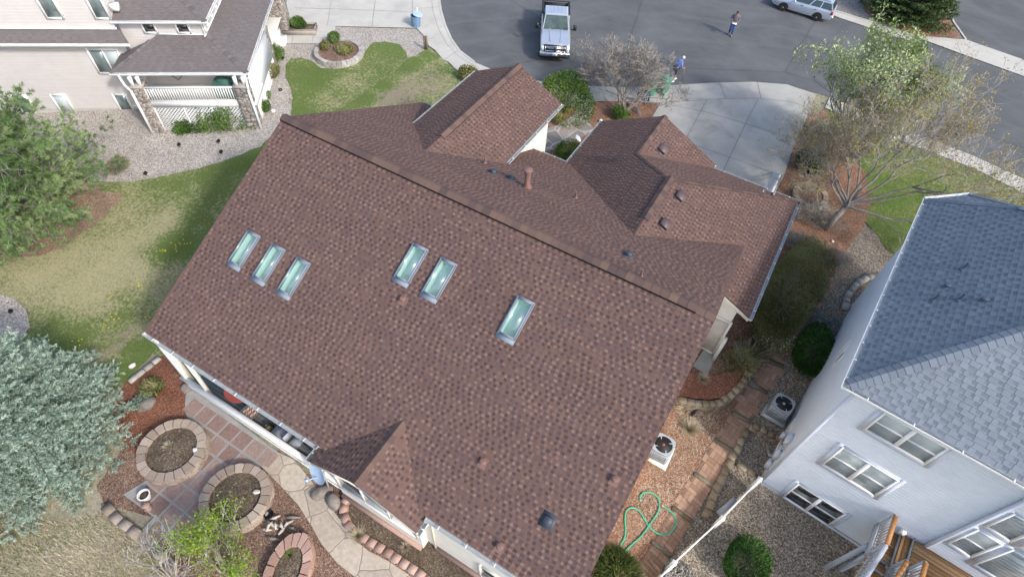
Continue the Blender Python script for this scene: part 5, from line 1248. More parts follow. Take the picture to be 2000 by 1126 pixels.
# big budding tree
tb = G(1612, 448)
broad('budding_tree', 'large spreading tree with grey twigs and amber spring buds near the driveway', tb+np.array([0, 0, .0]), [(.1, .05, 1)], 1.1, .24, 0, 1, None, 0, .1) if False else None
bt = thing('budding_tree', 'large spreading tree with grey twigs and amber spring buds near the driveway', 'tree', tb)
rg = np.random.default_rng(12)
fork = tb+np.array([.25, .35, 1.5])
segs, tips = [], []
m = MB(); m.tube([tb-np.array([0, 0, .2]), tb+np.array([.08, .12, .7]), fork], [.19, .15, .13], 12); 
lim = [((-1.35, .7, .85), 2.5, .055), ((-1.25, .05, .75), 2.2, .05), ((-.7, 1.1, 1.1), 2.5, .06), ((-.1, 1.35, 1.25), 2.8, .065), ((.6, 1.0, 1.2), 2.9, .068), ((1.25, .8, .95), 3.3, .07), ((1.6, .35, .7), 3.4, .068), ((1.3, -.35, .7), 2.6, .058), ((-1.0, .4, .9), 2.3, .056), ((.2, .3, 1.6), 2.6, .062), ((-1.0, -.2, .7), 1.9, .06), ((.8, .5, 1.4), 2.8, .062)]
for d, L, r in lim:
    s_, t_ = skeleton(fork+rg.normal(size=3)*.08, [d], L*.92, r, 4, rg, (2, 3), .55, .1, .72, 4, .15, .0055, .2, .3); segs += s_; tips += t_
seg_mesh(m, segs, 0, 1, 8); m.build('trunk', M['bark'], bt)
m = MB(); seg_mesh(m, segs, 2, 9, 3)
T = np.array([q for q, d in tips]); D_ = np.array([d for q, d in tips])
# fine last year's shoots at every tip
sh_a = np.repeat(T, 3, 0); sh_d = unit(np.repeat(D_, 3, 0)+rng.normal(size=(len(T)*3, 3))*.5+np.array([0, 0, .3])); sh_b = sh_a+sh_d*rng.uniform(.18, .42, (len(sh_a), 1)); prisms(m, sh_a, sh_b, .0055, .004, 3)
P = np.repeat(sh_b, 2, 0)+rng.normal(size=(len(sh_b)*2, 3))*.05; keep = rng.random(len(P)) < .8; P = P[keep]
cards(m, P, rng.uniform(.05, .105, len(P)), .7, 1, shade(P-tb, 1., 4), bias=.3)
m.build('crown', [M['twig'], M['bud']], bt)
print('budding', len(segs), len(tips))
# pale green tree behind it
lb = G(1655, 318)
broad('pale_leaf_tree', 'upright tree in pale silvery green leaf behind the budding tree', lb, [(-.3, .2, 1), (.2, .35, 1), (.35, -.1, 1), (-.05, .5, 1), (-.5, -.05, 1), (.5, .3, 1), (-.7, .5, .8)], 2.35, .1, 4, 21, 'leafpale', 11, .15, up=.3, spread=.45, shrink=.76, split=(2, 3), leafspread=.15, asp=.6, along=.3)
# bare grey shrub tree by the sign
broad('bare_shrub_tree', 'bare grey many-stemmed tree above the green carts and yard sign', G(1216, 226), [(-.25, .25, 1), (.2, .3, 1), (.5, .1, .9), (-.5, .1, .9), (.1, -.25, 1), (.45, .4, .85), (-.75, .35, .75), (-.2, .7, .8), (-.6, -.1, .9)], 1.6, .05, 5, 33, None, 0, .1, 'barkpale', up=.07, spread=.55, shrink=.75, split=(2, 3), wob=.22, rmin=.0085, nseg=3, along=.36, thick=1, zfloor=.05, twigm='twigbrown')
# small lime-leaved tree over the lower planter
broad('lime_leaf_tree', 'young tree with lime green leaves over the oval stone planter', G(440, 1118), [(-.1, .35, 1), (-.45, .5, .9), (.3, .6, .8), (.35, .1, 1), (-.2, -.2, 1), (-.8, .3, .7), (.6, .2, .6)], 1.1, .04, 3, 41, 'leaflime', 15, .075, 'barkpale', up=.22, spread=.5, shrink=.72, split=(2, 2), leafspread=.13, asp=.8, along=.35, thick=1, lbias=.7, minlen=.15)
broad('bare_white_shrub', 'bare pale-stemmed shrub in the dry grass below the patio', G(345, 1135), [(-.9, .3, .6), (-.7, .6, .8), (-.2, .8, .8), (.6, .9, .7), (-1, -.1, .5), (.1, .4, 1), (-.5, .2, 1)], 1.0, .03, 3, 44, None, 0, .1, 'barkpale', cat='shrub', up=.1, spread=.5, shrink=.72, split=(2, 3), wob=.18, rmin=.006, nseg=3, thick=0)

def shrub(name, label, base, size, mat, n, leaf, seed, cat='shrub', asp=.6, group=None, flower=None, stems=14, hollow=.5, lump=.25, dirs_up=0, mats2=None, frac2=0, bias=.6, stemmat='barkdark', zc=.5):
    rg = np.random.default_rng(seed); base = np.array(base, float); t = thing(name, label, cat, base, 0, group); sz = np.array(size, float)
    d = unit(rg.normal(size=(n, 3))); 
    lumps = unit(rg.normal(size=(16, 3))); la = rg.uniform(-lump, lump, 16)
    k = 1+np.sum(la*np.maximum(0, d@lumps.T)**4, 1); r = (hollow+(1-hollow)*rg.random(n)**.6)*k
    P = d*r[:, None]*sz*np.array([1, 1, zc])+base+np.array([0, 0, sz[2]*zc]); P[:, 2] = np.maximum(P[:, 2], base[2]+.03)
    m = MB()
    for i in range(stems):
        a = rg.uniform(0, 6.28); f = rg.uniform(.3, .8); e = base+np.array([math.cos(a)*sz[0]*f, math.sin(a)*sz[1]*f, sz[2]*rg.uniform(.5, .95)*(2*zc if zc < .5 else 1)]); m.tube([base, (base+e)/2+np.array([0, 0, .05]), e], [.02, .014, .006], 5)
    m.build('stem', M[stemmat], t)
    m = MB(); nd = None
    if dirs_up: nd = unit(d+np.array([0, 0, dirs_up]))
    mi = None; tn = shade(P-base, 2.5/max(.4, sz[0]), seed)
    cards(m, P, rg.uniform(leaf*.7, leaf*1.25, n), asp, 0, tn, nrm=d, bias=bias, dirs=nd)
    ms = [M[mat]]
    if flower:
        q = P[rg.random(n) < flower[1]]; ms.append(M[flower[0]]); cards(m, q+unit(q-base)*.03, flower[2], .9, 1, bias=.9)
    m.build('foliage', ms, t); return t
g = 'shrubs and bushes'
shrub('juniper_bush', 'large rounded bright green juniper at the corner of the tall entry gable', G(1100, 222), (1.12, 1.12, 2.3), 'juniper', 9000, .15, 1, asp=.35, lump=.5, dirs_up=.8, hollow=.7)
shrub('boxwood_bush', 'small bright green bush at the foot of the bare grey tree', G(1210, 232), (.5, .5, .75), 'freshgreen', 2200, .09, 2, hollow=.6)
shrub('low_juniper', 'low green juniper under the gutter beside the entry walk', G(1108, 308), (.8, .7, .75), 'juniper', 3500, .1, 3, asp=.4, dirs_up=.6)
shrub('variegated_bush', 'yellow-green bush at the road edge behind the entry gable gutter', G(918, 158), (.85, .6, .8), 'olive', 2600, .12, 4, flower=('yellow', .06, .08))
shrub('dormant_bush', 'round brown dormant bush in the pink gravel', G(232, 328), (.62, .62, .45), 'olive', 2600, .07, 5, asp=.25, stems=40, stemmat='barkpale', dirs_up=.8)
shrub('forsythia_hedge', 'wide olive green bush under the garage gutter', G(1520, 592), (1.6, 3.0, 1.7), 'olive', 30000, .095, 6, asp=.4, lump=.35, hollow=.6, dirs_up=.5, stems=40, stemmat='barkpale')
shrub('blossom_bush', 'bush with small pale blossoms beside the brick path', G(1500, 668), (1.0, .9, 1.1), 'olive', 4200, .075, 7, asp=.5, flower=('whiteflower', .10, .06), stems=30, stemmat='barkpale')
shrub('brown_twig_bush', 'half-bare yellowish bush between the side door and brick path', G(1452, 708), (1.15, .95, 1.2), 'olive', 6500, .075, 8, asp=.4, stems=120, stemmat='barkpale', hollow=.25, lump=.5)
shrub('clipped_bush', 'dark green clipped bush against the pale blue side wall', G(1582, 702), (.85, 1.2, 1.1), 'hedge', 9000, .085, 9, hollow=.62, lump=.35, dirs_up=.4)
shrub('round_bush', 'deep green round bush in the river gravel below the white fence', G(1445, 1112), (.98, .9, 1.15), 'hedge', 9500, .075, 10, hollow=.62, lump=.3, dirs_up=.4)
shrub('gravel_evergreen', 'dark bush between driveway and budding tree', G(1578, 335), (1.0, .9, 1.2), 'evergreen', 5200, .11, 11, lump=.4)
shrub('grey_twig_shrub', 'grey leafless shrub north of the olive hedge, beside the orange mulch', G(1560, 482), (.95, .55, .7), 'twig', 3200, .16, 12, asp=.09, dirs_up=.6, stems=50, stemmat='barkpale')
shrub('grey_twig_shrub', 'grey-green twiggy shrub at the end of the brick path', G(1625, 512), (.8, .6, .6), 'twig', 2600, .15, 13, asp=.1, dirs_up=.6, stems=40, stemmat='barkpale')
shrub('orange_twig_shrub', 'bare twiggy shrub over orange mulch below the budding tree', G(1590, 430), (1.2, .8, .8), 'twig', 3000, .2, 14, asp=.07, dirs_up=.7, stems=60, stemmat='barkpale')
shrub('brown_shrub', 'brown twiggy shrub at the driveway edge near the road', G(1600, 268), (.8, .9, .9), 'twig', 2600, .2, 15, asp=.08, dirs_up=.7, stems=60)
shrub('fescue_clump', 'pale green fountain grass clump at the lower end of the brown roof', G(1200, 1118), (.75, .75, .7), 'blade', 5200, .4, 16, 'grass clump', asp=.06, dirs_up=1.3, hollow=.2, stems=4)
shrub('purple_sedum', 'low purplish bush along the foot of the white fence', G(1322, 1120), (.6, .5, .35), 'twig', 2200, .08, 17, asp=.5)
shrub('strappy_clump', 'green strappy clump in the red mulch beside the blue spruce', G(300, 762), (.42, .42, .45), 'blade', 1500, .3, 18, 'plant', asp=.08, dirs_up=1.2, hollow=.2, stems=3)
shrub('silver_shrub', 'low silvery grey shrub in red mulch at the spruce edge', G(280, 785), (.4, .5, .35), 'spruce', 1100, .08, 19, asp=.6)
shrub('planter_bush', 'green bush in the grey stone box planter by the front walk', G(585, 50, .4), (.62, .5, .45), 'freshgreen', 2300, .1, 20)
shrub('ring_bush', 'tall green bush at the back of the round grey planter', G(655, 84, .2), (.35, .35, .75), 'freshgreen', 1300, .09, 21)
shrub('ring_bush', 'olive bush at the left side of the round grey planter', G(636, 98, .2), (.35, .35, .65), 'olive', 1200, .09, 22)
shrub('ring_bush', 'olive and amber bush at the right side of the round grey planter', G(672, 104, .2), (.6, .5, .6), 'olive', 2400, .1, 23)
shrub('flank_bush', 'green bush by the white porch screen, farthest up the gravel strip', G(537, 122), (.5, .75, 1.0), 'freshgreen', 1900, .1, 24)
shrub('flank_bush', 'amber-tinted green bush by the middle of the white porch screen', G(530, 154), (.5, .8, .85), 'olive', 1900, .1, 25)
shrub('flank_bush', 'small green bush beside the stone column at the porch corner', G(519, 218), (.35, .4, .65), 'freshgreen', 900, .1, 26)
shrub('flank_bush', 'tiny green bush between the white screen and gravel lamps', G(521, 192), (.3, .35, .45), 'freshgreen', 500, .09, 27)
# climber on the lattice
cv = thing('climbing_vine', 'green vine climbing the white lattice of the beige house porch', 'vine', Lh(-2.6, -.6, -.45))
m = MB(); P = []
rg = np.random.default_rng(5)
for i in range(26):
    u0 = rg.uniform(-4.6, -.9); p = Lh(u0, -.7, -.45); top_ = rg.uniform(.3, .9)+(.6 if -3.2 < u0 < -1.2 else 0); pts = [p]
    for k in range(6): 
        z = -.45+top_*(k+1)/6; pts.append(Lh(u0+rg.uniform(-.2, .2)+.05*k, -.55+.03*k, z))
    m.tube(pts, .012, 5)
    for q in pts:
        for _ in range(20): P.append(q+rg.normal(size=3)*.1)
m.build('stem', M['bark'], cv); m = MB(); P = np.array(P); P = P[P[:, 2] > -.6]; cards(m, P, rng.uniform(.07, .14, len(P)), .75, 0, shade(P-P[0], 2, 3), nrm=np.broadcast_to(-V3, P.shape), bias=.5); m.build('foliage', M['freshgreen'], cv)
# planted tufts in the rings and bed
def tuft(label, x, y, r, n, mat='straw', dz=0, L=.22, name='grass_tuft'):
    p = G(x, y, dz); m = MB(); a = rng.uniform(0, 6.28, n); el = rng.uniform(.3, 1.3, n); d = np.stack([np.cos(a)*np.cos(el), np.sin(a)*np.cos(el), np.sin(el)], 1); ln = rng.uniform(L*.6, L*1.2, n)[:, None]
    w = unit(np.cross(d, np.array([0, 0, 1.])))*.008; b = p+d*.02; m.quads(np.stack([b-w, b+w, b+d*ln+w*.2, b+d*ln-w*.2], 1))
    return tag(m.build(name, M[mat], origin=p), label, 'grass tuft')
tuft('straw tuft in the middle of the upper stone ring', 330, 872, .2, 160, dz=.42)
tuft('straw tuft lying over the reddish edging blocks', 700, 1046, .25, 220, L=.35, dz=.2)
tuft('straw tuft in the bare bed below the bump wall', 792, 1068, .2, 160, dz=.05)
tuft('pale dead tuft at the upper end of the driftwood bed, beside the fan unit', 1345, 840, .3, 500, L=.5)
tuft('straw-coloured dead tuft on the raised red mulch by the concrete pad', 1372, 742, .3, 420, L=.32, dz=.36)
tuft('green plant in the small reddish block ring', 567, 1083, .2, 240, 'blade', dz=.25, L=.2)
# unmown meadow and litter that nobody could count
def scatter(name, px, n, mat, L, w, layer=0, lean=.9, seed=1, dens=None):
    rg = np.random.default_rng(seed); poly = [tuple(G(x, y)[:2]) for x, y in px]; xs = [p[0] for p in poly]; ys = [p[1] for p in poly]; P = []
    while len(P) < n:
        x, y = rg.uniform(min(xs), max(xs)), rg.uniform(min(ys), max(ys))
        if inside((x, y), poly) and (dens is None or rg.random() < dens(x, y)): P.append((x, y, terrain(x, y)+layer*LAY))
    P = np.array(P); a = rg.uniform(0, 6.28, n); el = rg.uniform(.25, lean+.5, n); d = np.stack([np.cos(a)*np.cos(el), np.sin(a)*np.cos(el), np.sin(el)], 1); ln = rg.uniform(L*.5, L*1.3, n)[:, None]; wv = unit(np.cross(d, np.array([0, 0, 1.])))*w
    m = MB(); m.quads(np.stack([P-wv, P+wv, P+d*ln+wv*.3, P+d*ln-wv*.3], 1), 0, shade(P, 1.2, seed)); return struct(m.build(name, M[mat]), 'stuff')
scatter('dry_meadow_grass', [(-60, 1010), (150, 1015), (230, 985), (290, 1060), (340, 1126), (360, 1170), (-60, 1170)], 7500, 'straw', .16, .006, 0, .8, 1)
scatter('meadow_grass', [(-60, 1010), (150, 1015), (230, 985), (290, 1060), (340, 1126), (360, 1170), (-60, 1170)], 9000, 'blade', .12, .007, 0, 1.0, 2)
scatter('lawn_blades', [(60, 420), (200, 360), (440, 316), (520, 300), (285, 645), (300, 690), (240, 745), (60, 690), (0, 560)], 26000, 'blade', .07, .006, 2, 1.0, 3)
scatter('front_lawn_blades', [(568, 226), (558, 130), (628, 134), (713, 102), (753, 82), (795, 112), (880, 135), (860, 250), (575, 250)], 9000, 'blade', .07, .007, 3, 1.0, 13)
scatter('right_lawn_blades', [(1620, 220), (1780, 286), (1900, 331), (2000, 381), (2060, 420), (1900, 500), (1741, 497), (1690, 436), (1690, 340)], 12000, 'blade', .09, .007, 2.2, 1.0, 14)
scatter('side_litter', [(1330, 790), (1420, 830), (1350, 925), (1270, 1055), (1180, 1110), (1270, 900)], 2300, 'straw', .11, .006, 2.1, .2, 4)
scatter('bed_litter', [(1400, 690), (1470, 700), (1425, 800), (1360, 850), (1320, 800)], 1500, 'straw', .14, .008, 2.1, .2, 5)
# dandelions
rg = np.random.default_rng(3)
m = MB()
for x, y, n, s in ((320, 492, 9, 7), (345, 478, 6, 8), (365, 470, 5, 8), (270, 553, 5, 5), (215, 575, 2, 4), (228, 618, 6, 6), (152, 668, 4, 5), (205, 640, 3, 5), (335, 530, 2, 6), (290, 625, 2, 8)):
    for _ in range(n):
        p = G(x+rg.normal()*s, y+rg.normal()*s, .08); m.lathe(p, [(.001, .012), (.03, .008), (.026, -.004), (.001, -.006)], 7); m.tube([p-np.array([0, 0, .08]), p], .004, 4, 1)
struct(m.build('dandelions', [M['yellow'], M['blade']]), 'stuff')
# ------------------------------------------------------------------ garden walls, planters and small things
def block_ring(name, label, c, ro, ri, h, n, mat, seed, courses=3, sy=1.0, rz=0, soil='soil', gap=.03, group=None, cat='planter'):
    c = np.array(c, float); t = thing(name, label, cat, c, 0, group); rg = random.Random(seed); m = MB(); ca, sa = math.cos(rz), math.sin(rz)
    def P(r, a, z): x, y = r*math.cos(a), r*math.sin(a)*sy+(math.copysign(.0, 1)); return c+np.array([x*ca-y*sa, x*sa+y*ca, z])
    for k in range(courses):
        z0, z1 = h*k/courses-(.1 if k == 0 else 0), h*(k+1)/courses; ex = .05*(courses-1-k)/max(1, courses-1); top = k == courses-1
        for i in range(n):
            a0 = 2*math.pi*(i+(.5 if k % 2 else 0))/n; a1 = a0+2*math.pi/n-gap/ro*(1 if top else .5); tt = rg.random(); am = (a0+a1)/2; o = rg.uniform(-.012, .012)
            R0, R1 = ri, ro+ex+o+(.02 if top else 0); zz1 = z1-.006+(rg.uniform(-.008, .008) if top else 0)
            A = [P(R0, a0, z0), P(R1, a0, z0), P(R1*1.015, am, z0), P(R1, a1, z0), P(R0, a1, z0)]; Bb = [P(R0+.006, a0, zz1), P(R1-.01, a0, zz1), P((R1-.01)*1.015, am, zz1), P(R1-.01, a1, zz1), P(R0+.006, a1, zz1)]
            m.poly(Bb, 0, tt)
            for q in range(5): m.poly([A[q], A[(q+1) % 5], Bb[(q+1) % 5], Bb[q]], 0, tt*.9)
    m.build('block_wall', M[mat], t)
    m = MB(); rings = [[P(ri*f, 2*math.pi*i/28, h*.72+.06*(1-f*f)+rg.uniform(-.015, .015)) for i in range(28)] for f in (1.0, .75, .5, .25)]; ctr = P(0, 0, h*.72+.06)
    for q in range(3):
        for i in range(28): m.poly([rings[q][i], rings[q][(i+1) % 28], rings[q+1][(i+1) % 28], rings[q+1][i]])
    for i in range(28): m.poly([rings[3][i], rings[3][(i+1) % 28], ctr])
    m.build('soil', M[soil], t, smooth=True)
    return t
def gh(x, y, h): p = G(x, y, h); return np.array([p[0], p[1], p[2]-h])
block_ring('stone_planter', 'round tan block planter on the patio, nearer the blue spruce', gh(334, 876, .45), 1.12, .84, .45, 21, 'block', 1)
block_ring('stone_planter', 'round tan block planter partly under the lime-leaved tree', gh(458, 968, .45), 1.12, .84, .45, 21, 'block', 2)
block_ring('stone_planter', 'narrow oval planter of reddish blocks at the bottom edge', gh(560, 1112, .42), .66, .42, .42, 16, 'redblock', 3, sy=1.7, rz=.35)
block_ring('stone_planter', 'round grey block planter with bushes in the neighbouring front lawn', gh(661, 98, .35), 1.42, 1.2, .35, 30, 'greyblock', 4, courses=2, soil='mulchbrown')
block_ring('stone_planter', 'low buff block ring beside the driveway below the budding tree', gh(1584, 380, .2), .85, .62, .2, 14, 'goldblock', 5, courses=1, sy=1.15, soil='mulchbrown')
def block_row(name, label, px, h, mat, size=.4, depth=.26, courses=1, seed=1, hoff=None, jit=.02, cat='edging', world=None):
    rg = random.Random(seed); pts = [gh(x, y, h if hoff is None else hoff) for x, y in px] if world is None else world; m = MB()
    for k in range(courses):
        L = 0; acc = []; 
        for a, b in zip(pts, pts[1:]):
            acc.append((L, a, b)); L += np.linalg.norm((b-a)[:2])
        n = max(2, int(L/size)); off = .5 if k % 2 else 0
        for i in range(n):
            s = (i+.5+off*.5)*L/n
            for (l0, a, b) in acc:
                ln = np.linalg.norm((b-a)[:2])
                if l0 <= s <= l0+ln+1e-6: p = a+(b-a)*((s-l0)/ln); d = (b-a)/ln; break
            else: continue
            z0, z1 = h*k/courses, h*(k+1)/courses; sz = (L/n-.014+rg.uniform(-jit, jit), depth+rg.uniform(-jit, jit)+(.03 if k < courses-1 else 0), z1-z0-.008+(.1 if k == 0 else 0)+rg.uniform(0, jit))
            base_ = terrain(p[0], p[1])
            m.box((p[0]+rg.uniform(-jit, jit), p[1]+rg.uniform(-jit, jit), base_+(z0+z1)/2-(.05 if k == 0 else 0)), sz, rz=math.atan2(d[1], d[0])+rg.uniform(-jit, jit)*3, tint=rg.random(), taper=.985)
    o = m.build(name, M[mat], origin=pts[0]); return tag(o, label, cat)
block_row('block_edging', 'pale block row between the lawn and red mulch', [(251, 745), (275, 725), (311, 697)], .14, 'greyblock', .3, .2, seed=2)
block_row('block_edging', 'row of big tan blocks below the blue spruce', [(203, 985), (225, 1010), (270, 1044)], .22, 'block', .42, .3, seed=3)
block_row('block_edging', 'short row of tan blocks at the bottom beside the bare pale shrub', [(303, 1074), (322, 1092), (340, 1118)], .22, 'block', .42, .28, seed=4)
block_row('block_edging', 'curved reddish block wall between the stone path and bare bed', [(684, 962), (671, 982), (670, 1003), (680, 1024), (700, 1042), (725, 1058), (752, 1074), (782, 1094), (812, 1114), (840, 1136)], .2, 'redblock', .3, .26, 2, seed=5, jit=.008)
WALLPX = [(1322, 778), (1353, 786), (1380, 788), (1407, 784), (1429, 770), (1447, 752), (1461, 732), (1474, 714)]
block_row('retaining_wall', 'curved buff block retaining wall beside the brick path', WALLPX, .5, 'goldblock', .3, .26, 4, seed=6, cat='garden wall')
drape('raised_bed', rough_edge([(1318, 782), (1353, 787), (1380, 789), (1407, 785), (1429, 771), (1447, 753), (1461, 733), (1474, 715), (1452, 726), (1420, 736), (1385, 743), (1338, 738)], .6, 8, 31), M['mulchred'], 2.5+.0)
raised = bpy.data.objects['raised_bed']
for v in raised.data.vertices: v.co.z += .36
block_row('stone_edging', 'long line of rough buff stones along the right side of the brick path', [(1463, 838), (1445, 868), (1428, 898), (1412, 930), (1396, 962), (1384, 992), (1374, 1010)], .16, 'goldblock', .36, .26, seed=7, jit=.025)
block_row('stone_edging', 'short two-course buff stone step in the gravel nearer the grey fan unit', [(1467, 828), (1490, 838), (1526, 856)], .26, 'goldblock', .3, .22, 2, seed=8, jit=.02)
block_row('stone_edging', 'short buff stone row in the gravel nearer the white fence', [(1441, 903), (1460, 913), (1478, 925)], .16, 'goldblock', .32, .24, 1, seed=9, jit=.02)
block_row('stone_edging', 'curved grey block edging against the side of the pale blue house', [(1652, 602), (1656, 580), (1668, 560), (1684, 546), (1706, 535)], .2, 'greyblock', .32, .26, 1, seed=10)
t = thing('box_planter', 'grey ledgestone box planter by the neighbouring front walk', 'planter', gh(585, 52, .4))
p = gh(585, 52, .4); a = AL
m = MB(); rg = random.Random(4)
for k in range(5):
    for sx, sy, w, d in ((0, -.42, 2.0, .1), (0, .42, 2.0, .1), (-.95, 0, .1, .84), (.95, 0, .1, .84)):
        o = np.array([sx*math.cos(a)-sy*math.sin(a), sx*math.sin(a)+sy*math.cos(a), .04+.085*k]); m.box(p+o, (w+rg.uniform(-.02, .02), d+rg.uniform(-.015, .015), .08), rz=a, tint=rg.random())
m.build('stone_wall', M['stone'], t); m = MB(); m.box(p+np.array([0, 0, .33]), (1.85, .78, .06), rz=a); m.build('soil', M['soil'], t)
# timber steps across the brick path
TS = [(1430, 806, 1465, 824), (1396, 859, 1433, 881), (1356, 924, 1391, 949), (1313, 990, 1352, 1018), (1273, 1058, 1308, 1084), (1460, 746, 1498, 767), (1497, 703, 1530, 716), (1521, 656, 1554, 665)]
order = sorted(range(8), key=lambda i: -TS[i][1]); words = ['first', 'second', 'third', 'fourth', 'fifth', 'sixth', 'seventh', 'eighth']
for i, (x0, y0, x1, y1) in enumerate(TS):
    p, q = G(x0, y0, .07), G(x1, y1, .07); m = MB(); m.bar(p, q, .15, .13, 0, random.random()); o = m.build('timber_step', M['timber'], origin=(p+q)/2)
    tag(o, 'weathered timber step across the brick path, %s up from the hose end' % words[order.index(i)], 'timber step', 'timber steps of the brick path')
drape('concrete_pad', [(1352, 716), (1377, 679), (1402, 686), (1381, 733)], M['concrete'], 2.9)
# air conditioners
def ac_unit(label, c, rz, pad, s=.72, h=.72, red=False):
    t = lthing('air_conditioner', label, 'air conditioner', c, rz)
    m = MB(); m.box((0, 0, .04), (s+.22, s+.26, .08)); m.build('pad', M[pad], t)
    m = MB(); m.box((0, 0, .08+h/2-.02), (s, s, h-.04), taper=1)
    for k in range(9):
        o = -s/2+.06+k*(s-.12)/8
        for sg in (-1, 1): m.box((o, sg*(s/2+.008), .08+h*.47), (.045, .02, h*.72)); m.box((sg*(s/2+.008), o, .08+h*.47), (.02, .045, h*.72))
    m.build('cabinet', M['acgrey'], t)
    m = MB(); r = s*.455; n = 28; zt = .08+h+.03
    for i in range(n):   # square top with a round opening
        a0, a1 = 2*math.pi*i/n, 2*math.pi*(i+1)/n; f = lambda a: min(1/max(abs(math.cos(a)), 1e-6), 1/max(abs(math.sin(a)), 1e-6), 1.22)*(s/2+.02)
        A = [(r*math.cos(a0), r*math.sin(a0), zt), (f(a0)*math.cos(a0), f(a0)*math.sin(a0), zt), (f(a1)*math.cos(a1), f(a1)*math.sin(a1), zt), (r*math.cos(a1), r*math.sin(a1), zt)]
        m.poly(A); m.poly([(A[1][0], A[1][1], zt-.07), (A[2][0], A[2][1], zt-.07), A[2], A[1]]); m.poly([(A[0][0], A[0][1], zt-.09), A[0], A[3], (A[3][0], A[3][1], zt-.09)])
    m.build('top_panel', M['acgrey'], t)
    m = MB(); m.lathe((0, 0, zt-.1), [(.001, 0), (r, 0)], 24); m.lathe((0, 0, zt-.1), [(r, 0), (r, .085)], 24); m.build('fan_well', M['acdark'], t)
    m = MB()
    for k in range(4):
        a = k*math.pi/2+.4; c1, s1 = math.cos(a), math.sin(a); pr = lambda u, v, z: (u*c1-v*s1, u*s1+v*c1, z)
        m.poly([pr(.06, -.06, zt-.03), pr(r*.92, -.15, zt-.045), pr(r*.95, .1, zt-.01), pr(.06, .06, zt-.02)])
    m.build('fan_blade', M['greybin'] , t)
    m = MB(); m.lathe((0, 0, zt-.08), [(.055, 0), (.055, .08), (.03, .09)], 14); m.build('fan_motor', M['redtable' if red else 'acgrey'], t)
    return t
ac_unit('grey air conditioner on a grey pad in gravel beside the pale blue house', gh(1531, 788, .8), AB, 'acgrey')
ac_unit('pale air conditioner with red fan hub half under the brown roof edge', gh(1296, 868, .8), 0, 'cream', red=True)
m = MB(); p = gh(1556, 800, .45); m.tube([p+np.array([0, 0, .4]), p+np.array([.3, .06, .38])], .03, 6); tag(m.build('refrigerant_line', M['white'], origin=p), 'white pipe joining the grey fan unit to the pale blue wall', 'pipe')
# hoses
def curve_pts(px, dz, sub=5):
    P = [G(x, y, dz) for x, y in px]; out = []
    for i in range(len(P)-1):
        p0, p1, p2, p3 = P[max(i-1, 0)], P[i], P[i+1], P[min(i+2, len(P)-1)]
        for k in range(sub):
            t = k/sub; out.append(.5*((2*p1)+(-p0+p2)*t+(2*p0-5*p1+4*p2-p3)*t*t+(-p0+3*p1-3*p2+p3)*t**3))
    return out+[P[-1]]
c1 = lambda L_: [(1100+x*.3552, 726+y*.3552) for x, y in L_]
hp = c1([(280, 1075), (300, 980), (340, 900), (340, 800), (350, 760), (380, 745), (420, 765), (460, 830), (500, 875), (550, 895), (590, 880), (618, 840), (615, 800), (590, 765), (545, 735)])
hp2 = c1([(425, 705), (425, 680), (450, 660), (490, 665), (520, 690), (530, 720), (520, 770), (480, 830), (430, 900), (380, 945), (340, 985), (320, 1020), (300, 1075)])
m = MB(); m.tube(curve_pts(hp, .09), .028, 7); m.tube(curve_pts(hp2, .1), .028, 7); 
for x, y in (hp[-1], hp2[0]): p = G(x, y, .09); m.lathe(p-np.array([0, 0, .03]), [(.04, 0), (.04, .06), (.02, .08)], 8, 1)
tag(m.build('garden_hose', [M['hose'], M['steel']], smooth=True, origin=G(1260, 1010)), 'green garden hose looped over the mulch and brick path', 'hose')
pts = []; c0 = G(1606, 628, .08)
for i in range(150): a = i*.3; r = .42+.22*math.sin(i*.37)+.1*math.sin(i*1.1); pts.append(c0+np.array([r*math.cos(a)*1.3, r*math.sin(a)*.9, .05*math.sin(i*.9)+.04]))
m = MB(); m.tube(pts, .018, 6); tag(m.build('hose_coil', M['greyhose'], smooth=True, origin=c0), 'tangled grey-green hose coil beside the pale blue house', 'hose')
m = MB(); m.bar(G(1582, 626, .06), G(1640, 650, .06), .16, .12, tint=.6); tag(m.build('timber_edging', M['timber'], origin=G(1610, 638)), 'weathered timber lying under the tangled hose coil', 'timber')
m = MB(); m.tube([G(1362, 797, .35), G(1357, 803, .18), G(1350, 811, .07)], .055, 9); tag(m.build('drain_pipe', M['black'], smooth=True, origin=G(1357, 803)), 'black flexible drain pipe in front of the buff retaining wall', 'pipe')
m = MB(); m.bar(G(1436, 974, .1), G(1402, 1003, .05), .2, .05); tag(m.build('plank', M['greypaint'], origin=G(1420, 990)), 'grey plank lying in gravel beside the white fence', 'plank')
for x, y, r in ((1430, 706, .1), (1490, 682, .08)): pass
# white vinyl fence
ft = thing('white_fence', 'white vinyl fence running down from the pale blue house corner', 'fence', G(1400, 1020))
fp = [G(1484, 935, 1.15), G(1411, 1011, 1.15), G(1317, 1098, 1.15), G(1225, 1195, 1.15)]
for p in fp:
    m = MB(); gz = terrain(p[0], p[1]); m.bar((p[0], p[1], gz-.1), (p[0], p[1], p[2]), .125, .125); m.box((p[0], p[1], p[2]+.02), (.16, .16, .05)); m.box((p[0], p[1], p[2]+.06), (.12, .12, .04), taper=.2); m.build('fence_post', M['white'], ft)
for a, b in zip(fp, fp[1:]):
    m = MB(); d = np.array([0, 0, -.08]); m.bar(a+d, b+d, .05, .09); L = np.linalg.norm(b-a); lo = np.array([0, 0, -.98]); m.bar(a+lo, b+lo, .05, .09); k = int(L/.16)
    for i in range(k): c = a+(b-a)*(i+.5)/k; m.box(c+np.array([0, 0, -.53]), (.145, .024, .86), rz=math.atan2((b-a)[1], (b-a)[0]))
    m.build('fence_panel', M['white'], ft)
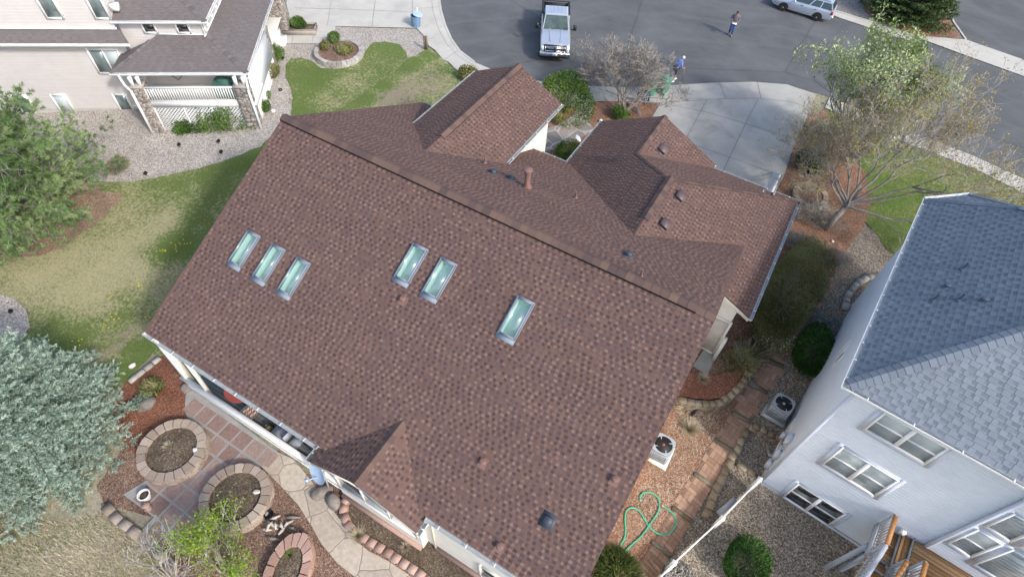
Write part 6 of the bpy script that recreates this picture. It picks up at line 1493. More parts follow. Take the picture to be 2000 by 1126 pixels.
M['palestone'] = plain('pale_quartz', (.62, .59, .55), .8, .15, 9)
# patio things
def bucket(label, x, y, r, h, fill):
    p = gh(x, y, h); t = thing('plant_pot', label, 'pot', p); m = MB(); m.lathe(p, [(r*.75, .03), (r*.95, h*.7), (r*1.05, h), (r*1.2, h+.01), (r*1.2, h+.045), (r*1.0, h+.05), (r*.97, h-.03), (r*.9, h-.06)], 20); m.build('pot', M['pot'], t, smooth=True, sharp=40)
    m = MB(); m.lathe(p, [(.001, h-.03), (r*.95, h-.05)], 16); m.build('soil', M[fill], t)
bucket('white round pot with soil on the patio corner', 281, 966, .17, .3, 'soil'); bucket('white pot of pebbles beside the lime-leaved tree trunk', 366, 1052, .18, .3, 'gravelisland')
m = MB(); p = G(285, 987, .12); m.box(p, (.24, .2, .09), rz=.5); m.box(p+np.array([.12, -.02, -.03]), (.2, .18, .06), rz=.7); tag(m.build('loose_brick', M['redblock'], origin=p), 'loose reddish brick beside the white pot on the patio', 'brick')
for x, y, s, lb in ((500, 959, .12, 'small white stone block on the soil of the lower round planter'), (380, 878, .11, 'small white stone on the soil of the upper round planter'), (259, 712, .14, 'white stone flake on the lawn beside the pale block row'), (1626, 471, .14, 'pale round stone on orange mulch below the budding tree')):
    pl_ = .42 if 'planter' in lb else .08; p = G(x, y, pl_); m = MB(); m.blob(p, (s*.8, s*.55, s*.3), int(x), .5, sub=2, rz=x); tag(m.build('white_stone', M['palestone'], origin=p), lb, 'stone')
for x, y, s, lb in ((648, 972, (.34, .26, .28), 'grey boulder beside the stone path under the eave'), (630, 962, (.22, .28, .16), 'flat grey rock on mulch left of the larger boulder'), (1240, 213, (.62, .2, .22), 'long grey boulder under the bare tree by the blue yard sign'), (288, 790, (.3, .35, .22), 'weathered grey rock at the edge of the blue spruce'), (363, 757, (.2, .18, .18), 'tan rock at the left foot of the porch railing'), (1467, 745, (.34, .12, .1), 'slanting grey slab beside the retaining wall')):
    p = G(x, y, s[2]*.5); m = MB(); m.blob(p, s, int(x)+3, .4, sub=3, rz=-.5); tag(m.build('boulder', M['rock'], origin=p), lb, 'rock')
dt = thing('driftwood_pile', 'pile of bleached driftwood on mulch beside the round planter', 'driftwood', G(545, 1030))
rg = np.random.default_rng(8)
for i in range(13):
    p = G(545+rg.uniform(-28, 28), 1028+rg.uniform(-24, 24), rg.uniform(.05, .25)); a = .55+rg.normal()*.5; L = rg.uniform(.25, .55); d = np.array([math.cos(a), math.sin(a), rg.uniform(-.15, .25)]); q = np.array([-d[1], d[0], 0])*rg.uniform(-.15, .15)
    m = MB(); m.tube([p-d*L*.5, p+q*L+np.array([0, 0, .04]), p+d*L*.5], [.03, .055, .015], 7); m.build('branch', M['drift' if i % 3 else 'bark'], dt, smooth=True)
p = gh(525, 1004, .2); m = MB(); m.lathe(p, [(.12, 0), (.15, .2), (.17, .21), (.15, .22), (.12, .05), (.001, .05)], 16); tag(m.build('black_pot', M['black'], origin=p, smooth=True, sharp=40), 'empty black pot beside the driftwood pile', 'pot')
# satellite dish
p = at(624, 922, 1.0); q = G(596, 944)-G(624, 922); q[2] = 0; q = unit(q); axd = unit(q*.82+np.array([0, 0, .42])); t = thing('satellite_dish', 'pale blue satellite dish on a pole under the rear gable eave', 'dish', (p[0], p[1], terrain(p[0], p[1])))
m = MB(); m.lathe(p, [(.001, 0), (.15, .012), (.3, .05), (.4, .09), (.4, .1), (.3, .065), (.15, .027), (.001, .015)], 26, axis=tuple(axd), sy=.9); m.build('reflector', M['dish'], t, smooth=True, sharp=60)
m = MB(); f = p+axd*.5-np.array([0, 0, .1]); m.bar(p-np.array([0, 0, .3]), f, .035, .03); m.box(f, (.12, .09, .09), rz=.5); m.build('feed_arm', M['dish'], t)
m = MB(); m.tube([(p[0], p[1], terrain(p[0], p[1])-.1), tuple(p-axd*.12-np.array([0, 0, .1])), tuple(p-axd*.02)], .035, 8); m.build('pole', M['greypaint'], t)
p = G(664, 938, .3); m = MB(); m.box(p, (.5, .34, .6), rz=.05); m.box(p+np.array([0, 0, .32]), (.56, .4, .06), rz=.05); tag(m.build('storage_box', M['green_ball'], origin=p), 'olive storage box under the rear gable eave by the dish', 'box')
p = G(650, 928, .35); m = MB()
for k in range(7): m.bar(p+np.array([-.27+.09*k, 0, -.3]), p+np.array([-.27+.09*k, 0, .3]), .03, .02); m.bar(p+np.array([-.3, .01, -.27+.09*k]), p+np.array([.3, .01, -.27+.09*k]), .03, .02)
tag(m.build('trellis', M['terracotta'], origin=p), 'small terracotta trellis between the dish and olive box', 'trellis')
# on the porch
pz = DZ
p = at(441, 778, .22)+np.array([.12, .62, 0]); t = thing('porch_table', 'round dark red table on the back porch', 'table', (p[0], p[1], pz))
m = MB(); m.lathe(p, [(.001, 0), (.6, 0), (.62, -.015), (.6, -.03), (.001, -.03)], 32); m.build('tabletop', M['redtable'], t, smooth=True, sharp=30)
for sx in (-.35, .35):
    for sy in (-.35, .35): m = MB(); m.bar((p[0]+sx, p[1]+sy, pz), (p[0]+sx*.8, p[1]+sy*.8, .18), .04, .04); m.build('leg', M['darkgrey'], t)
p = at(488, 800, .0); t = thing('porch_chair', 'white porch chair with a striped towel beside the red table', 'chair', (p[0], p[1], pz))
m = MB(); m.box((p[0], p[1], -.06), (.56, .5, .04)); m.box((p[0]+.1, p[1]+.28, .25), (.56, .05, .62)); m.build('seat', M['white'], t)
for sx in (-.25, .25):
    for sy in (-.22, .22): m = MB(); m.bar((p[0]+sx, p[1]+sy, pz), (p[0]+sx, p[1]+sy, -.07), .035, .035); m.build('leg', M['white'], t)
def stripe_mat():
    m_, nt, b, o = new_mat('striped_cloth'); w = nt.nodes.new('ShaderNodeTexWave'); w.inputs['Scale'].default_value = 3.2; w.inputs['Distortion'].default_value = .4; w.bands_direction = 'X'
    nt.links.new(mapped(nt, (1, 1, 1), (0, 0, -.5)), w.inputs['Vector']); c = ramp(nt, [(.0, (.05, .05, .1)), (.25, (.62, .42, .3)), (.5, (.66, .58, .46)), (.8, (.3, .1, .07)), (1, (.6, .5, .38))], w.outputs['Fac'], 'CONSTANT'); nt.links.new(c, b.inputs['Base Color']); setb(b, Roughness=.95); return m_
M['stripe'] = stripe_mat()
m = MB(); n = 10
for i in range(n):
    f = lambda k: np.array([p[0]-.22+.05*k, p[1]-.26+.02*math.sin(k*1.7)-.012*k, .0+.03*math.sin(k*2.1)]); a, b2 = f(i), f(i+1); g2 = np.array([.12, .46, .02]); m.poly([a, b2, b2+g2, a+g2])
    m.poly([a+(0, 0, -.25), b2+(0, 0, -.25), b2, a])
tag(m.build('striped_towel', M['stripe'], origin=p), 'orange and navy striped towel draped over the white porch chair', 'towel')
p = at(524, 836, -.15); m = MB(); m.lathe((p[0], p[1], pz), [(.15, 0), (.2, .3), (.21, .33), (.18, .33), (.17, .27)], 18); m.lathe((p[0], p[1], pz), [(.18, .27), (.1, .32), (.001, .34)], 14, 1); tag(m.build('fibre_pot', [M['black'], M['wicker']], origin=(p[0], p[1], pz)), 'round dark pot with straw coloured filling on the porch', 'pot')
p = at(551, 846, .0); t = thing('storage_bin', 'grey lidded bin with dark front on the porch', 'bin', (p[0], p[1], pz)); m = MB(); m.box((p[0], p[1], pz+.26), (.6, .42, .52), taper=1); m.build('tub', M['darkgrey'], t); m = MB(); m.box((p[0], p[1], pz+.54), (.66, .48, .05)); m.box((p[0], p[1], pz+.57), (.5, .34, .03)); m.build('lid', M['greybin'], t)
p = at(576, 862, .0); t = thing('folding_chair', 'grey chair at the right end of the porch', 'chair', (p[0], p[1], pz)); m = MB(); m.box((p[0], p[1], -.06), (.44, .42, .04)); m.build('seat', M['greybin'], t); m = MB(); m.box((p[0]-.24, p[1], .2), (.04, .42, .4)); m.build('backrest', M['greybin'], t)
for sx in (-.2, .2):
    for sy in (-.18, .18): m = MB(); m.bar((p[0]+sx, p[1]+sy, pz), (p[0]+sx, p[1]+sy, -.07), .03, .03); m.build('leg', M['darkgrey'], t)
# gravel spot lamps
for x, y, lb, ringy in ((553, 118, 'black garden lamp in gravel by the uppermost flank bush', 0), (548, 176, 'black ring lamp in gravel midway along the white porch screen', 1), (534, 217, 'pale ring lamp in gravel next to the porch corner column', 2), (351, 287, 'black garden lamp in gravel below the climbing vine', 0), (428, 280, 'black garden lamp in gravel below the right end of the vine', 0), (433, 301, 'black garden lamp at the lawn edge below the vine', 0), (286, 343, 'black garden lamp in gravel right of the dormant brown bush', 0), (24, 612, 'black garden lamp in the round gravel bed at the left edge', 0)):
    p = G(x, y, .02); m = MB()
    if ringy: m.lathe(p, [(.07, -.05), (.11, -.05), (.11, .05), (.07, .05), (.07, -.02), (.001, -.02)], 14, 0)
    else: m.tube([p, p+np.array([0, 0, .12])], .02, 6); m.lathe(p+np.array([0, 0, .15]), [(.03, -.1), (.075, -.03), (.085, .08), (.06, .08), (.05, .0)], 10, axis=(.5, .3, .6))
    tag(m.build('garden_lamp', M['white' if ringy == 2 else 'black'], origin=p, smooth=True, sharp=40), lb, 'garden lamp')
# ladder against the garage front
lt = thing('ladder', 'aluminium ladder leaning on the garage gutter above the driveway', 'ladder', G(1527, 345)); a0, a1 = at(1502, 374, 3.1), G(1520, 338, .02); dl = unit(a1-a0); sd = np.array([1., .25, 0]); sd = unit(sd-dl*(sd@dl))
for s in (-1, 1): m = MB(); m.bar(a0+sd*s*.22-dl*.5, a1+sd*s*.22, .06, .025); m.build('side_rail', M['steel'], lt)
m = MB(); L = np.linalg.norm(a1-a0); k = int(L/.28)
for i in range(k): c = a0+dl*(i+.5)*L/k; m.bar(c-sd*.22, c+sd*.22, .03, .03)
m.build('rung', M['steel'], lt)
# post, newspaper, ball lamp
p = G(832, 98); m = MB(); m.box(p+np.array([-.07, 0, .4]), (.1, .1, .95)); m.box(p+np.array([.07, .02, .43]), (.1, .1, 1.0)); tag(m.build('wooden_post', M['timber'], origin=p), 'short dark wooden double post at the corner of the front lawn', 'post')
p = G(1127, 269, .05); m = MB(); m.blob(p, (.36, .13, .06), 4, .4, sub=3, rz=-.6); tag(m.build('plastic_bag', M['paper'], origin=p), 'crumpled white bag on mulch beside the entry walk', 'bag')
p = G(1173, 238, .1); m = MB(); m.lathe(p-np.array([0, 0, .1]), [(.03, 0), (.03, .08), (.08, .1), (.1, .16), (.07, .24), (.001, .27)], 14); tag(m.build('globe_lamp', M['paper'], origin=p, smooth=True), 'white globe lamp on orange mulch by the flagstone walk', 'lamp')
# yard sign
p = G(1251, 203); t = lthing('yard_sign', 'navy yard sign with pale lettering on orange mulch', 'sign', p+np.array([.1, -.15, .1]), .3)
m = MB(); m.box((0, 0, .52), (.74, .02, .5)); m.build('panel', M['navy'], t)
m = MB(); rg = random.Random(2)
for k, zz in enumerate((.68, .58, .45, .35)):
    x = -.28
    while x < .26: w = rg.uniform(.02, .05); m.box((x+w/2, -.013, zz), (w, .006, .036)); x += w+rg.choice((.012, .012, .012, .035))
m.box((0, -.012, .52), (.56, .004, .012)); m.build('lettering', M['signtext'], t)
for s in (-.2, .2): m = MB(); m.bar((s, 0, -.1), (s, 0, .3), .015, .015); m.build('stake', M['steel'], t)
# bins
def cart(label, x, y, rz):
    p = gh(x, y, 1.0); t = lthing('wheeled_bin', label, 'bin', p, rz, 'green wheeled bins at the kerb')
    s0 = [(-.22, -.25), (.22, -.25), (.22, .25), (-.22, .25)]; s1 = [(-.29, -.33), (.29, -.33), (.29, .33), (-.29, .33)]; m = MB()
    for i in range(4):
        a, b = s0[i], s0[(i+1) % 4]; c, d = s1[(i+1) % 4], s1[i]; m.poly([(*a, .06), (*b, .06), (*c, .98), (*d, .98)])
    m.poly([(*q, .06) for q in s0[::-1]]); m.box((0, 0, .96), (.64, .72, .05)); m.box((0, -.31, .5), (.2, .03, .3)); m.build('tub', M['cartgreen'], t)
    m = MB(); m.lathe((0, 0, 1.0), [(.33, 0), (.31, .06), (.2, .11), (.001, .125)], 20, sx=.98, sy=1.12); m.box((0, 0, 1.0), (.62, .74, .035)); m.build('lid', M['cartgreen'], t, smooth=True, sharp=35)
    m = MB(); m.bar((-.28, .42, .98), (.28, .42, .98), .035, .035); m.bar((-.24, .33, .96), (-.24, .43, .98), .035, .035); m.bar((.24, .33, .96), (.24, .43, .98), .035, .035); m.build('handle', M['cartgreen'], t)
    for s in (-1, 1): m = MB(); m.lathe((s*.27, .28, .12), [(.03, -.03), (.12, -.03), (.12, .03), (.03, .03)], 16, axis=(1, 0, 0)); m.build('wheel', M['tyre'], t)
cart('green wheeled bin partly behind the bare grey tree branches', 1273, 158, 2.7); cart('green wheeled bin standing clear of the tree beside the walking person', 1300, 153, 2.9)
p = gh(813, 50, .1); t = lthing('round_bin', 'round blue bin with a loose lid on the pale driveway edge', 'bin', p, 0)
m = MB(); m.lathe((0, 0, 0), [(.24, 0), (.27, .3), (.3, .72), (.33, .73), (.33, .78), (.3, .78), (.27, .3), (.22, .05), (.001, .05)], 24)
for k in range(16): a = k*math.pi/8; m.bar((.255*math.cos(a), .255*math.sin(a), .05), (.3*math.cos(a), .3*math.sin(a), .68), .02, .02)
m.build('tub', M['bluebin'], t, smooth=True, sharp=40)
m = MB(); m.lathe((.1, .1, .83), [(.33, 0), (.31, .04), (.1, .06), (.001, .06)], 24, axis=(.18, .1, 1)); m.build('lid', M['bluebinlid'], t, smooth=True, sharp=40)
m = MB(); m.bar((-.1, .3, .78), (-.1, .36, 1.1), .05, .03); m.build('handle', M['white'], t)
# kerb upstand round the cul-de-sac
def kerb(name, px, w=.14, h=.1, lay=4):
    P = [G(x, y) for x, y in px]; m = MB()
    for a, b in zip(P, P[1:]):
        d = unit(b-a); n = np.array([-d[1], d[0], 0])*w/2; z0, z1 = -.05, lay*LAY+.02
        q = [a-n, b-n, b+n, a+n]; m.poly([x+np.array([0, 0, z1]) for x in q])
        for i in range(4): m.poly([q[i]+np.array([0, 0, z0]), q[(i+1) % 4]+np.array([0, 0, z0]), q[(i+1) % 4]+np.array([0, 0, z1]), q[i]+np.array([0, 0, z1])])
    return struct(m.build(name, M['walk']))
kerb('kerb', [(858, -60), (858, 0), (861, 22), (869, 50), (881, 78), (898, 102), (926, 123)]); kerb('kerb', [(1500, -50), (1540, -13), (1585, 7), (1640, 26), (1712, 48), (1782, 71)]); kerb('kerb', [(1840, 0), (1862, 46), (1885, 79)])
drape('street_gutter', [(1505, -30), (1545, -4), (1590, 17), (1640, 37), (1710, 60), (1776, 83), (1784, 72), (1712, 49), (1640, 27), (1585, 8), (1540, -12)], M['walk'], 3.2, flat=True)
# ------------------------------------------------------------------ vehicles
def loft(m, secs, mi=0, cap=True):
    n = len(secs[0]); b = len(m.v)
    for s in secs: m.v += [tuple(map(float, p)) for p in s]
    for i in range(len(secs)-1):
        for k in range(n): m.f.append((b+i*n+k, b+i*n+(k+1) % n, b+(i+1)*n+(k+1) % n, b+(i+1)*n+k)); m.m.append(mi); m.t.append(.5)
    if cap:
        m.f.append(tuple(b+k for k in range(n))[::-1]); m.m.append(mi); m.t.append(.5); m.f.append(tuple(b+(len(secs)-1)*n+k for k in range(n))); m.m.append(mi); m.t.append(.5)
def sect(x, w, z0, z1, tuck=.06, crown=.03): return [(x, -w+tuck, z0), (x, -w, z0+.16), (x, -w, z1-.2), (x, -w+.03, z1-.07), (x, -w+.1, z1), (x, 0, z1+crown), (x, w-.1, z1), (x, w-.03, z1-.07), (x, w, z1-.2), (x, w, z0+.16), (x, w-tuck, z0)]
def wheel(t, x, y, r, w, side):
    m = MB(); m.lathe((x, y, r), [(r*.62, -w/2), (r*.93, -w/2), (r, -w*.35), (r, w*.35), (r*.93, w/2), (r*.62, w/2)], 24, axis=(0, 1, 0)); o = m.build('wheel', M['tyre'], t, smooth=True, sharp=40)
    m = MB(); m.lathe((x, y+side*w*.3, r), [(r*.63, -.02), (r*.63, .03), (r*.55, .03), (r*.52, -.01), (.001, -.01)], 20, axis=(0, side, 0))
    for k in range(6): a = k*math.pi/3; m.bar((x, y+side*(w*.3+.015), r), (x+r*.56*math.cos(a), y+side*(w*.3+.02), r+r*.56*math.sin(a)), .05, .02, up=(0, 1, 0))
    m.lathe((x, y+side*w*.3, r), [(.09, 0), (.08, .035), (.001, .04)], 12, axis=(0, side, 0)); m.build('rim', M['steel'], o, smooth=True, sharp=35)
    m = MB()
def arch(m, x, y, r, side):
    pts = [(x+(r+.07)*math.cos(math.pi*i/14), y, r+(r+.07)*math.sin(math.pi*i/14)) for i in range(15)]; m.poly(pts if side < 0 else pts[::-1])
def pane(t, name, q, inset, mat, out, parent=None):
    q = [np.array(a, float) for a in q]; c = sum(q)/len(q); n = np.cross(q[1]-q[0], q[2]-q[0]); n /= np.linalg.norm(n)
    if n@np.array(out, float) < 0: n = -n
    m = MB(); p = [a+(c-a)*inset+n*.006 for a in q]; m.poly(p); return m.build(name, M[mat], parent or t)
# pickup, x forward
f0, r0_ = G(1081, 126), at(1086, 4, 1.2); dv = f0[:2]-r0_[:2]; rz = math.atan2(dv[1], dv[0]); L0 = 5.5
org = f0-np.array([math.cos(rz), math.sin(rz), 0])*2.72; org[2] = .026
T = lthing('pickup_truck', 'silver crew cab pickup with open black bed parked in the cul-de-sac', 'pickup truck', org, rz)
W = .93; T.scale = (1, 1, 1.1)
m = MB(); loft(m, [sect(.62, W, .45, 1.12), sect(1.1, W, .45, 1.15), sect(2.2, W-.01, .45, 1.12), sect(2.55, W-.05, .5, 1.05), sect(2.66, W-.1, .55, .95, crown=.01)])
loft(m, [sect(-.98, W-.02, .45, 1.1), sect(.62, W-.01, .45, 1.12)])
m.box((.2, 0, .5), (1.2, 1.6, .3))
# hood bulges
for s in (-1, 1): m.bar((.95, s*.38, 1.18), (2.35, s*.3, 1.155), .08, .03)
m.build('body', M['silver'], T, smooth=True, sharp=32)
cb = [(.98, W-.13, 1.12), (-.95, W-.11, 1.1)]; ct = [(.25, W-.24, 1.66), (-.88, W-.24, 1.66)]
base_q = [(.98, -W+.1, 1.12), (.98, W-.1, 1.12), (-.96, W-.1, 1.1), (-.96, -W+.1, 1.1)]; roof_q = [(.2, -W+.22, 1.66), (.2, W-.22, 1.66), (-.86, W-.22, 1.67), (-.86, -W+.22, 1.67)]
m = MB(); loft(m, [base_q, roof_q]); loft(m, [roof_q, [(.12, -W+.3, 1.7), (.12, W-.3, 1.7), (-.8, W-.3, 1.71), (-.8, -W+.3, 1.71)]])
for y in (-.34, -.12, .12, .34): m.bar((.05, y, 1.715), (-.76, y, 1.72), .05, .012)
cab = m.build('cab', M['silver'], T, smooth=True, sharp=25)
pane(T, 'windscreen', [base_q[0], base_q[1], roof_q[1], roof_q[0]], .07, 'windscreen', (1, 0, .5)); pane(T, 'rear_window', [base_q[2], base_q[3], roof_q[3], roof_q[2]], .15, 'carglass', (-1, 0, 0))
for s in (0, 1):
    a, b, c, d = (base_q[1], base_q[2], roof_q[2], roof_q[1]) if s else (base_q[0], base_q[3], roof_q[3], roof_q[0]); a, b, c, d = map(np.array, (a, b, c, d)); md, mu = (a+b)/2+np.array([-.08, 0, 0]), (c+d)/2
    for q in ([a, md, mu, d], [md, b, c, mu]): pane(T, 'side_window', q, .12, 'carglass', (0, 1 if s else -1, .3))
m = MB()   # bed: side walls, tailgate, open inside
for s in (-1, 1):
    loft(m, [[(-2.72, s*W, .5), (-2.72, s*(W-.02), 1.12), (-2.72, s*(W-.13), 1.12), (-2.72, s*(W-.13), .5)], [(-.98, s*W, .5), (-.98, s*(W-.02), 1.12), (-.98, s*(W-.13), 1.12), (-.98, s*(W-.13), .5)]])
m.box((-2.7, 0, .83), (.09, 2*W-.06, .6)); m.box((-2.7, 0, 1.14), (.1, 2*W-.1, .03), mi=1)
for s in (-1, 1): m.box((-1.85, s*(W-.075), 1.13), (1.72, .13, .03), mi=1)
m.build('bed', [M['silver'], M['bedliner']], T, smooth=True, sharp=30)
m = MB(); m.box((-1.83, 0, .6), (1.68, 2*W-.28, .06)); m.box((-1.02, 0, .85), (.06, 2*W-.28, .5)); m.box((-2.63, 0, .85), (.05, 2*W-.28, .5))
for s in (-1, 1): m.box((-1.83, s*(W-.155), .85), (1.66, .05, .5)); m.box((-1.83, s*(W-.3), .75), (.6, .26, .26))
for k in range(9): m.box((-1.83, -.6+.15*k, .635), (1.6, .05, .02))
m.build('bed_liner', M['bedliner'], T)
m = MB(); m.box((2.7, 0, .6), (.2, 2*W-.04, .2)); m.box((2.69, 0, .47), (.17, 2*W-.06, .14), mi=1); m.build('bumper', [M['chrome'], M['black']], T); m = MB(); m.box((-2.78, 0, .55), (.14, 2*W-.1, .16)); m.build('bumper', M['chrome'], T)
m = MB(); m.box((2.66, 0, .84), (.08, 1.36, .5)); m.build('grille', M['black'], T)
m = MB()
for z in (.76, .93): m.box((2.69, 0, z), (.05, 1.16, .05))
m.box((2.69, 0, 1.01), (.06, 1.26, .04)); 
for s in (-1, 1): m.box((2.69, s*.6, .84), (.06, .05, .36))
m.build('grille_bar', M['chrome'], T)
m = MB(); m.lathe((2.72, 0, .85), [(.001, .02), (.15, .02), (.15, -.02)], 20, axis=(1, 0, 0), sx=.55, sy=1.0); m.build('emblem', M['navy'], T)
for s in (-1, 1):
    m = MB(); m.box((2.62, s*.74, .86), (.14, .24, .3)); m.build('headlight', M['lamp'], T)
    m = MB(); m.bar((.78, s*W, 1.12), (.78, s*(W+.24), 1.2), .05, .05); m.box((.8, s*(W+.24), 1.25), (.1, .2, .28)); m.build('mirror', M['black'], T)
    m = MB(); m.box((-2.74, s*(W-.12), .88), (.04, .14, .34)); m.build('tail_light', M['redlamp'], T)
m = MB(); m.box((2.81, 0, .62), (.02, .32, .15)); m.box((2.823, 0, .625), (.004, .14, .05), mi=1); m.build('license_plate', [M['paper'], M['amber']], T)
m = MB()
for y in (-.35, .25): m.bar((1.0, y, 1.15), (.85, y+.5, 1.24), .02, .02)
m.build('wiper', M['black'], T)
m = MB(); 
for x, s in ((1.85, -1), (1.85, 1), (-1.8, -1), (-1.8, 1)): arch(m, x, s*(W+.004), .36, s)
m.build('wheel_arch', M['black'], T)
for x in (1.85, -1.8):
    for s in (-1, 1): wheel(T, x, s*(W-.1), .36, .24, s)
tag(thing('cargo_box', 'small pale boxes lying in the bed of the silver pickup', 'box', (0, 0, 0)), 'pale box lying in the open bed of the silver pickup', 'box')
cb_ = bpy.data.objects['cargo_box']; ca, sa = math.cos(rz), math.sin(rz); cp = org+np.array([ca*-1.35-sa*-.1, sa*-1.35+ca*-.1, .75]); cb_.location = tuple(cp); ORG['cargo_box'] = cp
m = MB(); m.box(cp, (.35, .4, .28), rz=rz); m.box(cp+np.array([0, 0, .145]), (.38, .43, .02), rz=rz); m.build('carton', M['greybin'], cb_)
# station wagon, x forward
wf, wr_ = G(1527, 22), G(1592, 41.5); d = wf-wr_; rz = math.atan2(d[1], d[0]); wb = np.linalg.norm(d[:2]); k = wb/2.6
# near side is the car's left (+y): axle centre line lies inboard
ctr = (wf+wr_)/2; nl = np.array([-math.sin(rz), math.cos(rz), 0]); side = 1 if nl@np.array([-ctr[0], -ctr[1], 0]) > 0 else -1
org = ctr-nl*side*.78*k; org[2] = .026
CW = lthing('station_wagon', 'silver station wagon parked along the far kerb', 'car', org, rz); S = lambda *p: tuple(v*k for v in p)
W = .86
sx_ = lambda x, w, z0, z1: [S(*q) for q in sect(x, w, z0, z1, .05, .02)]
m = MB(); loft(m, [sx_(-2.3, W-.16, .42, .9), sx_(-2.2, W-.06, .3, .98), sx_(-1.3, W, .24, .98), sx_(.7, W, .24, .94), sx_(1.7, W-.03, .26, .84), sx_(2.15, W-.12, .3, .74), sx_(2.28, W-.24, .36, .66)]); m.build('body', M['silver2'], CW, smooth=True, sharp=35)
bq = [S(.85, -W+.07, .93), S(.85, W-.07, .93), S(-2.2, W-.09, .97), S(-2.2, -W+.09, .97)]; rq = [S(.1, -W+.24, 1.4), S(.1, W-.24, 1.4), S(-1.95, W-.24, 1.42), S(-1.95, -W+.24, 1.42)]
m = MB(); loft(m, [bq, rq]); loft(m, [rq, [S(.02, -W+.32, 1.44), S(.02, W-.32, 1.44), S(-1.85, W-.32, 1.46), S(-1.85, -W+.32, 1.46)]]); m.build('cabin', M['silver2'], CW, smooth=True, sharp=25)
pane(CW, 'windscreen', [bq[0], bq[1], rq[1], rq[0]], .08, 'windscreen', (1, 0, .5)); pane(CW, 'rear_window', [bq[2], bq[3], rq[3], rq[2]], .1, 'carglass', (-1, 0, .3))
for s in (0, 1):
    a, b, c, d2 = (bq[1], bq[2], rq[2], rq[1]) if s else (bq[0], bq[3], rq[3], rq[0]); a, b, c, d2 = map(np.array, (a, b, c, d2))
    for f, g2, fu, gu in ((0, .42, .05, .4), (.42, .68, .4, .68), (.68, .98, .68, .98)): pane(CW, 'side_window', [a+(b-a)*f, a+(b-a)*g2, d2+(c-d2)*gu, d2+(c-d2)*fu], .1, 'carglass', (0, 1 if s else -1, .3))
for s in (-1, 1):
    m = MB(); m.bar(S(-.1, s*(W-.3), 1.5), S(-1.75, s*(W-.3), 1.52), .03, .03); m.build('roof_rail', M['darkgrey'], CW)
    m = MB(); m.box(S(-2.2, s*(W-.13), .83), S(.16, .2, .2)); m.build('tail_light', M['redlamp'], CW); m = MB(); m.box(S(2.12, s*(W-.24), .68), S(.2, .26, .12)); m.build('headlight', M['lamp'], CW)
    m = MB(); m.box(S(.65, s*(W+.08), 1.0), S(.12, .18, .12)); m.build('mirror', M['silver2'], CW)
    for x in (.25, -.75): m = MB(); m.box(S(x-.2, s*(W+.005), .82), S(.16, .03, .03)); m.build('door_handle', M['darkgrey'], CW)
m = MB()
for x, s in ((1.32, -1), (1.32, 1), (-1.28, -1), (-1.28, 1)): arch(m, x*k, s*(W+.004)*k, .3*k, s)
m.build('wheel_arch', M['black'], CW)
for q, w_ in ((S(-2.3, 0, .5), 1.5), (S(2.25, 0, .45), 1.4)): m = MB(); m.box(q, S(.1, w_, .16)); m.build('bumper', M['silver2'], CW)
for x in (1.32, -1.28):
    for s in (-1, 1): wheel(CW, x*k, s*(W-.07)*k, .3*k, .2*k, s)

# ------------------------------------------------------------------ people
def skin(name, verts, edges, radii, mat, parent, root=0, sub=2):
    me = bpy.data.meshes.new(name); me.from_pydata([tuple(v) for v in verts], edges, []); me.materials.append(M[mat]); o = bpy.data.objects.new(name, me); C.objects.link(o); o.parent = parent; ORG[o.name] = np.zeros(3)
    md = o.modifiers.new('skin', 'SKIN'); md.use_smooth_shade = True
    sv = me.skin_vertices
    if len(sv) == 0: bm_ = None; me.attributes; 
    layer = me.skin_vertices[0] if len(me.skin_vertices) else None
    if layer is None:
        bmx = bmesh.new(); bmx.from_mesh(me); bmx.verts.layers.skin.verify(); bmx.to_mesh(me); bmx.free(); layer = me.skin_vertices[0]
    for i, r in enumerate(radii): layer.data[i].radius = (r, r) if not isinstance(r, tuple) else r; layer.data[i].use_root = (i == root)
    o.modifiers.new('sub', 'SUBSURF').levels = sub; o.modifiers['sub'].render_levels = sub
    return o
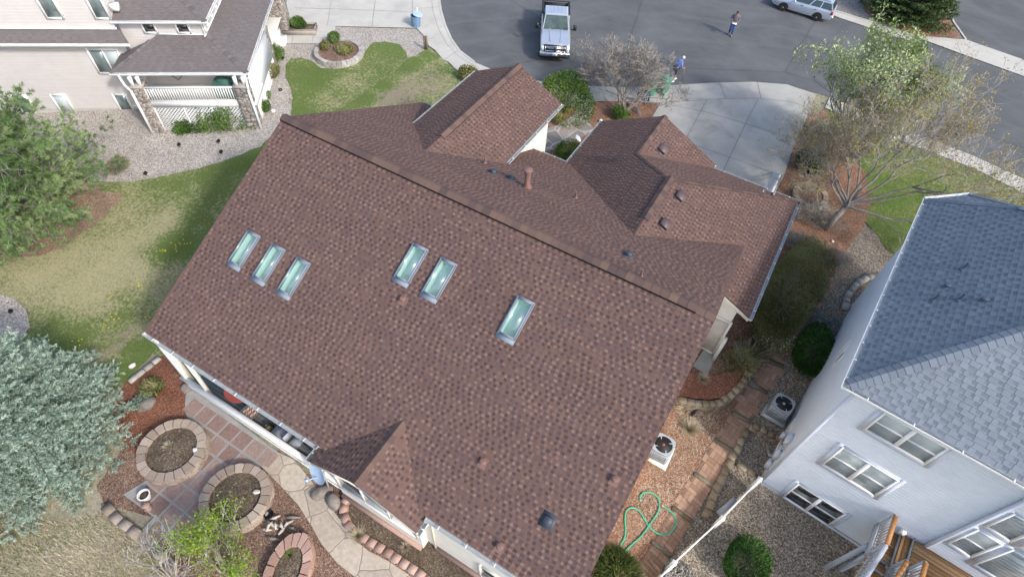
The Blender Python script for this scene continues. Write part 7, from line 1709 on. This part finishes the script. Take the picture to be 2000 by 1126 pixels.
def person(label, loc, rz, J, top, legs, hair, shoe, short=False, bare_arm=False, s=.95):
    t = lthing('person', label, 'person', loc, rz); V = {k: np.array(v, float)*s for k, v in J.items()}
    # one continuous skin surface from crown to soles
    names = ['pelvis', 'chest', 'neck', 'chin', 'head', 'crown', 'shL', 'elL', 'wrL', 'paL', 'shR', 'elR', 'wrR', 'paR', 'hipL', 'knL', 'anL', 'toL', 'hipR', 'knR', 'anR', 'toR']
    rad = [.12, .13, .05, .06, .085, .05, .055, .042, .03, (.035, .02), .055, .042, .03, (.035, .02), .09, .06, .04, .035, .09, .06, .04, .035]
    ed = [(0, 1), (1, 2), (2, 3), (3, 4), (4, 5), (1, 6), (6, 7), (7, 8), (8, 9), (1, 10), (10, 11), (11, 12), (12, 13), (0, 14), (14, 15), (15, 16), (16, 17), (0, 18), (18, 19), (19, 20), (20, 21)]
    vs = [V[n] for n in names]; rd = [tuple(q*s for q in r) if isinstance(r, tuple) else r*s for r in rad]
    for palm, wr in ((9, 8), (13, 12)):      # five unequal bent fingers on each hand
        d = unit(vs[palm]-vs[wr]); sd = unit(np.cross(d, np.array([0, 0, 1.])+1e-3)); dn = np.array([0, 0, -1.])
        for q, (off, ln) in enumerate(((-.03, .062), (-.011, .075), (.01, .07), (.029, .055), (-.05, .05))):
            b = vs[palm]+sd*off*s+(d*.02 if q < 4 else -d*.025)*s; m1 = b+(d*.6+dn*.25)*ln*.6*s; e = m1+(d*.3+dn*.6)*ln*.5*s; i0 = len(vs); vs += [b, m1, e]; rd += [.010*s, .009*s, .007*s]; ed += [(palm, i0), (i0, i0+1), (i0+1, i0+2)]
    body = skin('body', vs, ed, rd, 'skin', t, 0, 1)
    p = lambda a, b, f: V[a]+(V[b]-V[a])*f
    al = .45 if bare_arm else .96
    vs = [V['pelvis']+np.array([0, 0, .03]), V['chest'], V['neck']-np.array([0, 0, .03]), V['shL'], p('shL', 'elL', .5 if bare_arm else 1), p('elL', 'wrL', 0.02 if bare_arm else .92), V['shR'], p('shR', 'elR', .5 if bare_arm else 1), p('elR', 'wrR', .02 if bare_arm else .92)]
    ed = [(0, 1), (1, 2), (1, 3), (3, 4), (4, 5), (1, 6), (6, 7), (7, 8)]; skin('shirt', vs, ed, [(.17*s, .13*s), (.185*s, .14*s), .075*s, .085*s, .065*s, .05*s, .085*s, .065*s, .05*s], top, t)
    f = .95 if short else 1
    vs = [V['pelvis'], V['hipL'], p('hipL', 'knL', f), V['hipR'], p('hipR', 'knR', f)]; ed = [(0, 1), (1, 2), (0, 3), (3, 4)]; rd = [(.165*s, .13*s), .11*s, .085*s, .11*s, .085*s]
    if not short: vs += [p('knL', 'anL', .97), p('knR', 'anR', .97)]; ed += [(2, 5), (4, 6)]; rd += [.066*s, .066*s]
    skin('trousers', vs, ed, rd, legs, t)
    for sd in 'LR':
        a = V['an'+sd]; e = V['to'+sd]; m = MB(); m.blob((a+e)/2*np.array([1, 1, 0])+np.array([0, 0, max(.045, (a[2]+e[2])/2-.02)]), (.15*s, .055*s, .055*s), 3, .05, sub=2, rz=math.atan2((e-a)[1], (e-a)[0])); m.build('shoe', M[shoe], t, smooth=True)
    h = V['head']; fw = unit((V['chin']-V['neck'])*np.array([1, 1, 0])+np.array([.3, 0, 0])); m = MB(); m.blob(h-fw*.02+np.array([0, 0, .035]), (.098*s, .09*s, .095*s), 5, .03, sub=3); m.build('hair', M[hair], t, smooth=True)
    m = MB(); fc = h+fw*.085*s; sdv = np.array([-fw[1], fw[0], 0])
    for q in (-1, 1): m.blob(fc+sdv*q*.032*s+np.array([0, 0, .0]), (.012, .012, .009), 2, 0, 0, sub=1); m.blob(h+sdv*q*.088*s-np.array([0, 0, .02]), (.02, .014, .032), 2, 0, 1, sub=1)
    m.blob(fc+fw*.012-np.array([0, 0, .028]), (.017, .014, .024), 2, 0, 1, sub=1); m.blob(fc-fw*.004-np.array([0, 0, .062]), (.012, .026, .007), 2, 0, 2, sub=1); m.build('face', [M['black'], M['skin'], M['redtable']], t, smooth=True)
    return t, V
JA = dict(pelvis=(0, 0, .95), chest=(.02, 0, 1.3), neck=(.05, 0, 1.5), chin=(.1, 0, 1.55), head=(.1, 0, 1.65), crown=(.09, 0, 1.74), shL=(0, .2, 1.43), elL=(.0, .28, 1.15), wrL=(.24, .16, 1.08), paL=(.32, .1, 1.09), shR=(0, -.2, 1.43), elR=(.0, -.28, 1.15), wrR=(.24, -.16, 1.08), paR=(.32, -.1, 1.09), hipL=(0, .1, .9), knL=(.1, .1, .5), anL=(.08, .1, .09), toL=(.22, .11, .04), hipR=(0, -.1, .9), knR=(.02, -.1, .48), anR=(-.12, -.1, .1), toR=(.02, -.11, .04))
fa = G(1425, 70)
def face_dir(px): q = G(*px)-fa; return math.atan2(q[1], q[0])
t, V = person('man in a grey shirt and blue jeans reading white papers in the street', (fa[0], fa[1], .03), face_dir((1412, 118)), JA, 'shirtgrey', 'jeans', 'hairbrown', 'shoe')
az = face_dir((1412, 118)); c_a, s_a = math.cos(az), math.sin(az); q = np.array([.37, 0, 1.05])*.95; wp = np.array([fa[0]+q[0]*c_a, fa[1]+q[0]*s_a, q[2]+.03]); m = MB(); m.box(wp, (.22, .3, .012), rz=az, tint=.5); m.box(wp+np.array([.01, .01, .01]), (.2, .28, .008), rz=az+.12); tag(m.build('papers', M['paper'], origin=wp), 'white papers held by the man in blue jeans', 'papers')
JB = dict(pelvis=(0, 0, .93), chest=(.12, 0, 1.24), neck=(.24, 0, 1.42), chin=(.32, 0, 1.45), head=(.33, 0, 1.54), crown=(.33, 0, 1.63), shL=(.14, .19, 1.36), elL=(.2, .25, 1.08), wrL=(.4, .2, .98), paL=(.48, .18, .97), shR=(.14, -.19, 1.36), elR=(.18, -.26, 1.08), wrR=(.38, -.22, .94), paR=(.45, -.2, .92), hipL=(0, .1, .88), knL=(.16, .1, .48), anL=(.14, .1, .09), toL=(.28, .11, .04), hipR=(0, -.1, .88), knR=(.0, -.1, .47), anR=(-.18, -.1, .1), toR=(-.05, -.11, .04))
fb = G(1314, 159); fq = G(1360, 150)-fb; az = math.atan2(fq[1], fq[0])
person('white-haired person in a blue shirt and dark shorts walking behind the green bins', (fb[0], fb[1], .03), az, JB, 'shirtblue', 'shortsgrey', 'hairwhite', 'paper', True, True)
c_a, s_a = math.cos(az), math.sin(az); h = np.array([.47, -.2, .93])*.95; hp_ = np.array([fb[0]+h[0]*c_a-h[1]*s_a, fb[1]+h[0]*s_a+h[1]*c_a, h[2]+.03]); m = MB(); m.tube([hp_+np.array([0, 0, .05]), hp_+np.array([.12*c_a, .12*s_a, -.92])], .014, 6); m.tube([hp_+np.array([-.08*c_a, -.08*s_a, .05]), hp_+np.array([.03*c_a, .03*s_a, .05])], .016, 6); tag(m.build('walking_stick', M['terracotta'], origin=hp_), 'reddish walking stick in the hand of the white-haired person', 'walking stick')
# ------------------------------------------------------------------ daylight
w = bpy.data.worlds.new('World'); scene.world = w; w.use_nodes = True; nt = w.node_tree
sky = nt.nodes.new('ShaderNodeTexSky'); sky.sky_type = 'NISHITA'; sky.sun_disc = False
SUN = Vector((.765, -.19, .62)).normalized()
sky.sun_elevation = math.asin(SUN.z); sky.sun_rotation = math.atan2(SUN.x, SUN.y); sky.dust_density = 2.5; sky.air_density = 1.0
nt.links.new(sky.outputs[0], nt.nodes['Background'].inputs[0]); nt.nodes['Background'].inputs[1].default_value = .15
L_ = bpy.data.lights.new('sun', 'SUN'); L_.energy = 1.5; L_.angle = R(5); L_.color = (1, .975, .93)
so = bpy.data.objects.new('sun', L_); C.objects.link(so); so.rotation_euler = SUN.to_track_quat('Z', 'Y').to_euler(); so.location = (60, -15, 50)
vs = scene.view_settings; vs.view_transform = 'Standard'; vs.look = 'None'; vs.exposure = 0.93; vs.gamma = 1
